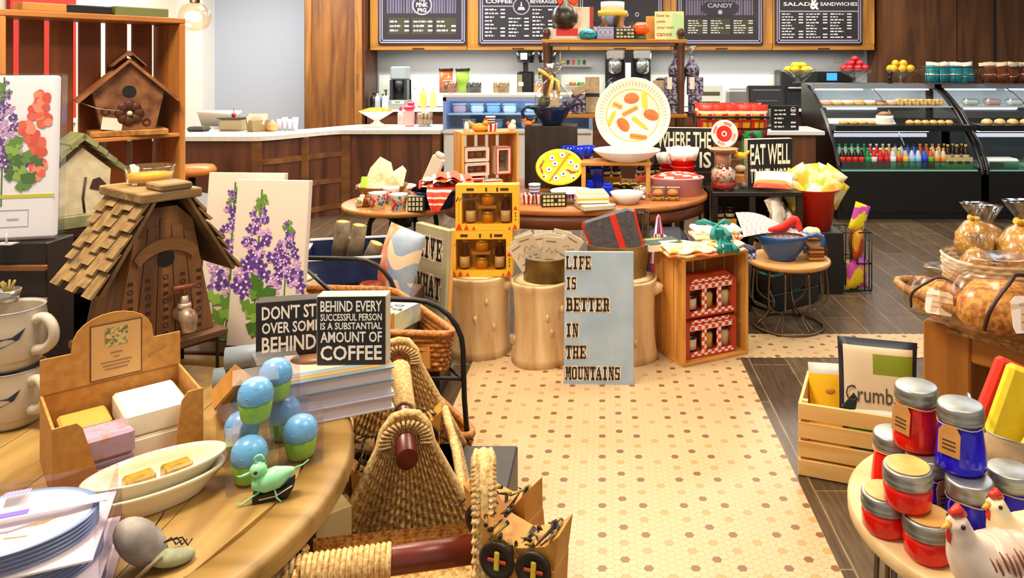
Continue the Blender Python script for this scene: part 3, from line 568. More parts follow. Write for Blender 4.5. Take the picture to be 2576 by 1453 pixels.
# snack baskets and small camera-like figure
def snackbag(c, c2, w, h, t_, band=(.55, .8)):
    m1, m2 = C(c, .35), C(c2, .4); b = MB(m1); b.mat(m2); b.mat(m1)
    return b.pillow(w, h, t_, 8, 3, mf=lambda u, v: 1 if (v > .8 or .3 < v < .42) else 0)
def wirebasket(nm, lab, loc, w, d, h, mm, rz=0, cat='basket', fl=.0, nx=8):
    t = E(nm, lab, cat, loc, rz); m = MB(mm)
    for z, k in ((0, 1), (h*.5, 1+fl*.5), (h, 1+fl)): m.tube([(-w/2*k, -d/2*k, z), (w/2*k, -d/2*k, z), (w/2*k, d/2*k, z), (-w/2*k, d/2*k, z)], .006 if z < h else .01, 6, True)
    k = 1+fl
    for i in range(nx+1):
        x = -w/2+w*i/nx
        for s in (-1, 1): m.tube([(x, s*d/2, 0), (x*k, s*d/2*k, h)], .004, 5)
    for i in range(1, 5):
        y = -d/2+d*i/5
        for s in (-1, 1): m.tube([(s*w/2, y, 0), (s*w/2*k, y*k, h)], .004, 5)
    MB(mm).bx(-w/2, w/2, -d/2, d/2, 0, .006).o('bottom', t); m.o('wires', t); return t
def fill(px_list, loc, mk, lab, grp, cat='bag'):
    pass
for (x, lab, c, c2, g, n) in ((4.13, 'wire basket of turquoise snack bags on the case top', '#1798A8', '#E9E4D2', 'turquoise', 4), (4.81, 'wire basket of brown and orange snack bags on the case top', '#8A3E22', '#E4CDA8', 'brown', 4)):
    wirebasket('snack_basket', lab, (x, 9.0, ZK), .58, .3, .19, C('#4A3626', .4), fl=.12)
    for r in range(2):
        for i in range(n):
            o = snackbag(c, c2, .16, .24, .07).o('snack_bag', loc=(x-.21+.14*i+.02*r, 8.95+.1*r, ZK+.012), rz=rnd.uniform(-25, 25), label=f'{g} snack bag with a pale crimped top, {"front" if r == 0 else "back"} row of its basket', cat='bag', group=g+' snack bags on the case'); o.rotation_euler.x = R(rnd.uniform(-6, 10)); o.rotation_euler.y = R(rnd.uniform(-12, 12))
m = MB(BLACK).box(.05, .05, .04).cyl(.02, .05, 0, 0, .04).ball(0, 0, .12, .035); m.o('scale_knob', loc=(3.42, 8.98, ZK), label='small black knob on the case top between apples and oranges', cat='knob')
# point of sale terminal and chalk price board on the counter end
q = V((1.84, 8.42, .905)); t = E('sales_terminal', 'black sales terminal tilted on the counter end', 'terminal', q, -6)
MB(C('#131315', .35)).lathe([(0, 0), (.13, 0), (.1, .03), (.05, .06), (.05, .22), (0, .22)], 18).o('stand', t)
m = MB(C('#141416', .3)); m.t(0, .0, .2, -28).bx(-.22, .22, -.03, .03, 0, .3, .02); m.mat(C('#2A2C30', .15)).bx(-.18, .18, -.036, -.03, .04, .26); m.mat(C('#5A5E62', .3)).bx(-.15, .15, -.04, -.036, .22, .235).bx(-.12, .12, -.04, -.036, .09, .1); m.o('screen', t)
q = at(1957, 314, .905); t = E('price_board', 'small chalk price board in front of the sales terminal', 'sign', (1.965, 8.12, .906), 0); t.scale = (.88,)*3
m = MB(BLACK).bx(-.17, .17, 0, .02, 0, .3, .004); m.o('panel', t); m = MB(C('#D9D6CE', .7)); lines(m, -.13, .13, .02, .27, 5, 9, .2); m.tube([(.1+.03*math.cos(a), -.003, .25+.03*math.sin(a)) for a in [2*pi*k/10 for k in range(10)]], .004, 4, True); m.o('lettering', t)
# ---------------------------------------------------------------- display shelf (etagere) behind the main table
YE = 6.2; x0, x1 = -.50, .70
t = E('display_shelf', 'tall open display shelf with dark turned posts and two wooden boards', 'shelf', (0, YE, 0))
for z, nm in ((1.785, 'shelf_board'), (1.17, 'shelf_board'), (.55, 'shelf_board')): MB(oak(0)).bx(x0, x1, 0, .36, z, z+.032, .005).o(nm, t)
MB(C('#5A4A56', .5)).bx(x0+.05, x1-.1, .02, .34, 1.765, 1.785).o('rail', t)
for x in (x0+.04, x1-.05):
    for y in (.04, .32):
        MB(darkwood()).lathe([(0, 0), (.03, 0), (.026, .2), (.032, .5), (.024, .54), (.034, .6), (.03, 1.12), (.036, 1.16), (.026, 1.22), (.03, 1.45), (.04, 1.5), (.028, 1.55), (.034, 1.76), (.038, 1.785), (.02, 1.83), (.032, 1.855), (.034, 1.88), (.02, 1.905), (0, 1.91)], 12, x, y).o('post', t)
ZS = 1.818
def sh(px, dy=.12): return V(((px-CX)*(YE+dy)/F, YE+dy, ZS))
def boxsign(nm, lab, loc, rz, w, h, d, rows, face='#12100F', ink='#EFE7CE', edge='#CFC3A4', top=None, sizes=None, bold=.02, frame=True, rx=0):
    t = E(nm, lab, 'sign', loc, rz, rx=rx); m = MB(C(edge, .6)).bx(-w/2, w/2, 0, d, 0, h, .002); m.o('block', t)
    m = MB(C(face, .55)).bx(-w/2+.002, w/2-.002, -.0016, 0, .002, h-.002); m.o('face', t); m = MB(C(ink, .6)); n = len(rows); sizes = sizes or [1]*n; S_ = sum(sizes); z = h*.95; hh = h*.9
    for r, s in zip(rows, sizes):
        k = hh*s/S_; m.text(r, w*.88 if len(r) > 3 else None, k*.82, 0, -.0022, z-k*.92, bold); z -= k
    m.o('lettering', t); return t
# top board
t = E('gift_box', 'cream and red gift box under the dark gourd on the top board', 'box', sh(1425, .18)); MB(C('#D8CBB6', .6)).bx(-.16, .17, -.1, .1, 0, .09, .003).o('box', t); MB(C('#C8201C', .5)).bx(-.08, .1, -.102, .102, .03, .092).o('band', t)
t = E('gift_box', 'tall cream gift box with a red edge behind the dark gourd', 'box', sh(1466, .28)); MB(C('#DCCFB4', .6)).bx(-.08, .09, -.05, .05, 0, .28, .003).o('box', t); MB(C('#A82A24', .5)).bx(.06, .092, -.052, .052, 0, .282).o('band', t)
t = E('dark_gourd', 'round black gourd ornament with a red bow on the top board', 'ornament', sh(1421, .1)+V((0, 0, .092))); MB(mat('gourd_dark', '#120C0A', .35, 0, 'noise', '#3A2A12', 18)).lathe([(0, 0), (.06, 0), (.1, .05), (.105, .11), (.08, .17), (.03, .2), (.02, .23), (0, .24)], 16, wob=lambda a, h: 1+.05*math.cos(6*a)).o('gourd', t)
m = MB(C('#E23A16', .5))
for s in (-1, 1): m.t(.02+.04*s, 0, .2, 0, 25*s).bx(-.03, .03, -.01, .01, 0, .11, .008)
m.o('bow', t)
t = E('blue_pumpkin', 'small turquoise pumpkin ornament on the top board', 'ornament', sh(1480, .04)); MB(C('#2A8FA0', .4)).lathe([(0, 0), (.05, 0), (.075, .03), (.065, .065), (.02, .085), (.008, .09), (.006, .105), (0, .105)], 18, wob=lambda a, h: 1+.08*abs(math.cos(4*a))).o('pumpkin', t); m = MB(C('#1E3D48', .5)); m.tube([(-.04, -.077, .045), (-.01, -.084, .05), (.02, -.083, .04), (.045, -.075, .05)], .004, 5); m.o('script', t)
t = E('tin_bucket', 'galvanised tin bucket with a yellow rim band on the top board', 'bucket', sh(1541, .2)); MB(STEEL).lathe([(0, 0), (.075, 0), (.11, .2), (.115, .205), (.105, .2), (.07, .01), (0, .01)], 24).o('bucket', t); MB(C('#D9B63A', .5)).lathe([(.112, .2), (.125, .2), (.125, .245), (.11, .245)], 24).o('band', t); MB(C('#E0DAD0', .7)).lathe([(.1, .24), (.1, .32), (0, .32)], 16).o('paper_stack', t)
for px, l in ((1500, 'small dark card with a white printed animal left of the tin bucket'), (1577, 'small dark card with white and yellow print right of the tin bucket')):
    t = E('printed_card', l, 'card', sh(px, .27)); MB(C('#3C3850', .6)).bx(-.06, .06, 0, .01, 0, .16).o('card', t)
    m = MB(C('#F1F0EC', .6)); m.slab([(-.04, .06), (-.02, .06), (-.01, .09), (.01, .06), (.04, .06), (.03, .1), (.035, .13), (.02, .115), (-.01, .115), (-.03, .13), (-.04, .1)], -.003, -.0005); m.o('print', t)
t = E('lettered_block', 'lavender grey box with round letter shapes on the top board', 'box', sh(1526, .05)); MB(C('#8A86A8', .5)).bx(-.08, .06, -.05, .05, 0, .1, .003).o('box', t); m = MB(C('#C9C8DE', .6)); [m.tube([(x+.018*math.cos(a), -.0525, .05+.025*math.sin(a)) for a in [2*pi*k/10 for k in range(10)]], .004, 4, True) for x in (-.05, -.01, .03)]; m.o('print', t)
t = E('lettered_block', 'black block with three lines of pale lettering on the top board', 'box', sh(1572, .05)); MB(C('#17150F', .5)).bx(-.085, .08, -.04, .05, 0, .095, .003).o('box', t); m = MB(C('#BDB68A', .6)); [m.bx(-.07+.03*k, -.048+.03*k, -.0425, -.04, z, z+.016) for z in (.012, .04, .068) for k in range(5) if not (k == 2 and z == .04)]; m.o('print', t)
t = E('orange_pumpkin', 'bright orange pumpkin cup on a small dark foot on the top board', 'ornament', sh(1612, .06)); MB(C('#3F5A3E', .5)).lathe([(0, 0), (.05, 0), (.03, .03), (.02, .04), (0, .04)], 14).o('foot', t); MB(C('#E8560F', .35)).lathe([(0, .035), (.04, .035), (.068, .07), (.062, .11), (.035, .14), (.03, .13), (.05, .1), (0, .05)], 20, wob=lambda a, h: 1+.07*abs(math.cos(4*a))).o('pumpkin', t)
t = E('card_box', 'tan card box standing behind the orange pumpkin', 'box', sh(1640, .22)); MB(C('#C08C3C', .6)).box(.1, .05, .2, c=.002).o('box', t)
t = E('verse_block', 'cream and pale green verse block standing at the right of the top board', 'sign', sh(1684, .06)); m = MB(C('#E8DC9C', .6)).bx(-.12, .12, 0, .03, 0, .23, .002); m.mat(C('#B5D69A', .6)).slab([(-.02, .01), (.105, .01), (.115, .1), (.11, .2), (.03, .22), (.02, .12)], -.0012, 0); m.o('block', t)
m = MB(C('#8A5A34', .6))
for k, s in enumerate(('how to', 'paddle', 'your own', 'canoe')): m.text(s, None, .026, -.105, -.0025, .185-.053*k, .01, 'l')
m.o('lettering', t)
# lower board: dark patterned gift boxes
ZL = 1.203
dm = mat('dark_print', '#1B1A2A', .5, 0, 'noise', '#8F83A2', 46, lo=.45, hi=.55); tm = mat('kraft', '#A48C6C', .6, 0, 'noise', '#B8A182', 30)
def sl(px, dy=.1): return V(((px-CX)*(YE+dy)/F, YE+dy, ZL))
for px, dy, w, h, l, mm in ((1455, .1, .12, .16, 'dark patterned gift box with a kraft tag, left of the big plate', dm), (1490, .22, .12, .3, 'kraft paper gift box behind the dark one, left of the big plate', tm), (1660, .24, .11, .27, 'plain tan gift box at the right of the big plate', tm), (1690, .12, .14, .15, 'purple patterned gift box, lowest on the board right of the plate', dm), (1748, .12, .1, .15, 'purple patterned box in front of the right dark post', dm)):
    t = E('patterned_box', l, 'box', sl(px, dy)); MB(mm).box(w, .12, h, c=.003).o('box', t); MB(C('#15131C', .5)).bx(-w/2-.001, w/2+.001, -.062, .062, h*.45, h*.55).o('band', t)
for px, dy, z, l in ((1692, .12, .152, 'purple patterned gift box stacked right of the big plate'), (1748, .12, .152, 'purple patterned gift box stacked at the right end of the board')):
    t = E('patterned_box', l, 'box', sl(px, dy)+V((0, 0, z))); MB(dm).box(.125, .12, .15, c=.003).o('box', t); MB(C('#D8D2C2', .5)).bx(-.05, -.01, -.062, -.06, .05, .15).o('tag', t)
for px, l in ((1700, 'cellophane wrapped patterned bundle left of the right post'), (1740, 'cellophane wrapped patterned bundle right of the right post')):
    t = E('wrapped_bundle', l, 'bag', sl(px, .12)+V((0, 0, .304))); MB(dm).lathe([(0, 0), (.06, 0), (.065, .07), (.03, .13), (.012, .16)], 14, wob=lambda a, h: 1+.06*math.sin(5*a)).o('bundle', t); MB(FILM).lathe([(.012, .16), (.05, .26), (.02, .25), (0, .17)], 10, wob=lambda a, h: 1+.3*math.sin(4*a)).o('film', t)
t = E('kraft_bag', 'folded kraft bag leaning at the left of the lower board', 'bag', sl(1462, .03)+V((0, 0, .164))); MB(tm).t(0, 0, 0, 0, -25).bx(-.06, .08, -.02, .02, 0, .07, .01).o('bag', t)
t = E('figurine', 'small yellow and red bird figurine on the lower board', 'figurine', sl(1450, .02)+V((-.1, 0, 0))); MB(C('#E2B93A', .5)).ball(0, 0, .03, .04, .03, .03).o('body', t); MB(C('#A82418', .5)).ball(-.015, 0, .065, .022).o('head', t)
# ---------------------------------------------------------------- main table
ZM = .70; TC = V((-.20, 5.4, 0))
t = E('display_table', 'large oval wooden display table with a deep apron', 'table', TC)
MB(wood('table_top_', '#8A4E20', '#B9753A', 0, 9, .35)).lathe([(0, ZM-.04), (.94, ZM-.04), (.95, ZM-.03), (.95, ZM-.008), (.942, ZM), (0, ZM)], 72, ey=.7/.95).o('tabletop', t)
MB(wood('table_apron_', '#5A2A10', '#7E431C', 0, 9, .4)).lathe([(.90, ZM-.13), (.925, ZM-.12), (.925, ZM-.041), (.90, ZM-.041)], 72, ey=.7/.95).o('apron', t)
for sx in (-.62, .62):
    for sy in (-.34, .34): MB(darkwood()).lathe([(.02, 0), (.03, .02), (.028, .2), (.045, .35), (.04, .45), (.05, .57)], 12, sx, sy).o('leg', t)
def tb(px, py): return at(px, py, ZM)
# wooden crate with boxed ornaments at the left end
def crate(nm, lab, loc, rz, w, h, d, sl=3, mm=pine, back=5, gap=.012, post=True, open_top=False):
    """crate standing on end: open front, slatted sides, slatted back"""
    t = E(nm, lab, 'crate', loc, rz); k = .014
    for z, nm2 in ((0, 'base_board'), (h-k, 'top_board')): MB(mm(0)).bx(-w/2, w/2, 0, d, z, z+k, .002).o(nm2, t)
    sw = (d-gap*(sl-1))/sl
    for s in (-1, 1):
        m = MB(mm(2)); xs = (-w/2, -w/2+k) if s < 0 else (w/2-k, w/2)
        for i in range(sl): m.bx(xs[0], xs[1], i*(sw+gap), i*(sw+gap)+sw, k, h-k, .002)
        m.o('side_panel', t)
    bw = (w-2*k-gap*(back-1)*2)/back; m = MB(mm(2))
    for i in range(back): m.bx(-w/2+k+i*(bw+2*gap), -w/2+k+i*(bw+2*gap)+bw, d-.01, d, k, h-k)
    m.o('back_panel', t); return t
q = V((-.77, 5.22, ZM))
crate('wooden_crate', 'upright pine crate of boxed ornaments at the left end of the display table', q, 24, .40, .44, .26, 3)
def obx(dx, z, w, h, c, c2, lab, fy=.03, dark='#4A3A30'):
    M_ = MX.Rotation(R(24), 3, 'Z'); p = q+M_ @ V((dx, fy, z)); t = E('ornament_box', lab, 'box', p, 24)
    m = MB(C(c, .5)); b = .02; m.bx(-w/2, w/2, 0, .12, 0, b).bx(-w/2, w/2, 0, .12, h-b, h).bx(-w/2, -w/2+b, 0, .12, b, h-b).bx(w/2-b, w/2, 0, .12, b, h-b).bx(-w/2, w/2, .1, .12, b, h-b); m.o('box', t)
    m = MB(C(c2, .5)).bx(-w/2-.001, w/2+.001, -.002, .0, 0, .007).bx(-w/2-.001, w/2+.001, -.002, 0, h-.007, h).bx(-w/2-.001, -w/2+.006, -.002, 0, 0, h).bx(w/2-.006, w/2+.001, -.002, 0, 0, h); m.o('trim', t)
    n = 2 if w > h else 1
    for i in range(n): m = MB(C(dark, .3)); m.ball((i-(n-1)/2)*.055, .05, h/2+.004, min(.026, h*.3)); m.o('ornament', t)
    MB(FILM).bx(-w/2+b, w/2-b, .002, .004, b, h-b).o('window', t)
obx(-.10, .014, .12, .11, '#C9301F', '#E8DCC8', 'red and white ornament box, lower left in the table crate')
obx(.03, .014, .12, .09, '#E9DDCB', '#D2361F', 'small white ornament box with red edges low in the table crate', -.0)
obx(.10, .14, .0001+.11, .19, '#D9B7A2', '#B9302A', 'tall pink ornament box at the right in the table crate')
obx(-.09, .14, .17, .09, '#DDB9A6', '#E6C9B6', 'wide pink ornament box in the middle layer of the table crate', dark='#8A6A5A')
obx(-.09, .238, .17, .095, '#DDB9A6', '#E6C9B6', 'wide pink ornament box on the top layer of the table crate', dark='#8A6A5A')
for k, dx in enumerate((-.09, -.045, 0)): pass
# on top of that crate
ZQ = ZM+.44
def qt(dx, dy): return q+MX.Rotation(R(24), 3, 'Z') @ V((dx, dy, .44))
def birdy(nm, lab, loc, rz, c, c2, s=1):
    t = E(nm, lab, 'figurine', loc, rz); t.scale = (s, s, s); MB(C(c, .45)).lathe([(0, 0), (.025, 0), (.045, .02), (.04, .045), (.02, .06), (0, .065)], 14, ex=1.35).tube([(-.04, 0, .035), (-.075, 0, .065), (-.085, 0, .08)], [.022, .014, .006], 8).ball(.045, 0, .065, .022).o('body', t)
    MB(C(c2, .5)).tube([(.065, 0, .066), (.085, 0, .062)], [.007, .001], 6).bx(.03, .055, -.004, .004, .083, .098, .003).o('beak_and_comb', t); return t
birdy('bird_figurine', 'mustard yellow bird figurine on top of the table crate', qt(-.06, .07), -10, '#C98F1C', '#C23A18', .95)
t = E('chick_figurine', 'small white chick figurine at the right corner of the table crate', 'figurine', qt(.17, .06)); MB(C('#E7DCC9', .5)).ball(0, 0, .028, .03, .026).ball(.01, 0, .062, .018).o('body', t); MB(C('#C84A2E', .5)).ball(-.025, 0, .05, .016).o('tail', t)
MB(C('#E7DFCB', .5)).lathe([(0, 0), (.022, 0), (.014, .06), (.006, .075), (0, .076)], 12).o('salt_pot', loc=qt(-.155, .06), label='small cream cone shaker at the left corner of the table crate', cat='shaker')
def cupstripe(loc, lab, r=.035, h=.055, c='#B8211C', c2='#EFE6D4', axis=0):
    t = E('striped_cup', lab, 'cup', loc); m = MB(C(c, .5)); m.mat(C(c2, .5)); n = 16
    m.lathe([(r*.8, 0)]+[(r*.8+r*.2*k/6, h*k/6) for k in range(1, 7)]+[(r*.95, h), (r*.75, .006)], n*2, mf=(lambda k, i: (i//2) % 2) if axis == 0 else (lambda k, i: k % 2)); m.o('cup', t); return t
cupstripe(qt(.02, .08), 'red striped paper cup on top of the table crate', .05, .055); cupstripe(qt(.02, .08)+V((0, 0, .056)), 'black striped paper cup stacked on the red one', .036, .05, '#2A2733', '#D8D2CC', 1)
# black display box and mixing bowl gift
q2 = V((-.38, 5.55, ZM)); t = E('display_box', 'black wooden display box carrying the blue mixing bowl', 'box', q2); MB(wood('black_wash_', '#120C08', '#2C1E12', 2, 10, .5)).bx(-.19, .19, 0, .26, 0, .455, .004).o('box', t)
def mixbowl(nm, lab, loc, rz, c, s=1, bl='#5A7FC0'):
    t = E(nm, lab, 'bowl', loc, rz); t.scale = (s,)*3; mm = C(c, .18)
    MB(mm).lathe([(0, 0), (.075, 0), (.08, .012), (.115, .06), (.14, .115), (.148, .13), (.152, .145), (.146, .147), (.13, .115), (.07, .02), (0, .014)], 36).tube([(-.10, 0, .138), (-.16, 0, .15), (-.185, 0, .152)], [.05, .03, .012], 8).o('bowl', t)
    MB(mm).tube([(.14, 0, .13), (.19, 0, .14), (.225, 0, .115), (.215, 0, .07), (.17, 0, .045), (.115, 0, .05)], [.014, .013, .013, .013, .013, .014], 8).o('handle', t); return t
b = mixbowl('mixing_bowl', 'dark navy mixing bowl holding a cellophane gift on the black display box', q2+V((0, .12, .456)), 195, '#14233F', .98)
g = q2+V((0.0, .12, .46))
t = E('cellophane_gift', 'cellophane wrapped gift tied with a yellow ribbon in the navy bowl', 'gift', g+V((0, 0, .12)))
MB(FILM).lathe([(.12, .0), (.135, .05), (.12, .1), (.06, .19), (.02, .225), (.015, .235), (.06, .30), (.1, .34), (.05, .33), (.0, .24)], 18, wob=lambda a, h: 1+.12*math.sin(5*a+h*20)).o('film', t)
MB(C('#DDB64A', .4)).tube([(.012, -.03, .23), (.0, -.06, .16), (-.02, -.08, .08)], [.012, .016, .014], 6).tube([(-.01, -.03, .23), (-.06, -.02, .27), (-.1, 0, .29)], [.008, .016, .012], 6).tube([(.01, -.03, .23), (.05, -.03, .2), (.06, -.06, .12)], [.008, .014, .012], 6).ball(0, -.025, .23, .02).o('ribbon', t)
MB(C('#4B4A2C', .4)).cyl(.04, .09, -.06, -.03, 0).o('contents', t); MB(C('#C7AE8C', .5)).bx(-.01, .06, -.06, .03, 0, .13, .005).o('contents', t); MB(C('#6A2A1C', .4)).ball(.02, .05, .1, .04).o('contents', t)
birdy('bird_figurine', 'tiny orange bird figurine at the left edge of the black display box', q2+V((-.165, .03, .456)), 160, '#D3701C', '#A83A18', .6)
# blue goblets
def goblet(loc, lab, s=1):
    t = E('blue_goblet', lab, 'goblet', loc, group='cobalt goblets on the display table'); t.scale = (s,)*3; gm = mat('cobalt_glass', '#0B2FC8', .06, 0)
    MB(gm).lathe([(0, 0), (.04, 0), (.042, .006), (.012, .014), (.009, .07), (.016, .085), (.04, .1), (.052, .13), (.054, .17), (.05, .17), (.045, .13), (.0, .095)], 20, wob=lambda a, h: 1+.04*math.cos(8*a)*(h > .09)).o('glass', t); return t
zz = ZM
t = E('pine_riser', 'small wooden riser stool under the big white bowl', 'stool', V((.12, 5.34, ZM))); MB(pine(0)).bx(-.27, .22, -.1, .16, .205, .228, .003).o('top', t)
for x in (-.25, .2): MB(pine(2)).bx(x-.015, x+.015, -.09, .15, 0, .205).o('leg', t)
t2 = E('glass_riser', 'narrow dark block under the cobalt goblets', 'stand', V((-.18, 5.39, ZM))); MB(C('#2A1A10', .5)).bx(-.1, .1, 0, .14, 0, .14, .003).o('block', t2)
for x, y, l in ((-.24, .06, 'cobalt blue goblet at the left, against the black box'), (-.165, .04, 'cobalt blue goblet in the middle of three'), (-.11, .09, 'cobalt blue goblet nearest the big white bowl')): goblet(V((-.18, 5.39, ZM+.141))+V((x+.18, y, 0)), l, 1.05)
goblet(tb(1465, 470)+V((.0, .05, 0)), 'cobalt blue goblet lower down between yellow platter and riser', 1.15)
cb = mat('cobalt_glass', '#0B2FC8', .06)
for px, py, w, h, l in ((1500, 478, .13, .17, 'tall square cobalt glass canister beside the yellow platter'), (1528, 490, .1, .07, 'low cobalt glass dish in front of the canister'), (1484, 486, .08, .08, 'small cobalt glass cup behind the bunting bowl')):
    t = E('cobalt_glassware', l, 'glassware', tb(px, py)); MB(cb).box(w*.85, .1, h, c=.012).o('body', t); MB(C('#1A4AE0', .1)).box(w*.6, .07, .015, 0, 0, h, .006).o('lid', t)
# yellow divided platter
p = V((-.30, 5.24, ZM+.07)); t = E('chip_platter', 'yellow oval platter printed with chillies and flowers, propped upright', 'platter', p, rx=-14); MB(IRON).t(0, 0, 0, 14).bx(-.08, .08, -.01, .05, -.068, -.055).bx(-.06, -.05, -.01, .03, -.055, .01).bx(.05, .06, -.01, .03, -.055, .01).o('stand', t)
ym = C('#F0D21E', .3); m = MB(ym).t(0, 0, .125, 90); m.lathe([(0, -.012), (.12, -.012), (.16, .006), (.165, .01), (.16, .013), (.12, .0), (0, 0)], 40, ey=.77); m.o('dish', t)
m = MB(C('#D9962E', .35)); m.t(0, -.004, .125, 0, 35).bx(-.006, .006, -.006, .002, -.12, .12, .003); m.o('divider', t)
m = MB(WHITE)
for x, z in ((-.05, .19), (.02, .21), (.08, .16), (.12, .13), (-.07, .11), (-.105, .06), (.1, .05), (-.02, .05), (-.03, .15), (.03, .08)):
    disc(m, x, z, .02, C('#F5F1EA', .4), -.006, 12); disc(m, x, z, .007, C('#3A2A6A', .4), -.0085, 8)
for x, z, a in ((-.125, .14, 60), (.07, .1, -20), (-.12, .1, 110), (.05, .23, -30), (-.05, .24, 20), (.1, .09, 10)):
    m.mat(C('#C7261A', .4)); ca, sa = math.cos(R(a)), math.sin(R(a)); m.slab([(x+ca*u-sa*v, z+sa*u+ca*v) for u, v in ((-.03, 0), (0, .009), (.03, 0), (0, -.007))], -.007, -.004); m.mat(C('#2F7A5A', .4)); m.slab([(x+ca*u-sa*v, z+sa*u+ca*v) for u, v in ((.02, .0), (.035, .008), (.035, -.006))], -.0075, -.004)
m.o('print', t)
# big plate with junk-food print, white bowl beneath
p = V((.205, 5.36, ZM+.228)); t = E('white_bowl', 'wide shallow white bowl on the wooden riser under the big plate', 'bowl', p-V((.03, 0, 0)))
MB(WHITE).lathe([(0, 0), (.13, 0), (.17, .02), (.235, .07), (.24, .08), (.232, .08), (.16, .03), (0, .012)], 40).o('bowl', t)
t = E('snack_plate', 'large white fluted plate printed with burgers, fries and mustard', 'plate', p+V((.01, .0, .055)), -4, rx=-12)
n = 72; rr = .27; m = MB(C('#E6DCC8', .35)).t(0, 0, rr, 90)
m.lathe([(0, -.02), (.19, -.02), (.24, .008), (.268, .02), (.27, .024), (.264, .026), (.238, .016), (.19, -.008), (0, -.008)], n*2, wob=lambda a, h: 1+.006*math.sin(n*a)); m.o('plate', t)
m = MB(C('#C9BDA6', .4))
for k in range(60): a = 2*pi*k/60; m.tube([(r_*math.cos(a), y_, rr+r_*math.sin(a)) for r_, y_ in ((.205, .002), (.235, -.015), (.258, -.021))], [.0015, .003, .002], 5)
m.o('flutes', t)
m = MB(C('#F0B62A', .4)); yy = .008
m.tube([(.19*math.cos(2*pi*k/40), yy, rr+.19*math.sin(2*pi*k/40)) for k in range(40)], .004, 6, True)
def burger(x, z, a, s=.055):
    ca, sa = math.cos(R(a)), math.sin(R(a))
    for pts, c, y in (([(s*math.cos(R(b)), s*.75*math.sin(R(b))) for b in range(0, 181, 20)], '#D9691E', .0035), ([(s*math.cos(R(b)), s*.62*math.sin(R(b))) for b in range(180, 361, 20)], '#C9571A', .0035), ([(-s, .008), (s, .008), (s*.9, -.014), (-s*.9, -.014)], '#E8B090', .001), ([(-s*.9, -.012), (s*.9, -.012), (s*.8, -.022), (-s*.8, -.022)], '#B81E12', .0)):
        m.mat(C(c, .45)); m.slab([(x+ca*u-sa*v, z+sa*u+ca*v) for u, v in pts], yy-y-.004, yy-y)
def rod(x, z, a, w, h, c, tip=None):
    ca, sa = math.cos(R(a)), math.sin(R(a)); f = lambda ps: [(x+ca*u-sa*v, z+sa*u+ca*v) for u, v in ps]
    m.mat(C(c, .45)); m.slab(f([(-w, -h), (w*.6, -h), (w*.75, -h*.6), (w, -h*.25), (w, h*.25), (w*.75, h*.6), (w*.6, h), (-w, h)] if tip else [(-w, -h), (w, -h), (w, h), (-w, h)]), yy-.007, yy-.002)
    if not tip: m.mat(C('#C8641E', .45)); m.slab(f([(-w, -h*.3), (w, -h*.3), (w, h*.2), (-w, h*.2)]), yy-.009, yy-.005)
burger(-.01, rr+.12, 5); burger(-.07, rr-.07, -50); burger(.13, rr-.0, -18)
rod(-.02, rr+.03, 28, .06, .014, '#E89A2A'); rod(-.11, rr+.07, -25, .035, .016, '#E8A22A'); rod(.04, rr-.155, -8, .06, .017, '#E08A22')
rod(.085, rr+.1, -85, .06, .018, '#F0B818', 1); rod(-.15, rr-.02, 65, .055, .014, '#E9B416', 1); rod(.055, rr-.06, -38, .07, .013, '#EDB41A', 1)
m.o('print', t)
# bunting bowl, napkins, small sign, striped cups
p = tb(1437, 506); t = E('bunting_bowl', 'white bowl printed with red and blue bunting', 'bowl', p); MB(C('#E9E4E0', .35)).lathe([(0, 0), (.1, 0), (.14, .075), (.134, .075), (.095, .01), (0, .01)], 32).o('bowl', t)
m = MB(C('#23349A', .4))
for k in range(16):
    a = R(200+k*9); m.mat(C(['#23349A', '#B8231E'][k % 2], .4)); f = lambda aa, z: ((.1+.04*z/.075+.002)*math.cos(aa), (.1+.04*z/.075+.002)*math.sin(aa), z)
    m.add([f(a, .07), f(a+R(9), .07), f(a+R(8), .045), f(a+R(4.5), .03), f(a+R(1), .045)], [(0, 1, 2, 3, 4)])
m.o('print', t)
boxsign('chalk_block', 'tiny black lettered block at the front of the display table', tb(1394, 519)+V((0, -.02, 0)), 8, .15, .085, .05, ['BE THE GOOD', 'THIS YEAR', 'LIVE IN JOY'], edge='#2A281E', ink='#CFC68A') if False else None
t = E('lettered_block', 'tiny black lettered block at the front of the display table', 'block', tb(1394, 521), 8); MB(C('#1D1A12', .5)).bx(-.08, .08, 0, .06, 0, .085, .004).o('block', t); m = MB(C('#CFC68A', .6))
for z in (.01, .035, .06):
    for k in range(6):
        if not (z == .035 and k in (3,)): m.bx(-.07+.024*k, -.052+.024*k, -.003, -.0005, z, z+.016)
m.o('print', t)
for dx, dy, z, ax, l, c, c2 in ((-.02, 0, 0, 0, 'red striped paper cup at the table front, left', '#8E1F22', '#E9E2D2'), (.06, .0, 0, 0, 'red striped paper cup at the table front, right', '#8E1F22', '#E9E2D2')): cupstripe(tb(1336, 512)+V((dx, dy, z)), l, .045, .065, c, c2, ax)
cupstripe(tb(1336, 512)+V((.02, .03, .066)), 'grey and blue ringed cup stacked on the striped cups', .04, .06, '#5A64A8', '#D6D0C8', 1)
t = E('napkin_pack', 'clear pack of cream napkins, bottom of the stack', 'napkins', tb(1494, 522), 20); MB(C('#E9DFC0', .7)).box(.2, .2, .03, c=.004).o('napkins', t); MB(FILM).box(.22, .22, .036, c=.004).o('film', t)
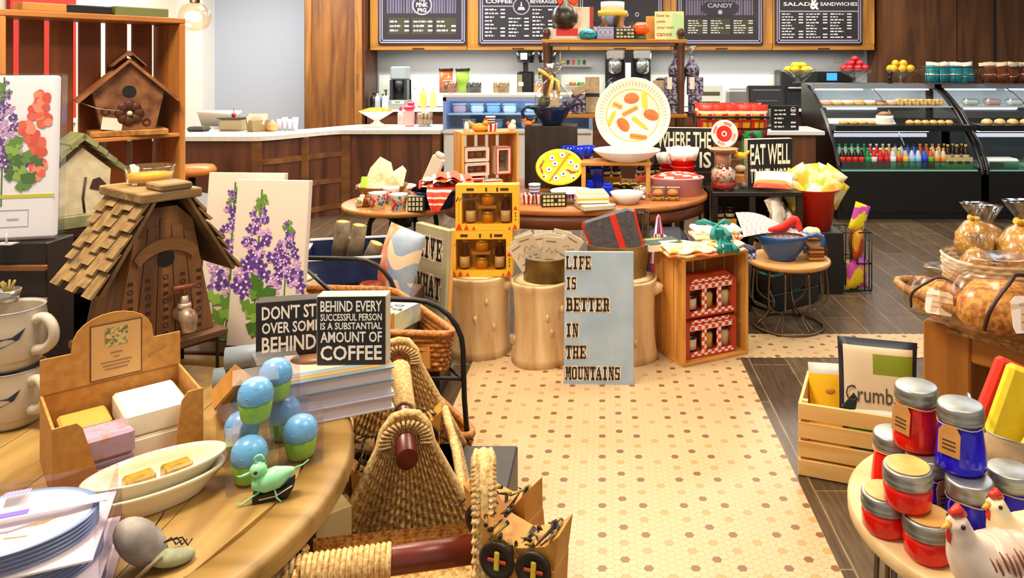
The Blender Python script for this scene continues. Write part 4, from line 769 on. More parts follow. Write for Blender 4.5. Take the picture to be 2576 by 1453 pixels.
t = E('napkin_pack', 'yellow striped pack of napkins on top of the stack', 'napkins', tb(1488, 520)+V((0, .01, .037)), 8); m = MB(C('#EFE9DA', .7)).box(.2, .19, .052, c=.004); m.mat(C('#E2B64A', .6)).bx(-.101, .101, -.0965, .0965, .02, .032); m.o('napkins', t); MB(C('#EBD79A', .7)).box(.18, .17, .012, 0, 0, .052, .003).o('top_napkin', t)
t = E('paper_bowl', 'white paper snack bowl right of the napkins', 'bowl', tb(1577, 512)); MB(C('#DEDAD4', .45)).lathe([(0, 0), (.06, 0), (.11, .075), (.105, .077), (.055, .008), (0, .008)], 28, wob=lambda a, h: 1+.012*math.sin(24*a)).o('bowl', t)
# black and yellow napkin rolls, candies, toy burgers
for k in range(4):
    t = E('striped_towel', 'black towel with a curved yellow stripe, '+['nearest the cobalt glass', 'second in the fan', 'third in the fan', 'farthest right in the fan'][k], 'towel', tb(1548+22*k, 484), 30, group='black and yellow striped towels'); MB(C('#17120E', .6)).tube([(-.05, 0, .05), (0, -.02, .065), (.06, -.05, .02)], [.018, .024, .018], 8).o('roll', t); MB(C('#E9D23A', .6)).tube([(-.035, -.02, .068), (.0, -.04, .072), (.045, -.06, .04)], [.007, .009, .007], 6).o('stripe', t)
for k in range(14):
    c = ['#D9CFC4', '#8A4A22', '#1A1512', '#C9A36A', '#E6E2E0', '#B5331E'][k % 6]; x, y = rnd.uniform(-.1, .1), rnd.uniform(-.06, .1)
    t = E('wrapped_candy', 'small wrapped candy in the loose heap right of the paper bowl', 'candy', tb(1618, 500)+V((x, y, 0)), rnd.uniform(0, 180), group='wrapped candies on the display table'); MB(C(c, .3)).ball(0, 0, .016, .018, .014, .015, 8, 6).o('sweet', t); MB(FILM).tube([(.015, 0, .016), (.035, 0, .02)], [.003, .012], 6).tube([(-.015, 0, .016), (-.035, 0, .02)], [.003, .012], 6).o('wrapper', t)
t = E('wrapped_hamper', 'clear wrapped bundle of sweets with an orange top behind the loose candies', 'bundle', tb(1624, 484)); MB(mat('mixed_sweets', '#E8E2DA', .5, 0, 'cells', '#B8925A', 60)).lathe([(0, 0), (.1, 0), (.09, .05), (0, .07)], 14).o('sweets', t); MB(FILM).lathe([(.11, 0), (.12, .04), (.06, .1), (.02, .12), (.04, .15), (0, .12)], 14, wob=lambda a, h: 1+.15*math.sin(5*a)).o('film', t); MB(C('#E0603A', .5)).t(-.02, 0, .08).slab([(-.07, 0), (.06, 0), (-.01, .05)], -.03, .03).o('label', t)
for px, l in ((1655, 'boxed toy burger nearer the candies'), (1692, 'boxed toy burger nearer the pink tub')):
    t = E('toy_burger', l, 'toy', tb(px, 503)); MB(C('#D9822A', .5)).lathe([(0, 0), (.032, 0), (.036, .012), (.036, .02), (0, .02)], 16).o('bun_base', t); MB(C('#E8B81E', .5)).box(.07, .07, .006, 0, 0, .02).o('cheese', t); MB(C('#4A2412', .6)).cyl(.036, .012, 0, 0, .026).o('patty', t); MB(C('#E2882E', .45)).lathe([(.038, .038), (.036, .055), (.02, .072), (0, .075)], 16).o('bun_top', t); MB(FILM).box(.09, .09, .095, c=.003).o('box', t)
t = E('pink_tub', 'oval pink tub filled with red and white gingham tissue', 'tub', tb(1728, 494)+V((-.06, .07, 0))); MB(C('#D99DA4', .35)).lathe([(0, 0), (.165, 0), (.18, .115), (.19, .12), (.185, .13), (.175, .125), (.16, .01), (0, .01)], 40, ey=.7).o('tub', t)
m = MB(C('#DE3A22', .6)); m.mat(C('#F4E4C8', .6)); m.lathe([(.17, .115), (.15, .14), (.12, .15), (.09, .155), (.05, .16), (.001, .162)], 28, ey=.7, mf=lambda k, i: 1 if (k+i//2) % 3 == 0 else 0); m.o('tissue', t)
# red cups with clear bundles, honey crate behind
def redcups(px, py, lab, s=1):
    t = E('red_cup_stack', lab, 'cups', tb(px, py)); t.scale = (s,)*3; m = MB(C('#C41A16', .3)); z = 0
    for k in range(4): m.lathe([(.04, z), (.062, z+.05), (.066, z+.052), (.066, z+.058), (.06, z+.058)], 24); z += .033
    m.o('cups', t); MB(mat('tissue_white', '#F3F0E6', .7)).lathe([(.06, z+.02), (.075, z+.08), (.06, z+.07), (.02, z+.06), (0, z+.06)], 20, wob=lambda a, h: 1+.25*math.sin(7*a)).o('tissue', t)
redcups(1718, 478, 'stack of glossy red cups with white tissue on the display table', 1.45); redcups(1684, 472, 'smaller stack of red cups half hidden behind the taller stack', 1.2)
def jam(loc, lab, c='#2A120C', s=1, grp='small dark jam jars'):
    t = E('jam_jar', lab, 'jar', loc, group=grp); t.scale = (s,)*3; MB(C(c, .15)).lathe([(0, 0), (.03, 0), (.032, .06), (.026, .07)], 14).o('jar', t); MB(C('#D8CDA0', .5)).lathe([(.0325, .012), (.0325, .035)], 14).o('label', t); MB(C('#2A1E16', .4)).cyl(.03, .014, 0, 0, .07, n=14).o('lid', t)
def jampack(loc, rz, lab, n, glab):
    t = E('jam_carrier', lab, 'carrier', loc, rz); w = .075*n; MB(C('#D69A1E', .6)).bx(-w/2, w/2, 0, .09, 0, .075, .002).o('box', t); MB(C('#3A2412', .5)).ball(-w*.2, -.002, .05, .02, .003, .012).o('print', t)
    for i in range(n): jam(V(loc)+MX.Rotation(R(rz), 3, 'Z') @ V((-w/2+.0375+.075*i, .045, .076)), glab)
jampack(tb(1640, 470)+V((0, .06, 0)), 6, 'mustard yellow carrier of small jam jars behind the candies', 3, 'small dark jam jar standing in the carrier on the display table')
jampack(V((.03, 5.6, ZM)), 0, 'mustard yellow carrier of jam jars in the shade under the wooden riser', 3, 'small dark jam jar under the wooden riser')
t = E('orange_bottle', 'small orange bottle with a white cap under the riser', 'bottle', tb(1523, 468)); MB(C('#D9821E', .4)).lathe([(0, 0), (.03, 0), (.03, .07), (.015, .085)], 14).o('body', t); MB(WHITE).cyl(.014, .03, 0, 0, .085).o('cap', t)
# signs and red plate beyond
boxsign('box_sign', 'black box sign with tall cream letters half hidden behind the big plate', V((.62, 5.72, ZM+.1)), -7, .46, .33, .05, ['WHERE THE', 'WIFI IS'], sizes=[1, 1])
MB(C('#2A1A10', .5)).bx(-.22, .22, 0, .12, 0, .1, .003).o('sign_riser', loc=(.62, 5.70, ZM-.0), rz=-7, label='low dark riser under the tall black box sign', cat='stand')
# ---------------------------------------------------------------- small round cafe table, left
Z1 = .75; A = V((-1.245, 4.73, 0))
t = E('cafe_table', 'small round wooden table on dark iron legs left of the display table', 'table', A)
MB(wood('cafe_top_', '#A0632A', '#CB9350', 0, 9, .4)).lathe([(0, Z1-.03), (.35, Z1-.035), (.37, Z1-.02), (.37, Z1-.004), (.362, Z1), (0, Z1)], 48).o('tabletop', t)
MB(IRON).lathe([(.22, Z1-.06), (.24, Z1-.06), (.24, Z1-.036), (.22, Z1-.036)], 30).cyl(.05, .12, 0, 0, Z1-.155).o('frame', t)
for k in range(4):
    a = R(35+90*k); f = lambda r, z: (r*math.cos(a), r*math.sin(a), z)
    MB(IRON).tube([f(.03, Z1-.14), f(.12, Z1-.07), f(.2, Z1-.09), f(.22, Z1-.2), f(.22, .25), f(.25, .08), f(.29, .012)], .016, 8).o('leg', t)
def ct(px, py): return at(px, py, Z1)
def clothpile(nm, lab, cat, loc, w, d, h, mats, seed=1, par=None, lob=5):
    q = random.Random(seed); ph = [q.uniform(0, 6) for _ in range(4)]
    m = MB(mats[0])
    for x in mats[1:]: m.mat(x)
    m.mat(mats[0])
    def wob(a, z): return 1+.14*math.sin(lob*a+ph[0]+z*30)+.08*math.sin((lob+4)*a+ph[1])
    pr = [(.8, 0), (1, .12), (.95, .35), (.75, .62), (.45, .85), (.18, .98), (.001, 1.0)]
    m.lathe([(r*w/2, z*h) for r, z in pr], 32, ey=d/w, wob=wob, mf=(lambda k, i: q.randrange(len(mats))) if len(mats) > 1 else None)
    return m.o(nm, par, loc, 0, lab if not par else None, cat if not par else None)
q = ct(952, 502); t = E('napkin_basket', 'round wicker basket of patterned cream napkins on the cafe table', 'basket', q+V((0, .08, 0)))
wk = mat('wicker_brown', '#7E4A20', .6, 0, 'wave', '#B47A3E', 55, 2, .8)
MB(wk).lathe([(0, 0), (.1, 0), (.16, .075), (.165, .085), (.155, .08), (.1, .01), (0, .01)], 28).o('basket', t)
pr_ = mat('floral_cream', '#EADDB8', .7, 0, 'noise', '#D6B98A', 30)
for k, (x, y, z, rx, rz, s) in enumerate(((-.02, .02, .08, -25, 15, .2), (.06, .0, .07, -35, -20, .17), (-.09, -.02, .06, -60, 10, .15), (.02, -.06, .05, -70, 30, .15))):
    m = MB(pr_); 
    m.M = T(x, y, z, rx, 0, rz); m.add([(-s/2, 0, 0), (s/2, 0, 0), (s*.35, .01, s*.75), (0, .03, s), (-s*.3, .01, s*.6), (0, -.03, s*.4)], [(0, 1, 5), (1, 2, 5), (2, 3, 5), (3, 4, 5), (4, 0, 5)]); m.o('napkin', t)
m = MB(C('#A6D632', .6)); m.t(-.09, -.1, .075, -20).bx(-.02, .02, -.006, .006, 0, .075, .005); m.t(-.0, -.15, .05, -60).bx(-.05, .05, -.006, .006, 0, .03, .005); m.o('ribbon', t)
def dotcup(px, py, lab):
    t = E('dotted_cup', lab, 'cup', ct(px, py)); m = MB(C('#ECE6E0', .4)).lathe([(0, 0), (.04, 0), (.05, .095), (.052, .1), (.046, .1), (.036, .006), (0, .006)], 26); m.o('cup', t)
    q = random.Random(px); m = MB(C('#D3291C', .4))
    for k in range(26):
        a = R(q.uniform(190, 350)); z = q.uniform(.012, .085); r = .04+.01*z/.095+.001; m.mat(C(q.choice(['#D3291C', '#E8A21C', '#3F9A3A', '#3A6EA8', '#D3291C', '#2F5A86']), .4)); s = q.uniform(.006, .011); da = s/r
        m.add([(r*math.cos(a+da*math.cos(b)), r*math.sin(a+da*math.cos(b)), z+s*math.sin(b)) for b in [2*pi*i/8 for i in range(8)]], [tuple(range(8))])
    a0 = R(232); m.mat(C('#C8201A', .4)); m.tube([((.043+.006*u/6)*math.cos(a0+.5*math.sin(u*.5)), (.043+.006*u/6)*math.sin(a0+.5*math.sin(u*.5)), .02+.01*u) for u in range(7)], .006, 5); m.o('print', t)
dotcup(950, 526, 'white cup with colourful dots at the left on the cafe table'); dotcup(1003, 530, 'white cup with colourful dots beside the small lettered block')
dotcup(984, 512, 'white dotted cup standing behind the two front cups')
for px, l in ((908, 'tiny cream bird figurine at the left rim of the cafe table'), (924, 'tiny brown and cream bird figurine beside the dotted cup')): birdy('bird_figurine', l, ct(px, 519), 95, '#D8C9A4' if px < 915 else '#8A4A28', '#8A2A18', .8)
t = E('lettered_block', 'small grey block with pale letter strokes in front of the blue casserole', 'block', ct(1046, 533), 4); MB(C('#1D1B18', .5)).bx(-.048, .05, 0, .05, 0, .09, .003).o('block', t); MB(C('#8E8A7A', .6)).bx(-.049, .051, 0, .05, .0895, .0915).o('top', t); m = MB(C('#C9BE94', .6))
for z in (.008, .036, .064):
    for k in range(4): m.bx(-.042+.022*k, -.028+.022*k, -.0025, -.0003, z, z+.02)
m.o('print', t)
q = ct(1085, 526)+V((.02, .06, 0)); t = E('casserole', 'dark blue casserole heaped with red printed cloths', 'casserole', q)
nv = C('#132A63', .2); MB(nv).lathe([(0, 0), (.09, 0), (.14, .1), (.15, .108), (.14, .11), (.085, .012), (0, .012)], 32).tube([(.13, 0, .07), (.19, -.0, .11), (.2, 0, .115)], .012, 6).o('pot', t)
rc = [C('#D8301C', .7), C('#E25A38', .7), C('#E8D3B4', .7), C('#C0200F', .7)]
t2 = E('red_cloths', 'heap of red and white printed cloths spilling out of the blue casserole', 'cloth', q+V((.03, -.01, .085)))
q_ = random.Random(4)
for k in range(6):
    m = MB(rc[k % 4]); m.M = T(.0+.03*(k-2.5), .03-.012*k, .02+.012*k, q_.uniform(-12, 12), q_.uniform(-10, 10), q_.uniform(-25, 25))
    m.mat(rc[(k+1) % 4]).mat(rc[k % 4])
    m.grid(lambda u, v: ((u-.5)*.24, (v-.5)*.18, .03*math.cos((u-.5)*3)+.008*math.sin(u*17+v*5)), 12, 8, mf=lambda u, v: 1 if int(u*9) % 3 == 0 else 0); m.o('cloth', t2)
m = MB(rc[0]); m.mat(rc[2]).mat(rc[0]); m.grid(lambda u, v: (-.07+.19*u*(1-v*.75)+.05*v, -.07-.11*min(1, v*2.2)-.01*v+.006*math.sin(u*12), .055-.15*max(0, v-.25)-.015*v), 12, 14, mf=lambda u, v: 1 if int(v*14) in (4, 7, 10) else 0); m.o('cloth', t2)
t = E('serving_tray', 'pale grey serving tray standing propped among the cloths', 'tray', ct(1052, 505)+V((.0, .06, .0)), -18); MB(C('#CDC5B4', .45)).t(0, 0, .0, -4, 24).bx(-.045, .05, -.012, .012, 0, .30, .012).bx(-.03, .035, -.016, .016, .29, .33, .012).o('tray', t)
t = E('white_dish', 'white dish behind the cream napkins on the cafe table', 'dish', ct(1006, 488)+V((0, .02, 0))); MB(WHITE).lathe([(0, 0), (.06, 0), (.1, .05), (.1, .055), (.095, .052), (0, .01)], 24).o('dish', t)
clothpile('white_cloth', 'crumpled white cloth at the right rim of the cafe table', 'cloth', ct(1140, 516)+V((-.02, .0, 0)), .16, .12, .05, [C('#EEEAE6', .7), C('#B8302A', .6), C('#EEEAE6', .7)], 6)
# plates on a copper lidded jar, left of the table crate
q = V((-.98, 5.62, ZM)); t = E('copper_jar', 'copper coloured glass jar with a blue grey lid behind the honey boxes', 'jar', q); MB(C('#8A4F22', .25)).lathe([(0, 0), (.06, 0), (.065, .1), (.05, .13)], 20).o('jar', t); MB(C('#8FA3B8', .3, .5)).cyl(.055, .03, 0, 0, .13).o('lid', t)
for k in range(4): MB(C('#DDD7CB', .35)).lathe([(0, 0), (.05, 0), (.085, .02), (.083, .024), (0, .006)], 24).o('cream_dish', loc=q+V((0, 0, .161+.025*k)), label='cream dish, '+['lowest', 'second', 'third', 'topmost'][k]+' of the stack on the copper jar', cat='dish', group='stack of cream dishes')
# ---------------------------------------------------------------- log stumps, honey boxes, tins
def stump(x, y, r, h, lab, seed):
    q = random.Random(seed); a1, a2 = q.uniform(0, 6), q.uniform(0, 6)
    bark = mat('pale_bark', '#BE9560', .65, 0, 'wood', '#E2C697', 12, 2, bump=.7, lo=.3, hi=.62); t = E('log_stump', lab, 'stump', (x, y, 0), group='pale log stumps on the mosaic floor')
    wob = lambda a, z: 1+.035*math.sin(2*a+a1)+.02*math.sin(5*a+a2+z*6)+.05*max(0, 1-z/.12)
    MB(bark).lathe([(.001, 0)]+[(r*(1.0-.05*math.sin(pi*k/10)), h*k/10) for k in range(10)]+[(r*1.04, h*.97), (r*1.03, h*.995), (r*.98, h)], 36, wob=wob).o('trunk', t)
    MB(mat('cut_wood', '#C9A873', .6, 0, 'noise', '#E4CBA0', 14)).lathe([(r*.985, h), (r*.6, h+.003), (.001, h+.003)], 36, wob=wob).o('cut_top', t)
    m = MB(bark)
    for k in range(4):
        a = R(q.uniform(200, 340)); z = h*q.uniform(.25, .85); m.ball(r*.98*math.cos(a), r*.98*math.sin(a), z, .010, .010, .02, 8, 6)
    a = R(-10); m.tube([(r*.9*math.cos(a), r*.9*math.sin(a), h*.86), (r*1.12*math.cos(a), r*1.12*math.sin(a), h*.9), (r*1.17*math.cos(a), r*1.17*math.sin(a), h*.93)], [.04, .034, .018], 10); m.o('knots', t); return t
stump(-.685, 4.24, .162, .44, 'pale log stump carrying the two yellow honey gift boxes', 1)
stump(-.33, 4.13, .162, .44, 'pale log stump carrying the tin of paper notes', 2)
stump(.13, 4.16, .162, .44, 'pale log stump half hidden behind the blue lettered sign', 3)
def honeybox(loc, rz, lab):
    t = E('honey_gift_box', lab, 'gift box', loc, rz); w, h, d, b = .345, .25, .085, .035; ye = mat('honey_yellow', '#E9B62E', .5)
    m = MB(ye).bx(-w/2, w/2, 0, d, 0, b).bx(-w/2, w/2, 0, d, h-.045, h).bx(-w/2, -w/2+b, 0, d, b, h-.045).bx(w/2-b, w/2, 0, d, b, h-.045); m.mat(C('#B98A3C', .6)).bx(-w/2+.002, w/2-.002, d-.004, d, .002, h-.002); m.o('box', t)
    m = MB(C('#D8381A', .5))
    for x, s in ((-w/2+.02, .03), (-w/2+.06, .022), (-w/2+.1, .016), (w/2-.02, .024), (w/2-.05, .014)): m.slab([(x-s*.6, .004), (x+s*.6, .004), (x+s*.3, .004+s*.7), (x, .004+s*1.3), (x-s*.3, .004+s*.7)], -.0016, -.0003)
    m.slab([(w/2-.03, h*.45), (w/2-.006, h*.45), (w/2-.012, h*.5), (w/2-.017, h*.54), (w/2-.024, h*.5)], -.0016, -.0003); m.mat(C('#3A2410', .5))
    m.bx(-w/2+.06, -w/2+.1, -.0016, -.0003, h-.032, h-.018).bx(w/2-.1, w/2-.055, -.0016, -.0003, h-.032, h-.018).bx(-.01, 0, -.0016, -.0003, h-.036, h-.015).bx(.05, .06, -.0016, -.0003, h-.036, h-.015).bx(w/2-.02, w/2-.014, -.0016, -.0003, h*.22, h*.25).bx(w/2-.02, w/2-.014, -.0016, -.0003, h*.3, h*.33).bx(w/2-.02, w/2-.014, -.0016, -.0003, h*.36, h*.39)
    m.tube([(-w/2+.004, -.001, h-.09), (-w/2+.015, -.001, h-.065), (-w/2+.022, -.001, h-.085), (-w/2+.03, -.001, h-.07)], .003, 5); m.mat(C('#C98A1A', .5)); m.bx(-w/2+.016, -w/2+.019, -.0016, -.0003, .05, h-.09); m.o('print', t)
    for x in (-.095, .098):
        bt = MB(C('#3C1A10', .12)).lathe([(0, 0), (.026, 0), (.027, .075), (.024, .1), (.012, .13), (.012, .145)], 16, x, .042, b).o('syrup_bottle', t)
        MB(C('#D8C9A8', .5)).lathe([(.0275, .01), (.0275, .07)], 16, x, .042, b).o('label', bt); MB(C('#B7A878', .4)).cyl(.0135, .02, x, .042, b+.145, n=14).o('cap', bt)
    for z, r in ((b, .03), (.135, .036)):
        j = MB(C('#D9941C', .2)).lathe([(0, 0), (r, 0), (r*1.05, .03), (r*.95, .048)], 18, .0, .045, z).o('honey_jar', t); MB(C('#C9B25A', .3, .5)).cyl(r*.97, .014, .0, .045, z+.049, n=18).o('lid', j)
    MB(mat('card_insert', '#B58A4A', .7)).bx(-.05, .05, .01, .078, .118, .133).o('insert', t)
    MB(mat('box_window', '#F6EFE2', .06, k='glass', st=.08)).bx(-w/2+b, w/2-b, .002, .0035, b, h-.045).o('window', t); return t
honeybox((-.665, 4.14, .444), 1, 'yellow honey gift box, lower of the stack on the left stump')
honeybox((-.632, 4.145, .696), 2, 'yellow honey gift box, upper of the stack on the left stump')
q = at(1376, 703, .444); t = E('paper_tin', 'brassy tin of pale paper notes on the middle stump', 'tin', (-.305, 4.12, .444))
MB(mat('old_brass', '#6E5A2C', .35, .7, 'noise', '#8E7A48', 8)).lathe([(0, 0), (.125, 0), (.125, .118), (.13, .122), (.122, .122), (.12, .008), (0, .008)], 32).o('tin', t)
q_ = random.Random(8)
for k in range(16):
    a = -75+150*k/15; m = MB(C('#DCCDB4', .7)); m.M = T(.085*math.sin(R(a)), -.05+.06*(k % 3)/2, .07+.012*(k % 4), q_.uniform(4, 18), a*.42, q_.uniform(-10, 10)); m.bx(-.05, .05, -.0015, .0015, 0, .16); m.mat(C('#8A7C68', .7)).bx(-.035, .02, -.0022, -.0015, .13, .138).bx(-.03, .03, -.0022, -.0015, .03, .036).tube([(-.03, -.002, .075), (-.01, -.002, .1), (.0, -.002, .07), (.02, -.002, .095), (.03, -.002, .075)], .0018, 4); m.o('paper_note', t)
t = E('towel_tin', 'pale tin behind the blue sign holding the grey towel', 'tin', (.085, 4.19, .444)); MB(mat('towel_tin_metal', '#B39C6A', .4, .5, 'noise', '#8F7B50', 10)).lathe([(0, 0), (.12, 0), (.125, .17), (.13, .175), (.12, .172), (.115, .01), (0, .01)], 28, ex=1.35).o('tin', t)
t = E('grey_towel', 'folded charcoal towel with a red band standing in the pale tin', 'towel', (.075, 4.17, .565), 4)
gm = mat('charcoal_terry', '#4A464C', .9, 0, 'noise', '#5C585E', 60, bump=.3); rm = C('#D9301C', .6)
tw = [(-.125, .04), (.12, .015), (.135, .06), (.09, .235), (.06, .243), (-.17, .175), (-.175, .15)]
MB(gm).slab(tw, -.04, .035).o('towel', t); m = MB(rm); m.slab([(.02, .028), (.058, .024), (-.005, .222), (-.04, .215)], -.0425, -.039); m.o('ribbon', t)
m = MB(rm); m.slab([(x-.012, z-.012) for x, z in tw], .036, .05); m.slab([(.115, .012), (.13, .01), (.15, .06), (.105, .235), (.09, .235), (.135, .062)], -.03, .03); m.o('red_lining', t); MB(C('#2A3468', .7)).slab([(-.1, .02), (.1, .0), (.12, .02), (-.12, .04)], -.036, .03).o('blue_edge', t)
# ---------------------------------------------------------------- blue lettered board: slab letters built stroke by stroke
GL = {'L': [(0, 0, .3, 1), (0, 0, 1, .14), (.86, 0, 1, .32), (-.05, .88, .45, 1)], 'I': [(.3, 0, .66, 1), (.1, 0, .86, .13), (.1, .87, .86, 1)], 'F': [(.12, 0, .42, 1), (0, 0, .58, .13), (0, .87, 1, 1), (.86, .66, 1, 1), (.4, .44, .72, .56), (.62, .36, .74, .64)],
 'E': [(.12, 0, .42, 1), (0, 0, 1, .13), (0, .87, 1, 1), (.86, .66, 1, 1), (.86, 0, 1, .34), (.4, .44, .7, .56), (.62, .36, .74, .64)], 'S': [(.05, .5, .33, .95), (.62, .05, .92, .52), (.15, .87, .85, 1), (.12, 0, .85, .13), (.18, .44, .8, .57), (.82, .68, .95, 1), (.02, 0, .14, .34)],
 'B': [(.1, 0, .4, 1), (0, 0, .8, .13), (0, .87, .8, 1), (.3, .44, .8, .57), (.66, .52, .94, .94), (.7, .06, 1, .5)], 'T': [(.34, 0, .66, 1), (.18, 0, .82, .12), (0, .86, 1, 1), (0, .66, .13, 1), (.87, .66, 1, 1)], 'R': [(.1, 0, .4, 1), (0, 0, .52, .13), (0, .87, .8, 1), (.3, .44, .78, .57), (.64, .52, .92, .94), (.6, .1, .86, .48), (.7, 0, 1.02, .13)],
 'N': [(.08, 0, .24, 1), (.76, 0, .92, 1), (0, .88, .34, 1), (0, 0, .34, .12), (.62, .88, 1, 1), (.24, .62, .46, 1), (.4, .3, .62, .72), (.56, 0, .78, .42)], 'H': [(.08, 0, .34, 1), (.66, 0, .92, 1), (0, 0, .42, .12), (0, .88, .42, 1), (.58, 0, 1, .12), (.58, .88, 1, 1), (.3, .44, .7, .57)],
 'M': [(.06, 0, .2, 1), (.78, 0, 1.0, 1), (0, 0, .28, .12), (-.04, .88, .3, 1), (.7, 0, 1.06, .12), (.7, .88, 1.06, 1), (.2, .5, .4, .95), (.36, .2, .58, .62), (.54, .5, .78, .95)], 'O': [(.02, .12, .32, .88), (.68, .12, .98, .88), (.16, .87, .84, 1), (.16, 0, .84, .13)], 'U': [(.08, .12, .36, 1), (.7, .12, .86, 1), (0, .88, .44, 1), (.56, .88, 1, 1), (.2, 0, .78, .13)],
 'A': [(.06, 0, .22, .4), (.16, .36, .36, .75), (.3, .7, .62, 1), (.5, .36, .78, .75), (.62, 0, .92, .4), (-.06, 0, .34, .12), (.54, 0, 1.04, .12), (.2, .3, .7, .4)], 'W': [(.0, .88, .34, 1), (.08, .4, .3, 1), (.18, 0, .42, .5), (.38, .3, .6, .8), (.58, 0, .8, .5), (.7, .4, .86, 1), (.64, .88, 1, 1)], 'V': [(0, .88, .4, 1), (.08, .5, .34, 1), (.24, .15, .5, .6), (.4, 0, .6, .3), (.5, .4, .78, 1), (.6, .88, 1, 1)], 'Y': [(0, .88, .4, 1), (.08, .5, .36, 1), (.62, .5, .86, 1), (.6, .88, 1, 1), (.34, 0, .66, .56), (.2, 0, .8, .12)]}
def slabtext(t, par, s, x, z, w, h, ink, halo):
    n = len(s); cw = w/n; m1 = MB(halo); m2 = MB(ink)
    for k, ch in enumerate(s):
        if ch not in GL: continue
        cx = x+cw*k; gw = cw*.84; e = h*.08
        for a, b, c, d in GL[ch]:
            m1.bx(cx+a*gw-e, cx+c*gw+e, -.0012, -.0003, z+b*h-e, z+d*h+e); m2.bx(cx+a*gw, cx+c*gw, -.0024, -.0013, z+b*h, z+d*h)
    m1.o('halo', par); m2.o('lettering', par)
q = at(1505, 966, 0); t = E('lettered_board', 'tall pale blue board lettered with a mountain saying, leaning on the stumps', 'sign', (-.018, 3.785, .0), -1.5, rx=-6)
bw, bh = .352, .655
MB(mat('blue_board', '#93A9BE', .55, 0, 'noise', '#A9BCCD', 5)).bx(-bw/2, bw/2, 0, .018, 0, bh, .002).o('board', t); MB(pine(2)).bx(-bw/2+.001, bw/2-.001, .0185, .026, .001, bh-.001).o('backing', t)
bi, hb = C('#1A0F0A', .6), C('#EAD8BC', .6); L0 = -bw/2+.01
for s, zt, w, h in (('LIFE', .632, .128, .065), ('IS', .527, .054, .06), ('BETTER', .425, .225, .066), ('IN', .298, .067, .064), ('THE', .19, .106, .062), ('MOUNTAINS', .088, .278, .062)): slabtext(t, t, s, L0, zt-h, w, h, bi, hb)
# ---------------------------------------------------------------- crate of red gingham gift boxes with fabrics on top
QC = V((.62, 4.09, 0)); c = E('wooden_crate', 'large upright pine crate holding two red gingham gift boxes', 'crate', QC, 27); w, h, d, k = .43, .58, .30, .018
for z, nm in ((0.003, 'base_board'), (h-k, 'top_board')): MB(pine(0)).bx(-w/2, w/2, 0, d, z, z+k, .002).o(nm, c)
for s in (-1, 1):
    for i in range(3): MB(pine(2)).bx(*((-w/2, -w/2+k) if s < 0 else (w/2-k, w/2)), i*.103, i*.103+.094, k+.003, h-k, .002).o('side_slat', c)
for i in range(5): MB(pine(2)).bx(-w/2+k+.008+i*.079, -w/2+k+.008+i*.079+.066, d-.012, d, k+.003, h-k).o('back_slat', c)
ging = mat('red_gingham', '#D8402A', .6, 0, 'check', '#EFE0D2', 46)
def ginghambox(z, lab):
    p = QC+MX.Rotation(R(27), 3, 'Z') @ V((-.012, .035, z)); t = E('gingham_gift_box', lab, 'gift box', p, 25); w, h, d = .33, .215, .14
    m = MB(C('#B8401E', .6)); m.bx(-w/2, w/2, .0, d, 0, .03).bx(-w/2, w/2, .0, d, .155, .185).bx(-w/2, -w/2+.03, .0, d, .03, .155).bx(w/2-.03, w/2, .0, d, .03, .155).bx(-w/2+.03, w/2-.03, d-.01, d, .03, .155); m.add([(-w/2, 0, .185), (w/2, 0, .185), (w/2, d, .185), (-w/2, d, .185), (-w/2+.03, .05, h), (w/2-.03, .05, h), (w/2-.03, d-.03, h), (-w/2+.03, d-.03, h)], [(0, 1, 5, 4), (1, 2, 6, 5), (2, 3, 7, 6), (3, 0, 4, 7), (4, 5, 6, 7)]); m.o('box', t)
    m = MB(ging); f = -.002; m.bx(-w/2+.04, w/2-.02, f, 0, .01, .035).bx(-w/2+.03, w/2-.03, f-.004, 0, .15, .18).bx(-.06, -.03, f, 0, .035, .15).bx(.035, .065, f, 0, .035, .15).bx(-w/2+.04, w/2-.05, f-.002, .0, .188, .205); m.o('gingham_trim', t)
    for x, c_, lb in ((-.105, '#3A1A12', 1), (.0, '#C9A24A', 0), (.108, '#C9B48A', 0)):
        j = MB(C(c_, .2)).lathe([(0, 0), (.034, 0), (.036, .07), (.026, .09)], 16, x, .05, .031).o('jar', t); MB(C('#2A1A12', .4)).cyl(.028, .02, x, .05, .121, n=14).o('lid', j)
        if lb: MB(C('#D8C8A2', .6)).lathe([(.0365, .008), (.0368, .065)], 16, x, .05, .031).o('label', j)
ginghambox(.022, 'red gingham gift box of jars, lower in the upright crate'); ginghambox(.242, 'red gingham gift box of jars, upper in the upright crate')
ZC2 = .583
def onc(dx, dy, z=0): return QC+MX.Rotation(R(27), 3, 'Z') @ V((dx, dy, ZC2+z))
def floral(nm, base, cols, sc): return mat(nm, base, .75, 0, 'cells', cols, sc)
fl1 = mat('fabric_floral', '#EFE4C4', .75, 0, 'noise', '#D8412A', 26, lo=.56, hi=.6); fl2 = mat('fabric_paisley', '#EBC88A', .75, 0, 'noise', '#E0703A', 22, lo=.48, hi=.53); fl3 = mat('fabric_multi', '#F0E8D0', .75, 0, 'noise', '#C9A22A', 30, lo=.52, hi=.56); tl = C('#12807A', .55); fl4 = mat('fabric_white', '#F4EEDE', .75, 0, 'noise', '#E2B84A', 16, lo=.58, hi=.64)
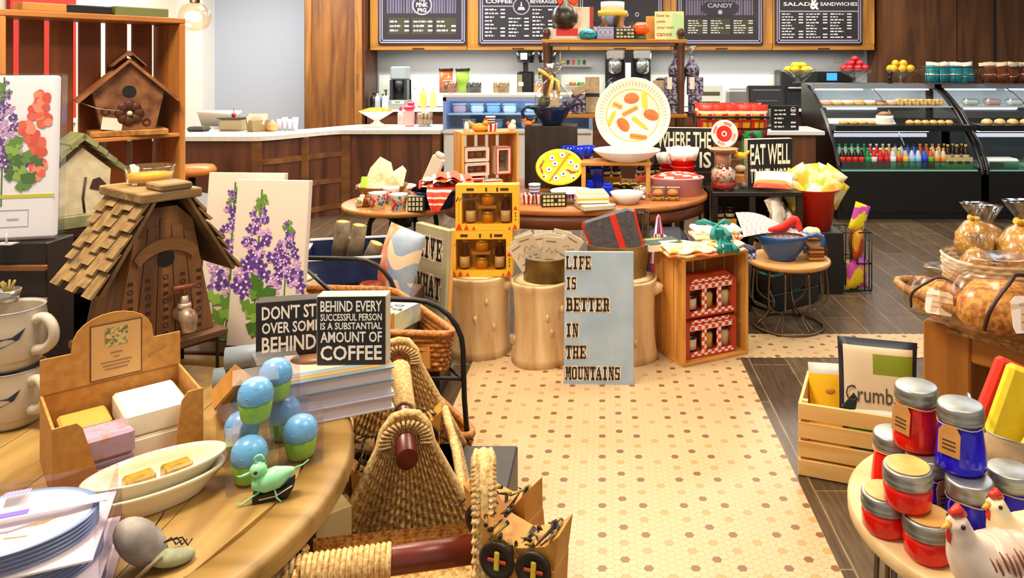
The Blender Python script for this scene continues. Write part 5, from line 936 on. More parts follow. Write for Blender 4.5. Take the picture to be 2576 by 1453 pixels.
def fold(nm, lab, loc, rz, w, d, n, mm, cat='fabric', th=.02, tie=None, rx=0, wav=.006, amp=None):
    t = E(nm, lab, cat, loc, rz, rx=rx)
    for i in range(n):
        s = 1-.04*i; m = MB(mm if not isinstance(mm, (list, tuple)) else mm[i % len(mm)]); z0 = th*i*1.02
        def fn(u, v, sg): a = 2*pi*u; return None
        m.lathe([(.001, z0), (.46, z0), (.5, z0+th*.3), (.5, z0+th*.7), (.46, z0+th), (.001, z0+th)], 40, sm=True, ex=1, wob=lambda a, z: (1/max(abs(math.cos(a)), abs(math.sin(a))))*.93+.02*math.sin(3*a+i))
        m.v = [V((p.x*w*s, p.y*d*s, p.z+wav*math.sin(p.x*14+i))) for p in m.v]; m.o('folded_cloth', t)
    if tie:
        zt = th*n*1.02; m = MB(tie); m.bx(-.02, .02, -d*.5-.006, d*.5+.006, 0, zt+.006, .004); m.tube([(0, -.02, zt+.012), (.05, .01, zt+.03), (.09, .03, zt+.012)], [.008, .014, .01], 6).tube([(0, -.02, zt+.012), (-.06, .02, zt+.028), (-.1, .05, zt+.012)], [.008, .016, .012], 6).tube([(0, -.02, zt+.012), (.03, -.08, zt+.0), (.04, -.15, zt-.03)], [.008, .014, .018], 6).tube([(0, -.02, zt+.012), (-.03, -.07, zt), (-.05, -.13, zt-.03)], [.008, .014, .018], 6); m.o('ribbon', t)
    return t
fold('fabric_stack', 'orange and cream paisley fabric spread at the left of the crate top', onc(-.13, .1), 12, .30, .27, 2, [fl2, fl3], th=.018)
fold('fabric_stack', 'folded floral fabric under the ribboned towels at the front of the crate top', onc(.09, .1), 14, .24, .24, 2, [fl1, fl3], th=.022, tie=tl)
fold('tea_towels', 'rolled cream tea towels tied with a teal ribbon on top of the fabric heap', onc(.1, .15, .05), 6, .30, .17, 2, [fl1, fl4], th=.028, tie=tl, rx=0)
t = E('magazine', 'magazine with a dark green cover lying on the crate top', 'magazine', onc(-.2, .25, .0), 20); MB(C('#E9E2CE', .6)).box(.2, .15, .038).o('pages', t); m = MB(C('#2F4A42', .4)).box(.2, .15, .003, 0, 0, .0385); m.mat(C('#8A9A4A', .5)).bx(-.08, .02, .02, .06, .0415, .0425); m.mat(C('#D9DCD2', .5)).bx(-.02, .08, -.05, -.02, .0415, .0425); m.o('cover', t)
fold('blue_fabric', 'small folded blue and white cloth hanging at the right rim of the crate', onc(.245, .06, -.06), 27, .06, .13, 2, [mat('blue_check', '#5A6AB8', .7, 0, 'check', '#C9CCE4', 60), C('#3A3A5A', .7)], th=.03)
# dark goods under the display table, seen behind the crate
t = E('navy_bag', 'dark navy bag with a blue and white print under the display table', 'bag', (.345, 4.73, 0)); MB(C('#0F1226', .6)).box(.38, .2, .58, c=.05).o('bag', t); MB(C('#4A6AC8', .5)).ball(.0, -.1, .54, .05, .012, .02).o('print', t); MB(C('#DCE6F4', .5)).ball(.03, -.104, .55, .022, .012, .016).o('print', t)
t = E('glass_bottle', 'clear glass bottle with a ribbed neck left of the crate', 'bottle', (.235, 4.50, 0)); MB(mat('bottle_glass_grey', '#B9B9A2', .1, k='glass', st=.3)).lathe([(0, 0), (.07, 0), (.07, .4), (.05, .5), (.05, .72), (.056, .74)], 18).o('glass', t); MB(C('#C9A23A', .5)).bx(-.012, .012, -.075, -.06, .3, .5).o('tag', t); MB(C('#8FA9CC', .5)).bx(-.07, .07, -.076, -.07, .18, .28).o('label', t)
clothpile('patterned_scarf', 'red, white and navy patterned scarf between towel and magazine', 'scarf', (.325, 4.38, .0), .12, .10, .74, [C('#C9304A', .7), C('#EFE9EC', .7), C('#3A2F6A', .7)], 9, lob=3)
# ---------------------------------------------------------------- wire table with the blue bowl
WT = V((1.145, 4.65, 0)); zt = .42
t = E('wire_table', 'small round table with a pale wood top on bent wire legs, beside the crate', 'table', WT)
MB(wood('maple_', '#C98F4E', '#E2B478', 0, 7, .4)).lathe([(0, zt-.03), (.245, zt-.03), (.252, zt-.02), (.252, zt-.006), (.245, zt), (0, zt)], 44).o('tabletop', t)
wr = C('#6B5A4A', .35, .6); MB(wr).tube([(.21*math.cos(2*pi*k/28), .21*math.sin(2*pi*k/28), .01) for k in range(28)], .008, 6, True).tube([(.22*math.cos(2*pi*k/28), .22*math.sin(2*pi*k/28), zt-.036) for k in range(28)], .006, 6, True).o('ring', t)
for k in range(6):
    for dd in (-12, 12):
        a = R(60*k+dd); b = R(60*k-dd*.5); MB(wr).tube([(.22*math.cos(a), .22*math.sin(a), zt-.036), (.23*math.cos(a), .23*math.sin(a), .17), (.12*math.cos(R(60*k)), .12*math.sin(R(60*k)), .1), (.205*math.cos(b), .205*math.sin(b), .014)], .006, 6).o('leg', t)
b = mixbowl('mixing_bowl', 'blue mixing bowl with a handle holding a gingham cloth on the wire table', WT+V((-.045, -.03, zt+.001)), -8, '#2C5794', 1.08)
gp = mat('pink_gingham', '#F1E2DC', .75, 0, 'check', '#F7EEE6', 60)
t = E('gingham_cloth', 'pale red checked cloth with a red bow folded into the blue mixing bowl', 'cloth', WT+V((-.045, -.03, zt+.13)))
m = MB(mat('pale_red_check', '#DE9C90', .75, 0, 'check', '#EADFD2', 60)); m.grid(lambda u, v: (-.27+.42*u*(.7+.3*v)+.02*v, .09-.17*v, .115*(1-u)**.6*(1-v)**.8+.03*math.sin(u*3)+.02), 14, 12); m.grid(lambda u, v: (-.14+.29*u, .08-.16*v, .035*math.sin(pi*u)*math.sin(pi*v)+.01), 12, 10); m.o('cloth', t)
m = MB(C('#D8281A', .5)); m.tube([(-.1, -.07, .06), (-.02, -.08, .075), (.03, -.06, .1), (.07, -.04, .11), (.1, -.06, .05)], [.01, .03, .03, .03, .014], 8, ex=.5); m.o('bow', t)
t = E('sandwich_pack', 'clear box of orange wafers at the right of the wire table', 'pack', WT+V((.15, -.06, zt))); MB(FILM).box(.12, .1, .1, c=.004).o('box', t)
for k in range(4): MB(C('#E0902E' if k % 2 == 0 else '#8A4A1C', .5)).box(.095, .08, .018, 0, 0, .006+.02*k, .006).o('wafer', t)
t = E('bread_rolls', 'small wooden bowl of bread rolls at the back of the wire table', 'bowl', WT+V((.17, .1, zt))); MB(C('#8A5526', .5)).lathe([(0, 0), (.04, 0), (.075, .1), (.08, .115), (.07, .11), (0, .02)], 20).o('bowl', t); m = MB(C('#F0D9A4', .6)).ball(-.01, -.01, .13, .05, .045, .04).ball(.03, .02, .125, .035); m.o('rolls', t)
# ---------------------------------------------------------------- dark slatted crate with teal boxes below
DC = V((1.20, 5.12, 0)); bl = wood('black_crate_', '#14100D', '#2A2420', 0, 9, .5)
t = E('black_crate', 'black slatted crate behind the wire table legs', 'crate', DC, 32)
w, d, h = .44, .30, .36
for z in (0.003, .125, .247):
    for (a, b_, c_, e) in ((-w/2, w/2, -d/2, -d/2+.015), (-w/2, w/2, d/2-.015, d/2), (-w/2, -w/2+.015, -d/2+.015, d/2-.015), (w/2-.015, w/2, -d/2+.015, d/2-.015)): MB(bl).bx(a, b_, c_, e, z, z+.11, .002).o('slat', t)
MB(bl).bx(-w/2+.016, w/2-.016, -d/2+.016, d/2-.016, .004, .02).o('base_board', t)
t = E('teal_box', 'turquoise printed box leaning in the black crate', 'box', DC+V((-.04, -.04, .03)), 30, rx=0); MB(C('#3FB5A8', .45)).t(0, 0, .12, 0, 25).box(.26, .07, .26, c=.004).o('box', t); MB(mat('leaf_print', '#CFE6DC', .5, 0, 'noise', '#5A7A70', 40)).t(0, 0, .12, 0, 25).bx(-.131, -.05, -.0365, -.034, .02, .24).o('print', t)
t = E('kraft_folder', 'brown kraft folder standing beside the turquoise box', 'folder', DC+V((-.13, -.0, .03)), 30); MB(C('#8A5A34', .6)).t(0, .05, .1, 0, 22).box(.2, .02, .25).o('folder', t)
t = E('teal_box', 'second turquoise box, slim, at the right in the black crate', 'box', DC+V((.12, .07, .03)), 30); MB(C('#4CC4B6', .45)).t(0, 0, .03, 0, -20).box(.1, .06, .32, c=.004).o('box', t)
for dx, c in ((.0, '#E9DCC0'), (.06, '#56C0B8')): MB(C(c, .4)).t(0, 0, 0, 90).lathe([(0, -.006), (.03, -.006), (.03, .006), (0, .006)], 20, ex=1.4).o('oval_badge', loc=DC+MX.Rotation(R(32), 3, 'Z') @ V((-.02+dx*1.6, -d/2-.009, .3)), rz=32, label=('cream' if dx == 0 else 'turquoise')+' oval badge on the front of the black crate', cat='badge')
t = E('grey_bin', 'dark metal bin in the shade behind the wire table', 'bin', (.86, 4.98, 0)); MB(C('#3A3A40', .4, .4)).lathe([(0, 0), (.12, 0), (.13, .38), (.125, .38), (.11, .01), (0, .01)], 24).o('bin', t)
# tall dark bin with bright bags, carrying the red bucket
RB = V((1.55, 5.45, 0)); t = E('dark_stand', 'dark square stand under the red bucket', 'stand', RB); MB(C('#120E0C', .5)).bx(-.2, .14, -.16, .2, 0, .43, .004).o('body', t)
t = E('red_bucket', 'large red bucket heaped with yellow snack bags', 'bucket', RB+V((-.02, .0, .431))); MB(C('#DE2C0E', .3)).lathe([(0, 0), (.115, 0), (.16, .27), (.185, .285), (.186, .29), (.155, .285), (.11, .01), (0, .01)], 40).o('bucket', t)
ybag = lambda sd: MB(mat('yellow_bag%d' % sd, ['#F2E6A8', '#E9CE3A', '#F4EFD2'][sd], .35, 0, 'noise', ['#E9C62A', '#F2EBC4', '#9CC83A'][sd], 14, lo=.48, hi=.56))
q_ = random.Random(5)
for k in range(11):
    a = 2*pi*k/7; r = .1 if k < 7 else .05; o = ybag(k % 3).pillow(.17, .2, .075, 8, 3).o('snack_bag', loc=RB+V((-.02+r*math.cos(a), r*math.sin(a)*.9, .431+(.17 if k < 7 else .26))), rz=q_.uniform(-30, 30), label='yellow and cream snack bag heaped '+('around the rim of' if k < 7 else 'highest in')+' the red bucket', cat='bag', group='yellow snack bags in the red bucket'); o.rotation_euler = (R(q_.uniform(-30, 10)), R(math.cos(a)*35), R(q_.uniform(-30, 30)))
t = E('wire_bin', 'tall wire bin of bright snack bags at the aisle side of the red bucket', 'bin', RB+V((.255, .02, 0)), 0); m = MB(BLACK)
for z in (.01, .2, .42): m.tube([(-.1, -.13, z), (.1, -.13, z), (.1, .13, z), (-.1, .13, z)], .005, 5, True)
for x in (-.1, -.05, 0, .05, .1):
    for y in (-.13, .13): m.tube([(x, y, .01), (x, y, .42)], .004, 5)
for y in (-.08, 0, .08):
    for x in (-.1, .1): m.tube([(x, y, .01), (x, y, .42)], .004, 5)
m.o('wires', t); mm = mat('bright_bags', '#C8421E', .35, 0, 'cells', '#5AA02A', 18)
cols = [('#E9C81E', '#C84AA0'), ('#E8E4EE', '#B06AC0'), ('#8A3A1C', '#3A8A2A'), ('#C83A1E', '#E0A01E'), ('#3A7A2A', '#A8421E'), ('#D8A01E', '#7A2A6A')]
for k in range(6):
    o = MB(mat('bagprint%d' % k, cols[k][0], .3, 0, 'noise', cols[k][1], 12, lo=.47, hi=.53)).pillow(.17, .2, .06, 8, 3).o('snack_bag', loc=RB+V((.255+.01*(k % 2), -.09+.06*(k % 3), .02+.19*(k//3)+(.02 if k//3 else 0))), rz=15+12*k, label=['yellow bag with a magenta stripe at the bottom front', 'white and lilac bag low in the middle', 'brown and green bag low at the back', 'red and orange bag upper front', 'dark green bag in the upper middle', 'golden bag with purple print upper back'][k]+' of the tall wire bin', cat='bag', group='snack bags in the wire bin')
o = MB(mat('bagprint_top', '#EFE02A', .3, 0, 'noise', '#D04AB0', 14, lo=.5, hi=.54)).pillow(.14, .2, .05, 8, 3).o('snack_bag', loc=RB+V((.26, -.05, .42)), rz=20, label='yellow and pink bag sticking out of the top of the wire bin', cat='bag'); o.rotation_euler.y = R(20)
# black side stand with the glass jar, box sign and the goods before it
BS = V((.965, 5.35, 0)); t = E('black_stand', 'low black side stand carrying a glass jar and the tall box sign', 'stand', BS, 0)
m = MB(wood('black_stand_', '#0E0A09', '#221913', 0, 8, .45)).bx(-.2, .43, -.1, .36, .69, .72, .003); m.o('top', t)
for x in (-.2, .06, .39):
    for y in (-.1, .32): MB(wood('black_stand_', '#0E0A09', '#221913', 2, 8, .45)).bx(x, x+.04, y, y+.04, 0, .689).o('leg', t)
MB(C('#1A1412', .5)).bx(-.15, .31, .3, .315, .3, .68).o('back_panel', t); MB(C('#1A1412', .5)).bx(-.2, .36, -.055, .315, .42, .44).o('shelf', t)
jampack(BS+V((-.09, -.02, .441)), 4, 'mustard yellow carrier of jam jars low on the black stand', 2, 'small dark jam jar on the shelf of the black stand')
for dx, l in ((.14, 'dark honey jar with a gold lid on the right of the stand shelf'), (.215, 'tan syrup jug beside the dark honey jar')): jam(BS+V((dx, .0, .441)), l, '#2A120C' if dx < .2 else '#C99A5A', 1.1, None) if False else None
t = E('honey_jar', 'round dark jar with a pale gold lid under the right of the black stand', 'jar', BS+V((.15, -.01, .441))); MB(C('#3A1A14', .2)).lathe([(0, 0), (.045, 0), (.05, .05), (.04, .075)], 16).o('jar', t); MB(C('#B9A86A', .4)).cyl(.042, .025, 0, 0, .076).o('lid', t)
t = E('syrup_jug', 'small tan jug beside the round dark jar', 'jug', BS+V((.235, -.01, .441))); MB(C('#D0A25C', .4)).lathe([(0, 0), (.032, 0), (.035, .06), (.018, .09), (.02, .11)], 14).o('jug', t)
t = E('glass_jar', 'tall glass jar with red filling and a red rimmed plate on its lid', 'jar', BS+V((-.105, .02, .721))); MB(mat('jar_glass', '#F1EDE6', .05, k='glass', st=.2)).lathe([(0, 0), (.075, 0), (.09, .03), (.09, .13), (.07, .16), (.06, .17), (.06, .25), (.075, .27)], 24).o('glass', t)
m = MB(C('#B3241E', .4)); m.lathe([(0, .004), (.072, .004), (.086, .03), (.086, .055), (0, .055)], 22); m.mat(mat('jar_mix', '#D8C4B8', .5, 0, 'cells', '#B8483E', 60)).lathe([(0, .056), (.086, .056), (.086, .13), (.06, .15), (0, .155)], 22); m.o('filling', t); MB(C('#C98E6A', .4)).lathe([(.0, .165), (.056, .165), (.056, .245), (0, .245)], 20).o('filling', t)
MB(C('#D9A87A', .3)).lathe([(0, .271), (.085, .271), (.1, .285), (.11, .29), (.1, .293), (0, .285)], 28).o('plate_lid', t)
t = E('red_plate', 'round plate with a red centre and red banded rim standing on the jar', 'plate', BS+V((-.09, .03, 1.015)), 8, rx=-10); rr = .1; m = MB(C('#F0E4D4', .35)).t(0, 0, rr, 90)
pm = [C('#F0E4D4', .35), C('#D8261A', .35), C('#D98A80', .35)]; [m.mat(x) for x in pm]
m.lathe([(0, -.008), (.06, -.008), (.098, .004), (.1, .008), (.085, .004), (.064, 0), (.058, -.002), (.02, -.004), (.012, -.004), (0, -.004)], 48, mf=lambda k, i: {4: (2 if (i//6) % 2 else 0), 6: 1, 7: 0, 8: 1}.get(k, 0)); m.o('plate', t)
boxsign('box_sign', 'black box sign in tall cream letters about eating well, on the black stand', BS+V((.26, .16, .721)), 14, .36, .345, .06, ['EAT WELL', 'TRAVEL MORE'], sizes=[1.45, 1])
birdy('bird_figurine', 'bright yellow chick figurine on the clear box beside the red plate', BS+V((.03, .09, .93)), 180, '#F0B81A', '#D8601A', .75)
t = E('clear_box', 'clear display box of small figurines between glass jar and box sign', 'box', BS+V((.03, .09, .721))); MB(FILM).box(.14, .1, .205, c=.004).o('box', t); MB(C('#D08A3A', .5)).box(.08, .06, .07, -.01, 0, .03, .01).o('contents', t); MB(C('#E9D8A8', .5)).ball(0, 0, .14, .04, .03, .025).o('contents', t); MB(C('#7E8078', .4)).ball(.02, -.03, .025, .022).o('contents', t)
# bags in front of the red bucket
def lbag(nm, lab, loc, w, h, t_, c, c2, rx, ry, rz, grp=None, lo=.48, hi=.55, sc=18):
    o = MB(mat(c+c2, c, .35, 0, 'noise', c2, sc, lo=lo, hi=hi)).pillow(w, h, t_, 10, 3).o(nm, loc=loc, label=lab, cat='bag', group=grp); o.rotation_euler = (R(rx), R(ry), R(rz)); return o
o = E('chip_bag', 'orange and white snack bag lying against the black stand', 'bag', (1.185, 5.27, .745), -18, rx=-64); m = MB(C('#EFE6D6', .4)); m.mat(C('#E8871A', .4)).mat(C('#D8401A', .4)).mat(m.ms[0]); m.pillow(.27, .2, .07, 10, 3, mf=lambda u, v: 2 if v < .12 else (1 if v < .3 else 0)); m.o('bag', o)
MB(C('#151110', .5)).bx(1.275, 1.345, 5.28, 5.45, 0, .49, .004).o('bag_stand', label='narrow dark stand under the printed pouches', cat='stand')
for k, (x, y, z, rz, ry, l) in enumerate(((1.26, 5.28, .60, 25, -20, 'white printed pouch leaning right of the orange snack bag'), (1.21, 5.22, .55, 40, 18, 'pale pouch tucked in front of the other printed pouches'), (1.33, 5.30, .56, 10, -35, 'black and white printed pouch against the red bucket'))):
    lbag('printed_pouch', l, (x, y, z-.1), .13, .2, .05, '#E6DCCB', ['#B8A894', '#D8CCB8', '#4A3F3A'][k], -12, ry, rz)
# wire basket of red snack bags on a thin stand, by the counter end
q = V((1.02, 6.05, 1.02)); wb = wirebasket('chip_basket', 'wire basket on a thin stand, packed with red snack bags', q, .5, .34, .18, C('#2A1E16', .4, .5), fl=.1)
m = MB(IRON)
for x in (-.22, .22):
    for y in (-.14, .14): m.tube([(x, y, 0), (x, y, -1.02)], .008, 6)
m.o('stand', wb)
for r in range(2):
    for i in range(5):
        m = MB(C('#D62A12', .35)); m.mat(C('#EFD9B8', .4)).mat(C('#E8A01E', .4)).mat(C('#3A1410', .4)).mat(m.ms[0]); m.pillow(.15, .27, .075, 8, 3, mf=lambda u, v: 1 if .74 < v < .8 else (2 if (.3 < v < .5 and .2 < u < .8) or (.56 < v < .73 and .12 < u < .45) else (3 if .55 < v < .7 and .55 < u < .72 else (1 if .6 < v < .73 and .72 < u < .9 else 0))))
        o = m.o('chip_bag', loc=q+V((-.2+.1*i, -.1+.16*r, .01)), rz=rnd.uniform(-14, 14), label='red snack bag with a yellow print in the '+('front' if r == 0 else 'back')+' row of the thin stand basket', cat='bag', group='red snack bags in the wire basket'); o.rotation_euler.x = R(10-14*r)
t = E('green_pouch', 'dark green snack pouch hanging below the red snack bags', 'pouch', (1.155, 5.8, .80), 20); MB(mat('greenpouch', '#1C7A34', .35, 0, 'noise', '#2A1E1C', 14, lo=.5, hi=.56)).pillow(.2, .3, .05, 8, 3).o('bag', t)
MB(IRON).bx(1.06, 1.26, 5.75, 5.9, 0, .8).o('pouch_stand', label='thin dark stand under the green snack pouch', cat='stand')
# ---------------------------------------------------------------- low slatted crate of pouches, front right
LC = V((.765, 2.95, 0)); lr = -21; t = E('slatted_crate', 'low pine crate of horizontal slats holding yellow pouches', 'crate', LC, lr); w, d, h = .5, .34, .285
px_ = lambda ax: wood('clear_pine_', '#CE9A50', '#E4BC78', ax, 12)
for k in range(4):
    z = .003+k*.073
    for (a, b_, c_, e) in ((0, w, 0, .013), (0, w, d-.013, d)): MB(px_(0)).bx(a, b_, c_, e, z, z+.062, .002).o('slat', t)
    for (a, b_, c_, e) in ((.0, .013, .014, d-.014), (w-.013, w, .014, d-.014)): MB(px_(1)).bx(a, b_, c_, e, z, z+.062, .002).o('slat', t)
for x in (.014, w-.035):
    for y in (.014, d-.035): MB(px_(2)).bx(x, x+.021, y, y+.021, .003, h+.005).o('corner_post', t)
MB(px_(0)).bx(.014, w-.014, .014, d-.014, .004, .014).o('base_board', t)
inl = lambda x, y, z: LC+MX.Rotation(R(lr), 3, 'Z') @ V((x, y, z))
def pouch(x, y, z, w, h, lab, rx, rz, grn=True):
    t = E('yellow_pouch', lab, 'pouch', inl(x, y, z), lr+rz, rx=rx); m = MB(C('#EDB70F', .4)); m.mat(C('#C9C8C4', .35)).mat(C('#12883A', .4)).mat(m.ms[0]); m.pillow(w, h, .05, 12, 4, mf=lambda u, v: 1 if v > .86 else (2 if grn and u > .72 and .66 < v < .84 else 0)); m.o('pouch', t); m = MB(C('#B5801A', .5)).ball(-.0, -.026, h*.68, .02, .004, .012); m.o('emblem', t); return t
pouch(.11, .2, .03, .17, .33, 'yellow pouch with a grey top at the left of the pine crate', -14, 12); pouch(.28, .2, .03, .17, .29, 'yellow pouch with a green corner in the middle of the pine crate', -16, 6)
pouch(.13, .07, .03, .2, .2, 'lower yellow pouch at the front of the pine crate', -8, -3, False)
t = E('green_pouch', 'yellow pouch with a broad green band lying at the front of the crate', 'pouch', inl(.27, .07, .1), lr, rx=-4); m = MB(C('#0F8A36', .4)); m.mat(C('#C9C8C4', .35)).mat(C('#C8281C', .4)).mat(m.ms[0]); m.pillow(.22, .17, .05, 10, 4, mf=lambda u, v: 1 if v > .85 else (2 if u > .85 else 0)); m.o('pouch', t)
t = E('food_bag', 'large cream bag with a navy edge and green label behind the red candle jar', 'bag', (1.07, 2.93, .02), -16, rx=-8)
m = MB(C('#D3C1A2', .4)); m.mat(C('#121A2E', .4)).mat(C('#7A8A1C', .45)).mat(m.ms[0]); m.pillow(.3, .5, .09, 16, 5, mf=lambda u, v: 1 if (v > .95 or u < .06 or u > .94) else (2 if .42 < u < .92 and .76 < v < .9 else 0)); m.o('bag', t)
m = MB(C('#F2E9DE', .5)).t(0, 0, 0); disc(m, -.06, .42, .03, C('#E9DCC6', .5), -.034); disc(m, -.055, .42, .02, C('#C8641E', .5), -.037, ez=.6); m.o('emblem', t)
m = MB(C('#4A3A34', .5)); m.text('Crumbles', .24, .06, .0, -.05, .27, .0); m.o('lettering', t); m = MB(C('#0E2330', .4)); m.slab([(-.135, .24), (-.09, .3), (-.075, .28), (-.1, .17), (-.13, .15)], -.046, -.03); m.o('label', t)
# ---------------------------------------------------------------- timber bench, trays and bags, far right
t = E('timber_bench', 'chunky orange timber bench at the right edge', 'bench', (1.03, 2.427, 0), -46); hz = .785
MB(wood('timber_', '#8C5216', '#B8772A', 0, 6, .45)).bx(.147, 1.1, 0, .62, hz-.1, hz, .006).o('top_beam', t)
for x in (0, 1.0): MB(wood('timber_', '#8C5216', '#B8772A', 2, 6, .45)).bx(x, x+.146, 0, .62, 0, hz, .006).o('leg', t)
MB(wood('timber_', '#8C5216', '#B8772A', 0, 6, .45)).bx(.147, 1.0, .15, .2, .3, .64).o('panel', t)
def weave(m, path, z0, z1, rows, cols, amp=.006, flare=lambda v: 1, sub=3):
    """woven wall: path(u) -> (x, y) unit outline; strands bulge alternately"""
    def fn(u, v):
        x, y = path(u); f = flare(v); b = math.sin(u*cols*pi+int(v*rows-1e-6)*pi)*abs(math.sin(v*rows*pi)); k = 1+amp*(.5*b+.8*abs(math.sin(v*rows*pi)))/max(.05, math.hypot(x, y)*f)
        return (x*f*k, y*f*k, z0+(z1-z0)*v)
    return m.grid(fn, cols*2, rows*sub, cu=True)
sq = lambda w, d, p=4: (lambda u: ((lambda c, s: (w/2*math.copysign(abs(c)**(2/p), c), d/2*math.copysign(abs(s)**(2/p), s)))(math.cos(2*pi*u), math.sin(2*pi*u))))
rat = mat('rattan', '#7A5224', .6, 0, 'noise', '#B5874A', 70, bump=.4); rope = mat('white_rope', '#CDBBA2', .8, 0, 'noise', '#E2D5C2', 60, bump=.3)
BT = V((1.245, 2.215, hz+.001)); t = E('rattan_tray', 'boat shaped rattan tray of wrapped loaves on the timber bench', 'tray', BT, -45)
m = MB(rat); weave(m, lambda u: (.28*math.cos(2*pi*u), .13*math.sin(2*pi*u)), .0, .085, 6, 40, .007, lambda v: .72+.42*v**.8)
m.v = [V((p.x*(1+.55*max(0, p.z-.02)/.065*(abs(p.x)/.33)**4*.5), p.y, p.z+.018*(p.x/.34)**2)) for p in m.v]; m.bx(-.2, .2, -.08, .08, .0, .012, .004); m.o('tray', t)
MB(rat).tube([(.325*math.cos(2*pi*k/36)*(1+.18*abs(math.cos(2*pi*k/36))**4), .151*math.sin(2*pi*k/36), .088+.02*(math.cos(2*pi*k/36))**2) for k in range(36)], .014, 8, True).o('rim', t)
crust = mat('crusty_loaf', '#A8662A', .55, 0, 'noise', '#E4B468', 48, lo=.4, hi=.6, bump=.6)
def loaf(x, y, z, s, lab, rz, tagw=True, ribbon=True):
    t = E('wrapped_loaf', lab, 'bread', BT+V((x, y, z)), rz); t.scale = (s,)*3; MB(crust).lathe([(0, 0), (.08, 0), (.105, .03), (.1, .08), (.07, .12), (0, .135)], 20, ex=1.25, wob=lambda a, h: 1+.05*math.sin(4*a)).o('loaf', t)
    MB(mat('cello_wrap', '#F3E9D8', .22, k='glass', st=.03)).lathe([(.12, 0), (.135, .04), (.13, .1), (.1, .15), (.05, .18), (.09, .2), (.06, .21), (0, .19)], 22, ex=1.25, wob=lambda a, h: 1+.07*math.sin(7*a+h*30)).o('wrap', t)
    if tagw: m = MB(C('#EFE4DC', .6)); m.t(.0, -.14, .02, -14); m.slab([(-.05, .01), (.05, .01), (.057, .025), (.053, .095), (.036, .108), (-.036, .108), (-.053, .095), (-.056, .025)], -.003, 0); m.mat(C('#C9A092', .6)).bx(-.03, -.006, -.0045, -.003, .085, .09).bx(.006, .03, -.0045, -.003, .083, .088).bx(-.026, .024, -.0045, -.003, .06, .062).bx(-.03, .03, -.0045, -.003, .04, .042); m.o('tag', t)
    if ribbon: MB(C('#3A1E14', .4)).tube([(-.12, -.1, .03), (-.11, -.12, .1), (-.04, -.1, .16), (0, -.08, .175), (.06, -.1, .16), (.13, -.11, .11)], .006, 6).o('ribbon', t)
loaf(-.095, -.03, .06, .98, 'wrapped loaf with a large blank white tag in the rattan tray', 8); loaf(-.185, .12, .05, .7, 'wrapped loaf with a dark ribbon and narrow tag at the left of the tray', -35)
m = MB(mat('potpourri', '#5A3A22', .7, 0, 'cells', '#C9905A', 50)); m.lathe([(0, .013), (.2, .013), (.25, .05), (.2, .06), (0, .065)], 30, ex=1.0, ey=.46, wob=lambda a, h: 1+.04*math.sin(9*a)).o('potpourri', loc=BT, rz=-45, label='loose brown crumbs and shavings lining the rattan tray', cat='filling', kind='stuff')
RBK = V((1.345, 2.565, hz+.001)); t = E('rope_basket', 'pale woven rope basket full of bagged pasta behind the loaves', 'basket', RBK, 0)
m = MB(rope); weave(m, sq(.34, .31, 2.6), .003, .17, 11, 44, .006, lambda v: .92+.08*v); m.o('basket', t); MB(rope).lathe([(0, .004), (.13, .004), (.13, .1), (0, .1)], 24).o('inner', t)
pasta = mat('bagged_pasta', '#D99A36', .35, 0, 'cells', '#F0CE86', 95, bump=.5)
def pbag(x, y, z, s, lab, tied=True):
    t = E('pasta_bag', lab, 'bag', RBK+V((x, y, z))); t.scale = (s,)*3; MB(pasta).lathe([(0, 0), (.08, 0), (.105, .06), (.1, .13), (.06, .19), (.02, .215)], 36, wob=lambda a, h: 1+.05*math.sin(5*a+h*20)).o('pasta', t)
    MB(FILM).lathe([(.083, 0), (.109, .06), (.104, .13), (.063, .195), (.024, .22), (.02, .225), (.05, .29), (.06, .31), (.03, .30), (.0, .23)], 36, wob=lambda a, h: 1+.08*math.sin(5*a+h*20)+(.35*math.cos(2*a) if h > .25 else 0)).o('film', t)
    if tied: MB(C('#E0AE2A', .5)).tube([(.022*math.cos(a), .022*math.sin(a), .22) for a in [2*pi*k/10 for k in range(10)]], .009, 6, True).tube([(-.01, -.02, .22), (-.05, -.03, .235)], [.006, .014], 6).o('tie', t)
pbag(-.07, .02, .16, .6, 'bag of pasta with an upright clear top and yellow tie, nearest the aisle'); pbag(.07, -.03, .10, .85, 'large bag of pasta at the right edge above the loaves'); pbag(-.105, -.06, .102, .5, 'small bag of pasta low at the left corner of the rope basket', False); pbag(.02, .11, .102, .7, 'bag of pasta at the back of the rope basket', False)
# ---------------------------------------------------------------- candle table, right foreground
KT = V((.772, 1.43, 0)); zk = .75; t = E('candle_table', 'small round pale wood table on wire legs in the right foreground', 'table', KT)
MB(wood('pale_top_', '#C9A06A', '#DEBE8C', 0, 6, .45)).lathe([(0, zk-.032), (.285, zk-.032), (.293, zk-.024), (.293, zk-.005), (.287, zk), (0, zk)], 56).o('tabletop', t)
for k in range(6):
    for dd in (-7, 7):
        a = R(60*k+18+dd); MB(wr).tube([(.24*math.cos(a), .24*math.sin(a), zk-.034), (.24*math.cos(a), .24*math.sin(a), .3), (.12*math.cos(R(60*k+18)), .12*math.sin(R(60*k+18)), .2), (.23*math.cos(a), .23*math.sin(a), .012)], .006, 6).o('leg', t)
MB(wr).tube([(.235*math.cos(2*pi*k/30), .235*math.sin(2*pi*k/30), .01) for k in range(30)], .008, 6, True).o('ring', t)
redw, blw = mat('red_candle', '#D8170C', .12, 0, 'noise', '#E62414', 12), mat('blue_candle', '#1A10C8', .1, 0, 'noise', '#2A22E0', 14)
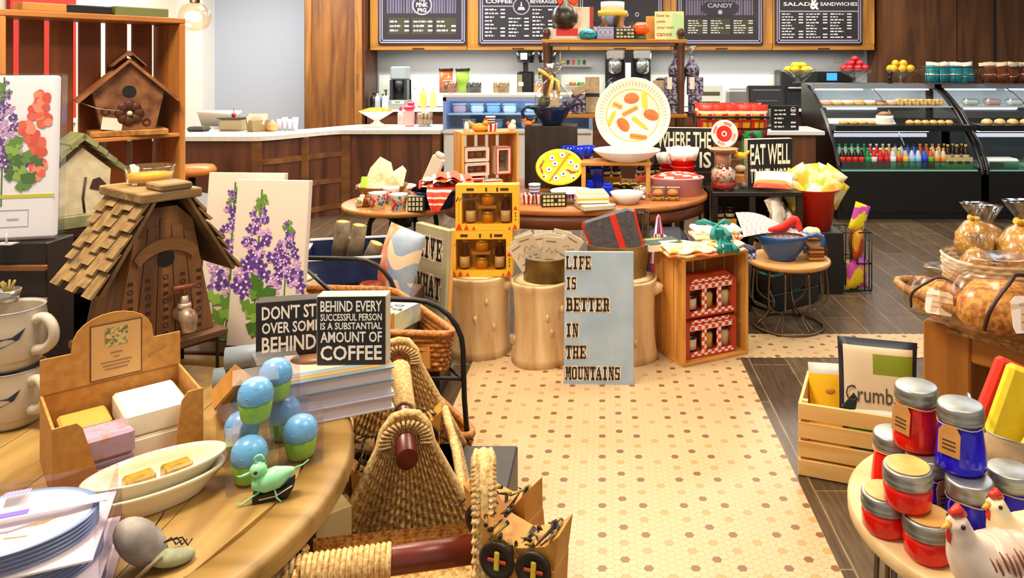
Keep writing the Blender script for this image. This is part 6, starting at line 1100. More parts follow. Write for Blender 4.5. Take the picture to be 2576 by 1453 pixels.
def lidm(m, r, z, gold=False):
    m.mat(ZINC); m.lathe([(0, z), (r, z), (r*1.03, z+.004), (r*1.03, z+.011), (r, z+.013), (r*1.02, z+.016), (r*1.02, z+.024), (r*.97, z+.028)]+([] if gold else [(r*.9, z+.029), (0, z+.029)]), 32)
    if gold: m.mat(mat('gold_disc', '#C9964A', .4, 0, 'noise', '#E0BC72', 18)).cyl(r*.88, .0015, 0, 0, z+.0283, n=32)
def tall(loc, lab, wm, rz=0, tagg=-110, s=1):
    t = E('candle_jar', lab, 'candle', loc, rz, group='tall candle jars'); t.scale = (s,)*3
    m = MB(wm).lathe([(0, 0), (.040, 0), (.044, .006), (.044, .02), (.038, .072), (.0365, .082), (.0375, .087)], 32); m.o('jar', t)
    m = MB(ZINC); lidm(m, .0395, .087); m.o('lid', t)
    a = R(tagg); f = lambda r, b, z: (r*math.cos(a+b), r*math.sin(a+b), z)
    MB(C('#D8B98A', .7)).tube([(.0395*math.cos(2*pi*k/20), .0395*math.sin(2*pi*k/20), .0835+.002*math.cos(k)) for k in range(20)], .0012, 5, True).o('twine', t)
    m = MB(mat('kraft_tag', '#B9803E', .65, 0, 'noise', '#C99250', 30)); m.M = T(*f(.0465, 0, .035), rz=math.degrees(a)+90, rx=-6); m.slab([(-.02, 0), (.02, 0), (.02, .04), (.012, .052), (-.012, .052), (-.02, .04)], -.001, 0); m.mat(C('#4A2E14', .7)); [m.bx(-.012, .012, -.0016, -.001, z, z+.0025) for z in (.01, .017, .024)]; m.o('tag', t)
    return t
def short(loc, lab, rz=0):
    t = E('candle_tin', lab, 'candle', loc, rz, group='low red candle jars'); m = MB(redw).lathe([(0, 0), (.034, 0), (.04, .008), (.0415, .034), (.04, .042)], 32); m.o('jar', t); m = MB(ZINC); lidm(m, .0415, .042, True); m.o('lid', t); return t
def kt(px, py): return at(px, py, zk)
tall((.585, 1.515, zk), 'tall red candle jar standing on the table at the left', redw, 0, -60)
tall((.608, 1.462, zk+.117), 'tall red candle jar stacked at the top left with a brown tag', redw, 0, -150)
tall((.616, 1.43, zk), 'tall blue candle jar on the table, second row, with a hanging tag', blw, 0, -70)
tall((.655, 1.347, zk), 'tall blue candle jar in front with a brown tag on its right', blw, 0, -45)
tall((.744, 1.378, zk), 'tall blue candle jar beside the cream hen', blw, 0, 60)
tall((.656, 1.383, zk+.117), 'tall blue candle jar on top of the stack with a brown tag on its left', blw, 0, -140)
short((.519, 1.386, zk), 'low red candle jar at the left rim of the table'); short((.566, 1.312, zk), 'low red candle jar in front beside the white hen'); short((.541, 1.338, zk+.0725), 'low red candle jar stacked on the two others')
# hens
def hen(loc, rz, s, lab, bodym, patch=False):
    t = E('ceramic_hen', lab, 'figurine', loc, rz); t.scale = (s,)*3
    m = MB(bodym); ring_ = []
    pts = [(.085, 0, .075), (.06, 0, .07), (.02, 0, .06), (-.03, 0, .062), (-.06, 0, .085), (-.075, 0, .115), (-.082, 0, .138), (-.088, 0, .152), (-.092, 0, .16)]; rs = [.012, .04, .058, .056, .04, .027, .021, .018, .004]
    m.tube(pts, rs, 20); m.lathe([(0, 0), (.04, 0), (.045, .012), (.04, .03)], 20, ex=1.2); m.o('body', t)
    m = MB(bodym)
    for k in range(5): m.tube([(.06, (k-2)*.012, .075), (.1, (k-2)*.02, .085+.012*abs(k-2)*-.5+.01), (.135, (k-2)*.026, .1-.008*abs(k-2))], [.014, .016, .008], 8)
    m.o('tail', t); m = MB(C('#D8301C', .35))
    m.tube([(-.07, 0, .158), (-.085, 0, .17), (-.1, 0, .165)], [.006, .011, .005], 8).ball(-.1, 0, .128, .008, .006, .014).ball(-.092, 0, .12, .007, .009, .012); m.o('comb', t)
    MB(C('#E0A23A', .4)).tube([(-.1, 0, .147), (-.118, 0, .142)], [.008, .001], 8).o('beak', t)
    m = MB(C('#1A120E', .3)).ball(-.088, -.0185, .15, .0042).ball(-.088, .0185, .15, .0042); m.o('eyes', t)
    m = MB(C('#7A4226', .5))
    if patch: m.ball(.03, -.046, .062, .036, .016, .028).ball(-.035, -.05, .05, .006, .006, .006).ball(-.038, -.05, .035, .005)
    else:
        for k in range(12):
            x = -.055+.009*k; rr_ = .0425+.0165*min(1, (x+.055)/.04)
            m.tube([(x+.002*j, -rr_*math.cos(R(52-12*j-(k % 3)*5)), .066+rr_*math.sin(R(52-12*j-(k % 3)*5))) for j in range(4)], [.001, .0022, .0026, .001], 5)
    m.o('painted_marks', t); [MB(bodym).tube([(-.02, k*.05, .065), (.02, k*.062, .055), (.07, k*.05, .06)], [.012, .022, .006], 10).o('wing', t) for k in (-1, 1)]
    return t
hen((.632, 1.205, zk), 14, .9, 'glazed white hen with brown streaks and a red comb, nearest the camera', mat('hen_glaze', '#D3BBA8', .25, 0, 'noise', '#E3CFC0', 14))
hen((.725, 1.275, zk), 10, .8, 'cream hen with a brown patch behind the streaked white hen', mat('hen_cream', '#EAD9A6', .25, 0, 'noise', '#F0E2B8', 8), True)
# galvanised tub of yellow napkins
TB = V((.90, 1.57, zk)); t = E('galvanised_tub', 'galvanised metal tub of folded yellow napkins at the right edge', 'tub', TB); gv = mat('galvanised', '#9A9C9C', .3, .85, 'noise', '#C4C6C6', 14)
MB(gv).lathe([(0, 0), (.105, 0), (.118, .1), (.121, .105), (.115, .103), (.1, .006), (0, .006)], 40, ey=.8).o('tub', t); MB(STEEL).tube([(-.115, -.02, .1), (-.135, -.02, .14), (-.125, .03, .155), (-.115, .05, .11)], .004, 6).o('handle', t)
yn = mat('yellow_linen', '#E3C312', .8, 0, 'noise', '#EBCF2A', 40, bump=.15); rn = C('#D8301A', .8); tn = C('#0E7C80', .6)
for k, (dx, dy, ry, mm, l) in enumerate(((-.055, .045, 24, rn, 'folded red napkin at the left of the tub, behind the yellow ones'), (-.045, .005, 22, yn, 'folded yellow napkin tilted at the left of the tub'), (.0, -.04, 34, yn, 'folded yellow napkin tied with a teal bow at the front of the tub'), (.06, .05, 30, rn, 'folded red napkin at the back of the tub'))):
    t = E('folded_napkin', l, 'napkin', TB+V((dx, dy, .012)), 0); m = MB(mm); m.t(0, 0, 0, -4, ry); m.bx(-.08, .08, -.016, .014, 0, .2, .008); m.o('cloth', t)
    if k == 2:
        m = MB(tn); m.t(0, 0, 0, -4, ry); m.bx(-.077, .077, -.022, .017, .1, .118, .002); m.tube([(0, -.022, .109), (-.04, -.028, .135), (-.06, -.024, .15)], [.006, .012, .009], 6).tube([(0, -.022, .109), (-.03, -.03, .085), (-.055, -.028, .06)], [.006, .015, .02], 6, ex=.4).tube([(0, -.022, .109), (.03, -.03, .08), (.045, -.028, .05)], [.006, .015, .02], 6, ex=.4); m.o('bow', t)
t = E('tin_cup', 'small white enamel cup with a red rim at the right edge', 'cup', (.82, 1.428, zk)); MB(C('#D9D6D8', .3)).lathe([(0, 0), (.026, 0), (.032, .07), (.029, .07), (.024, .004), (0, .004)], 26).o('cup', t); MB(C('#D8502A', .35)).tube([(.031*math.cos(2*pi*k/24), .031*math.sin(2*pi*k/24), .07) for k in range(24)], .002, 6, True).o('rim', t)
# ---------------------------------------------------------------- round table, left foreground
GT = V((-1.25, 1.53, 0)); zg = .75
def gt(px, py, h=0): return at(px, py, zg+h)
t = E('round_table', 'large round weathered wood table in the left foreground', 'table', GT)
pw = wood('weathered_', '#8A6830', '#BA9656', 1, 9, .5)
m = MB(pw); r0 = .70
for i in range(7):                                    # boards of the top
    a, b = -.62+1.24*i/7+.001, -.62+1.24*(i+1)/7-.001; pl = []
    ang = [math.acos(max(-1, min(1, x/.62))) for x in (a, (2*a+b)/3, (a+2*b)/3, b)]
    pl = [(.62*math.cos(q), -.62*math.sin(q)) for q in ang]+[(.62*math.cos(q), .62*math.sin(q)) for q in ang[::-1]]; m.prism(pl, zg-.03, zg)
m.o('tabletop', t)
MB(wood('rim_', '#86662E', '#B08C4E', 0, 8, .45)).lathe([(.62, zg-.034), (.66, zg-.05), (.70, zg-.05), (.712, zg-.036), (.704, zg-.024), (.71, zg-.014), (.70, zg-.002), (.69, zg), (.621, zg), (.62, zg-.034)], 96).o('rim', t)
MB(darkwood()).lathe([(.0, .03), (.3, .03), (.32, .06), (.1, .14), (.07, .3), (.1, .5), (.08, .62), (.3, .7), (0, .7)], 28).o('pedestal', t)
# card display box of soaps
def rot2(o, rz, x, y, z=0): return V(o)+MX.Rotation(R(rz), 3, 'Z') @ V((x, y, z))
SB = V((-1.075, 1.475, zg+.001)); sr = 42; t = E('soap_display_box', 'open cardboard display box with an arched back holding soap bars', 'box', SB, sr)
cdb = mat('cardboard', '#AC7530', .75, 0, 'noise', '#BE8840', 60); w, d, h = .27, .2, .138; k = .005
m = MB(cdb); m.bx(0, w, 0, d, 0, k); m.bx(0, k, k, d, k, h).bx(w-k, w, k, d, k, h)
m.slab([(0, k), (w, k), (w, h+.005), (w-.03, h+.005), (w-.042, h-.012), (w-.055, .03), (.075, .03), (.05, h-.012), (.04, h), (0, h)], 0, k); m.o('tray', t)
bk_ = [(0, 0), (w, 0), (w, .215), (w-.055, .215), (w-.058, .235)]+[(w/2+(w/2-.058)*math.cos(R(a)), .235+.055*math.sin(R(a))) for a in range(10, 171, 16)]+[(.058, .235), (.055, .215), (0, .215)]
MB(cdb).slab(bk_, d, d+k).o('back_panel', t); MB(C('#8F561C', .7)).bx(.004, w-.004, d-.0012, d-.0002, h-.002, h+.001).o('fold_line', t)
m = MB(C('#C99A5E', .6)).bx(.092, .188, d-.0016, d-.0003, .145, .265); m.mat(C('#4A2E14', .6))
for a, b, c_, e in ((.09, .092, .143, .267), (.188, .19, .143, .267), (.09, .19, .143, .145), (.09, .19, .265, .267)): m.bx(a, b, d-.0018, d-.0003, c_, e)
m.o('label', t); m = MB(mat('label_engraving', '#6F6436', .6, 0, 'noise', '#C3AA6C', 150, lo=.46, hi=.54)).bx(.118, .162, d-.0026, d-.0017, .215, .256); m.o('emblem', t)
m = MB(C('#8A6A3C', .6)); [m.bx(.14-q, .14+q, d-.0024, d-.0017, z, z+.003) for z, q in ((.198, .012), (.188, .006), (.178, .03), (.17, .026), (.162, .022))]; m.tube([(.205+.004*i, d-.002, .17+.006*(i % 2)+.002*i) for i in range(9)], .0012, 4); m.o('lettering', t)
def soap(x, y, z, w_, d_, h_, lab, m_, c=.01, hs=sr): return MB(m_).box(w_, d_, h_, 0, 0, 0, c).o('soap_bar', loc=rot2(SB, sr, x, y, z), rz=hs, label=lab, cat='soap', group=None)
lav = mat('lavender_soap', '#B08474', .35, 0, 'noise', '#AC92AC', 55, lo=.36, hi=.46); wh = mat('ivory_soap', '#EFE7CC', .4, 0, 'noise', '#F4EEDA', 8); ys = C('#D2A04A', .45)
soap(.19, .11, .007, .12, .15, .052, 'ivory soap block, lower of the pair at the right of the card box', wh, .006); soap(.19, .112, .06, .122, .15, .052, 'ivory soap block, upper of the pair at the right of the card box', wh, .006)
soap(.072, .142, .007, .09, .09, .085, 'yellow soap block at the back left of the card box', ys, .005)
soap(.096, .052, .007, .092, .07, .034, 'lavender soap bar, lower of the pair at the front of the card box', lav, .005); soap(.096, .05, .042, .095, .075, .05, 'lavender soap bar, upper and thicker, at the front of the card box', lav, .006)
# dishes
def dish(loc, rz, lab, s=1):
    cm = mat('cream_glaze', '#E9DDB8', .2, 0, 'noise', '#EFE6C8', 6); t = E('oval_dish', lab, 'dish', loc, rz); t.scale = (s,)*3; n = 56
    sc = lambda a, z: 1+(.012*math.sin(28*a) if .01 < z < .034 else 0)
    MB(cm).lathe([(0, 0), (.085, 0), (.09, .004), (.108, .025), (.119, .036), (.125, .04), (.126, .044), (.121, .046), (.112, .042), (.1, .03), (.085, .01), (0, .008)], n, ey=.49, wob=sc).o('dish', t)
    m = MB(C('#CDB27A', .3))
    for k in range(48): a = 2*pi*k/48; m.ball(.1185*math.cos(a), .058*math.sin(a), .0445, .0016, .0016, .001, 6, 4)
    m.o('beading', t); return t
DP = V((-.872, 1.478, zg)); dish(DP+V((-.004, -.012, .001)), 41, 'cream oval dish with a beaded rim, lower of the stacked pair', 1.06); dish(DP+V((.0, .0, .026)), 41, 'cream oval dish with a beaded rim, upper, holding two amber soaps', 1.0)
am = mat('amber_soap', '#8E6E1E', .25, 0, 'noise', '#B6963E', 40)
for dx, l in ((-.03, 'small amber soap at the left in the upper oval dish'), (.035, 'small amber soap at the right in the upper oval dish')): MB(am).box(.052, .034, .026, 0, 0, 0, .004).o('amber_soap', loc=rot2(DP, 41, dx, -.002, .0365), rz=47, label=l, cat='soap')
# plate packs
PP = V((-.905, 1.205, zg)); pr = 24
def ppack(z, lab, k, ox=0):
    t = E('plate_pack', lab, 'plates', rot2(PP, pr, ox, 0, z), pr, group='wrapped packs of blue rimmed plates'); bl = C('#7E92BE', .35); wp = C('#E6DFE4', .35)
    m = MB(C('#E4DCE2', .6)).bx(-.16, .105, -.1, .105, 0, .003); m.o('card', t)
    for i in range(5):
        m = MB(wp); m.mat(bl).mat(wp); m.lathe([(0, .0045+.0065*i), (.085, .0045+.0065*i), (.125, .0085+.0065*i), (.126, .0097+.0065*i), (.117, .009+.0065*i), (.110, .0083+.0065*i), (.086, .0057+.0065*i), (0, .0055+.0065*i)], 56, -.03, 0, ey=.79, mf=lambda k, i: 1 if k in (2, 3) else 0); m.o('plate', t)
    zt = .0045+.0065*4; m = MB(mat('print_beige', '#D9B078', .5)); m.tube([(-.02, -.04, zt+.0015), (.01, -.045, zt+.0015)], .0015, 5); m.mat(C('#9A8A94', .5)).tube([(-.09, -.012, zt-.001), (-.02, -.02, zt-.001), (.03, -.006, zt-.001)], [.002, .005, .003], 6).mat(C('#D98A3A', .5)).tube([(.0, -.02, zt), (.025, -.014, zt), (.045, .0, zt)], [.001, .004, .001], 6); m.o('print', t)
    zz = .043; m = MB(C('#D9CFE4', .5)); m.M = T(0, 0, 0, 0, 0, 0)
    if k == 0: m.bx(-.17, .108, -.006, .02, zz, zz+.0012); m.mat(C('#7A62C4', .5)).bx(-.11, -.0, .0, .014, zz+.0013, zz+.002)
    else:
        m.bx(-.065, -.03, -.108, -.106, .0, zz).bx(-.065, -.03, -.106, .06, zz, zz+.0012); m.mat(C('#7A62C4', .5)).bx(-.062, -.033, -.1095, -.108, .026, .04); [m.bx(-.061+.005*i, -.059+.005*i, -.1095, -.108, .0, .024) for i in range(6)]
    m.o('band', t); m = MB(C('#EFEAF2', .5))
    if k == 0: m.t(-.03, .07, zz, -12).bx(-.02, .015, -.01, .02, .002, .0035); m.mat(C('#7A62C4', .5)); [m.bx(-.018+.005*i, -.016+.005*i, -.009, .019, .0036, .004) for i in range(7)]
    m.o('barcode', t) if k == 0 else None
    f = MB(mat('pack_film', '#F2EEF4', .1, k='glass', st=.0)); f.bx(.1065, .1075, -.1, .105, 0, .05).bx(-.17, .1065, .1055, .1065, 0, .052); f.o('film', t); return t
ppack(.001, 'wrapped pack of blue rimmed plates, lowest of the stack at the left edge', 1); ppack(.0475, 'wrapped pack of blue rimmed plates with a striped barcode band, middle of the stack', 1, -.004); ppack(.094, 'wrapped pack of blue rimmed plates with a fish print, on top of the stack', 0, -.01)
# pebble bug
q = V((-.765, 1.285, zg)); t = E('pebble_ornament', 'grey pebble beetle ornament with wire legs in front of the oval dishes', 'ornament', q, 20)
MB(mat('pebble', '#76706C', .65, 0, 'noise', '#A49C92', 22, bump=.25)).t(-.018, 0, .044, 0, -42, 0).ball(0, 0, 0, .03, .034, .05, 20, 12).o('pebble', t)
MB(mat('mossy_stone', '#6E6A58', .7, 0, 'noise', '#9AA07A', 30, bump=.3)).t(.032, -.012, .015, 0, 12, 20).ball(0, 0, 0, .036, .02, .014, 16, 10).o('leaf_stone', t)
m = MB(IRON); m.tube([(.0, 0, .045), (.012, .004, .03), (.02, .0, .02)], [.007, .009, .005], 8)
for k in range(3): m.tube([(.008, .006*k-.004, .032), (.03+.006*k, .012*k-.008, .046-.008*k), (.036+.007*k, .013*k-.006, .032-.01*k), (.044+.006*k, .014*k, .034-.008*k)], .0014, 5)
m.tube([(-.0, .006, .06), (.012, .012, .075), (.016, .014, .085)], .0012, 5); m.o('wire_legs', t); MB(C('#8A7458', .6)).tube([(.02, -.03, .03), (.0, -.035, .018), (-.02, -.04, .004)], [.002, .004, .003], 5).o('twig', t)
# boxed egg cups
def egg(loc, rz, lab):
    t = E('boxed_egg', lab, 'ornament', loc, rz, group='blue and green eggs in clear boxes')
    s = .088; f = MB(mat('egg_box', '#F4F1F7', .25, k='glass', st=.08)).bx(-s/2, s/2, -s/2, s/2, 0, .098); f.o('clear_box', t)
    MB(mat('egg_blue', '#62B2E2', .25, 0, 'noise', '#7CC2EA', 10)).lathe([(.0285, .04), (.0345, .045), (.036, .055), (.033, .071), (.024, .084), (.01, .0905), (0, .0915)], 28).o('egg_top', t)
    MB(mat('egg_green', '#74B42C', .4, 0, 'noise', '#94CC4E', 12)).lathe([(0, .003), (.025, .003), (.029, .01), (.0335, .04), (.031, .043), (0, .043)], 36, wob=lambda a, h: 1+(.05*math.sin(9*a) if h > .03 else 0)).o('cup', t)
    m = MB(C('#A9D4F0', .4)); 
    for a, z, r in ((-120, .058, .0355), (-60, .055, .0358), (-90, .078, .029), (-30, .068, .0335), (-150, .07, .033)):
        m.tube([(r*math.cos(R(a)+.13*math.cos(b)), r*math.sin(R(a)+.13*math.cos(b)), z+.0045*math.sin(b)) for b in [2*pi*k/8 for k in range(8)]], .0004, 4, True)
    m.o('swirls', t); return t
egg((-.722, 1.545, zg+.001), 28, 'blue and green egg in a clear box, front of the bottom layer'); egg((-.655, 1.64, zg+.001), 24, 'blue and green egg in a clear box, right end of the bottom layer'); egg((-.79, 1.655, zg+.001), 36, 'blue and green egg in a clear box, back left of the bottom layer')
egg((-.732, 1.595, zg+.1), 26, 'blue and green egg in a clear box stacked at the front of the top layer'); egg((-.735, 1.70, zg+.1), 32, 'blue and green egg in a clear box, back of the top layer beside the books'); egg((-.725, 1.725, zg+.001), 30, 'blue and green egg in a clear box, hindmost of the bottom layer by the books')
# mint bird on a black base
q = V((-.652, 1.485, zg)); t = E('mint_bird', 'mint green tin bird toy perched on a small black rocker', 'figurine', q, 20)
mg = C('#8FD8A4', .35); m = MB(BLACK); m.t(.012, 0, 0, 90).slab([(-.035, 0), (.035, 0), (.042, .012), (.045, .03), (.03, .02), (.0, .014), (-.035, .014)], -.012, .012) if False else m.slab([(-.032, .001), (.03, .001), (.042, .02), (.045, .032), (.02, .02), (-.032, .014)], -.014, .014); m.o('rocker', t); m = MB(WHITE); m.tube([(-.02, -.0148, .008), (.01, -.0148, .01), (.04, -.0148, .025)], .0011, 4); m.o('stripe', t)
m = MB(mg); m.tube([(-.034, 0, .034), (-.012, 0, .034), (.012, 0, .04), (.03, 0, .046), (.045, 0, .05)], [.008, .02, .021, .012, .003], 14).ball(-.022, 0, .06, .0165, .014, .014); m.o('body', t)
m = MB(mg); m.tube([(-.036, 0, .056), (-.055, 0, .052), (-.06, 0, .055)], [.004, .002, .001], 6).o('beak', t)
MB(mg).tube([(-.026, 0, .073), (-.028, 0, .084), (-.018, 0, .088), (-.012, 0, .078)], .0025, 6).o('crest', t)
MB(mg).tube([(.04, 0, .05), (.06, 0, .056), (.07, 0, .064)], [.003, .0015, .001], 6).o('tail', t)
MB(mg).tube([(.008, -.012, .022), (.012, -.018, .008), (.02, -.022, .001)], .002, 5).o('leg', t)
MB(mg).tube([(-.02, -.008, .02), (-.05, -.012, .004), (-.06, -.012, .006)], [.0025, .002, .0015], 5).o('leg', t); m = MB(BLACK); m.ball(-.026, -.0135, .061, .0035); m.o('eye', t)
# books and the two block signs
BK = V((-.735, 1.765, zg)); br = 26
def book(z, w, d, h, lab, cover, dx=0, dy=0, rz=0, prints=None):
    t = E('book', lab, 'book', rot2(BK, br, dx, dy, z), br+rz, group='stacked hardback books'); MB(mat('book_pages', '#DCD3D6', .7, 0, 'wave', '#C9BEC6', 160, 2)).bx(.006, w-.006, .005, d, .003, h-.003).o('pages', t)
    m = MB(cover); m.bx(0, w, 0, d+.006, 0, .003).bx(0, w, 0, d+.006, h-.003, h).bx(0, .004, 0, d+.006, .003, h-.003); m.o('cover', t)
    if prints: prints(t, w, d, h)
    return t
book(.001, .245, .30, .034, 'white hardback book at the bottom of the stack', C('#C9C4D6', .4), 0, 0, 0)
book(.0355, .25, .30, .034, 'white hardback book in the middle of the stack', C('#C4C0D2', .4), -.004, .004, 1)
def cov(t, w, d, h):
    m = MB(C('#D9C3AE', .4)).bx(.01, w-.01, .06, d-.05, h, h+.0006); m.mat(C('#C98A4A', .4)).bx(.0, w, .018, .034, h, h+.0007); m.mat(C('#8A9AA0', .4)).bx(0, w, .036, .058, h, h+.0007); m.mat(C('#9A6A4A', .4)).lathe([(0, h+.0008), (.07, h+.0008), (0, h+.0012)], 20, .09, .15, ey=.7); m.mat(C('#F0B424', .4)).lathe([(0, h+.0013), (.025, h+.0013), (.0, h+.002)], 12, .13, .16); m.mat(C('#5A2A1C', .4)).bx(.06, .16, .255, .268, h, h+.0008); m.o('cover_print', t)
book(.07, .25, .30, .034, 'hardback book with a pale food picture on its cover, top of the stack', C('#6E8490', .4), -.006, 0, 0, cov)
ZBk = zg+.105
boxsign('block_sign', 'black block sign about a successful person and coffee, standing on the books', (-.625, 1.882, ZBk), 2, .172, .172, .045, ['BEHIND EVERY', 'SUCCESSFUL PERSON', 'IS A SUBSTANTIAL', 'AMOUNT OF', 'COFFEE'], edge='#BDB09A', sizes=[1.1, .72, .72, 1.1, 1.5], face='#17141A', ink='#EDE8DC')
boxsign('block_sign', 'black block sign about stumbling, half hidden behind the coffee sign', (-.762, 1.955, ZBk), 14, .25, .142, .045, ["DON'T STUMBLE", 'OVER SOMETHING', 'BEHIND YOU'], edge='#3A342F', sizes=[1.05, .85, 1.2], face='#17141A', ink='#EDE8DC')
# small birdhouse ornament and silver tins behind
q = V((-.865, 1.80, zg)); t = E('small_birdhouse', 'small plain wooden birdhouse between soap box and boxed eggs', 'birdhouse', q, 32); t.scale = (.9,)*3; sw = wood('plain_pine_', '#8A5A24', '#AA742E', 2, 14)
m = MB(sw); m.slab([(-.045, 0), (.045, 0), (.045, .07), (0, .115), (-.045, .07)], 0, .09); m.o('body', t); m = MB(BLACK); m.t(0, -.0012, .055, 90).cyl(.02, .001, n=20); m.o('hole', t)
m = MB(wood('plain_roof_', '#9C6A2C', '#BE8A44', 1, 14)); m.slab([(-.062, .058), (-.058, .052), (.002, .112), (.0, .122)], -.02, .1).slab([(.062, .058), (.058, .052), (-.002, .112), (0, .122)], -.02, .1); m.o('roof', t)
for k in range(2): t = E('grey_roll', 'grey rolled tube lying behind the eggs, '+['lower', 'upper'][k], 'roll', (-.94+.03*k, 2.0, zg+.03+.055*k), 20); MB(C('#8A94A0', .5)).t(0, 0, 0, 0, 90).cyl(.028, .16, 0, 0, -.08).o('roll', t)
# mugs
def mug(loc, lab, rz, s=1):
    t = E('stoneware_mug', lab, 'mug', loc, rz); t.scale = (s,)*3; mm = mat('stoneware', '#B7AB98', .3, 0, 'noise', '#C9BEAC', 8)
    MB(mm).lathe([(0, 0), (.05, 0), (.058, .008), (.068, .05), (.07, .1), (.066, .128), (.067, .132), (.063, .133), (.063, .126), (.065, .1), (.062, .02), (0, .012)], 36).o('cup', t); MB(C('#8C8F98', .25)).tube([(.0655*math.cos(2*pi*k/36), .0655*math.sin(2*pi*k/36), .1325) for k in range(36)], .0022, 6, True).o('rim', t)
    MB(mm).tube([(.06, 0, .105), (.09, 0, .115), (.112, 0, .095), (.112, 0, .065), (.09, 0, .045), (.064, 0, .04)], [.012, .011, .011, .011, .011, .013], 10).o('handle', t)
    m = MB(C('#1E2A44', .4)); f = lambda a, z: (.0713*math.cos(R(a)), .0713*math.sin(R(a)), z)
    m.add([f(-100, .07), f(-80, .085), f(-60, .08), f(-40, .082), f(-20, .098), f(-30, .075), f(-55, .062), f(-80, .06)], [tuple(range(8))]); m.mat(C('#B8925A', .4)); m.add([f(-95, .045), f(-75, .06), f(-60, .055), f(-75, .04)], [(0, 1, 2, 3)]); m.o('bird_print', t); return t
mug((-1.405, 1.80, zg+.001), 'pale stoneware mug at the bottom, under the bird mug at the left edge', -20, 1.0); mug((-1.41, 1.80, zg+.136), 'pale stoneware mug with a dark bird print stacked at the left edge', -10, 1.05)
t = E('small_vase', 'small silver cup with sprigs standing on the stacked mugs', 'cup', (-1.44, 1.83, zg+.278)); MB(STEEL).lathe([(0, 0), (.02, 0), (.028, .03), (.025, .03), (0, .004)], 18).o('cup', t); m = MB(C('#7A6A2C', .7)); [m.tube([(0, 0, .01), (.015*math.cos(a), .015*math.sin(a), .05)], .003, 5) for a in (0, 1, 2, 3, 4, 5)]; m.o('sprigs', t)
# big birdhouse with shingled roof
BH = V((-1.215, 2.03, zg)); rzb = 54
t = E('wire_riser', 'black wire riser under the big shingled birdhouse', 'stand', BH, rzb); m = MB(IRON)
for x in (-.13, .13):
    for y in (-.1, .1): m.tube([(x, y, 0), (x, y, .098), (x*.9, y, .104)], .005, 6)
m.tube([(-.13, -.1, .104), (.13, -.1, .104), (.13, .1, .104), (-.13, .1, .104)], .005, 6, True); m.o('wires', t)
z0 = zg+.110; t = E('birdhouse', 'big rustic birdhouse with a shingled roof and a tap as its perch', 'birdhouse', V((BH.x, BH.y, z0)), rzb)
old = wood('old_board_', '#54331A', '#946436', 2, 20, .6, .5); osh = wood('shingle_', '#6E5534', '#A2804E', 0, 26, .7, .4)
MB(wood('old_base_', '#4E3018', '#7A5530', 0, 12, .6)).bx(-.15, .15, -.12, .12, 0, .02, .003).o('base', t)
wl = lambda z: .128-.056*(z-.02)/.3                    # half width narrows upwards
m = MB(old); zt_ = .36
m.add([(s*wl(z), y, z) for y in (-.085, .085) for z, s in ((.02, -1), (.02, 1), (.33, 1), (.37, .2/.08), (.37, -.2/.08), (.33, -1))], [(0, 1, 2, 3, 4, 5), (11, 10, 9, 8, 7, 6)]+[(i, 6+i, 6+(i+1) % 6, (i+1) % 6) for i in range(6)])
m.v = [V((max(-.13, min(.13, p.x)) if p.z < .34 else max(-.03, min(.03, p.x)), p.y, p.z)) for p in m.v]; m.o('body', t)
m = MB(old); 
for k in range(5):
    x = -.1+.05*k; zt = .30+.02*(2-abs(k-2)); f = wl(zt)/.128; m.slab([(x*1.02-.024, .022), (x*1.02+.024, .022), ((x*1.02+.024)*f, zt), ((x*1.02-.024)*f, zt)], -.0885, -.0845)
m.o('front_boards', t)
m = MB(C('#3A2210', .8))
for k, x in enumerate((-.085, -.043, 0, .043, .085)):
    for j in range(8): m.bx(x-.006, x+.006, -.0895, -.0885, .035+.021*j, .044+.021*j) if (j+k) % 3 else m.tube([(x+.006*math.cos(a), -.089, .04+.021*j+.006*math.sin(a)) for a in [2*pi*i/8 for i in range(8)]], .0012, 4, True)
m.o('stencil_marks', t)
m = MB(BLACK); m.t(0, -.0895, .235, 90).cyl(.021, .002, n=24); m.o('hole', t)
m = MB(wood('arch_', '#5E3C1C', '#8E6236', 0, 20, .6)); o_ = arc(0, .225, .085, 20, 160, 12, .065); i_ = arc(0, .21, .07, 160, 20, 12, .048); m.slab([(x, z) for x, z in o_]+[(x, z) for x, z in i_], -.099, -.0895); m.o('arch_trim', t)
def roofside(s):
    m = MB(wood('roof_board_', '#4E3820', '#7A5C36', 1, 16, .6)); p0 = V((s*.035, 0, .395)); p1 = V((s*.16, 0, .178)); dirv = (p1-p0).normalized(); nrm = V((s*abs(dirv.z), 0, abs(dirv.x)))
    L = (p1-p0).length
    def P(u, y, n): q = p0+dirv*u+nrm*n; return (q.x, y, q.z)
    def plank(m, u0, u1, y0, y1, n0, n1):
        vs = [P(u, y, n) for n in (n0, n1) for y in (y0, y1) for u in (u0, u1)]; m.add(vs, [(0, 2, 3, 1), (4, 5, 7, 6), (0, 1, 5, 4), (2, 6, 7, 3), (0, 4, 6, 2), (1, 3, 7, 5)])
    plank(m, 0, L, -.125, .125, 0, .008); m.o('roof_panel', t); m = MB(osh); q_ = random.Random(3+s); n = 5
    for r in range(5):
        for c in range(n):
            w_ = .25/n; y = -.125+c*w_; e = .018 if (c+r) % 2 else 0
            vs = [P(u, yy, nn) for (u, nn) in ((r*L/5-.004, .009+.002), (r*L/5+L/5+.012-e, .020), ) for yy in (y+.001, y+w_-.001)]+[P(u, yy, nn) for (u, nn) in ((r*L/5-.004, .015), (r*L/5+L/5+.012-e, .028)) for yy in (y+.001, y+w_-.001)]
            m.add(vs, [(0, 1, 3, 2), (4, 6, 7, 5), (0, 4, 5, 1), (2, 3, 7, 6), (0, 2, 6, 4), (1, 5, 7, 3)])
    m.o('shingles', t)
roofside(-1); roofside(1)
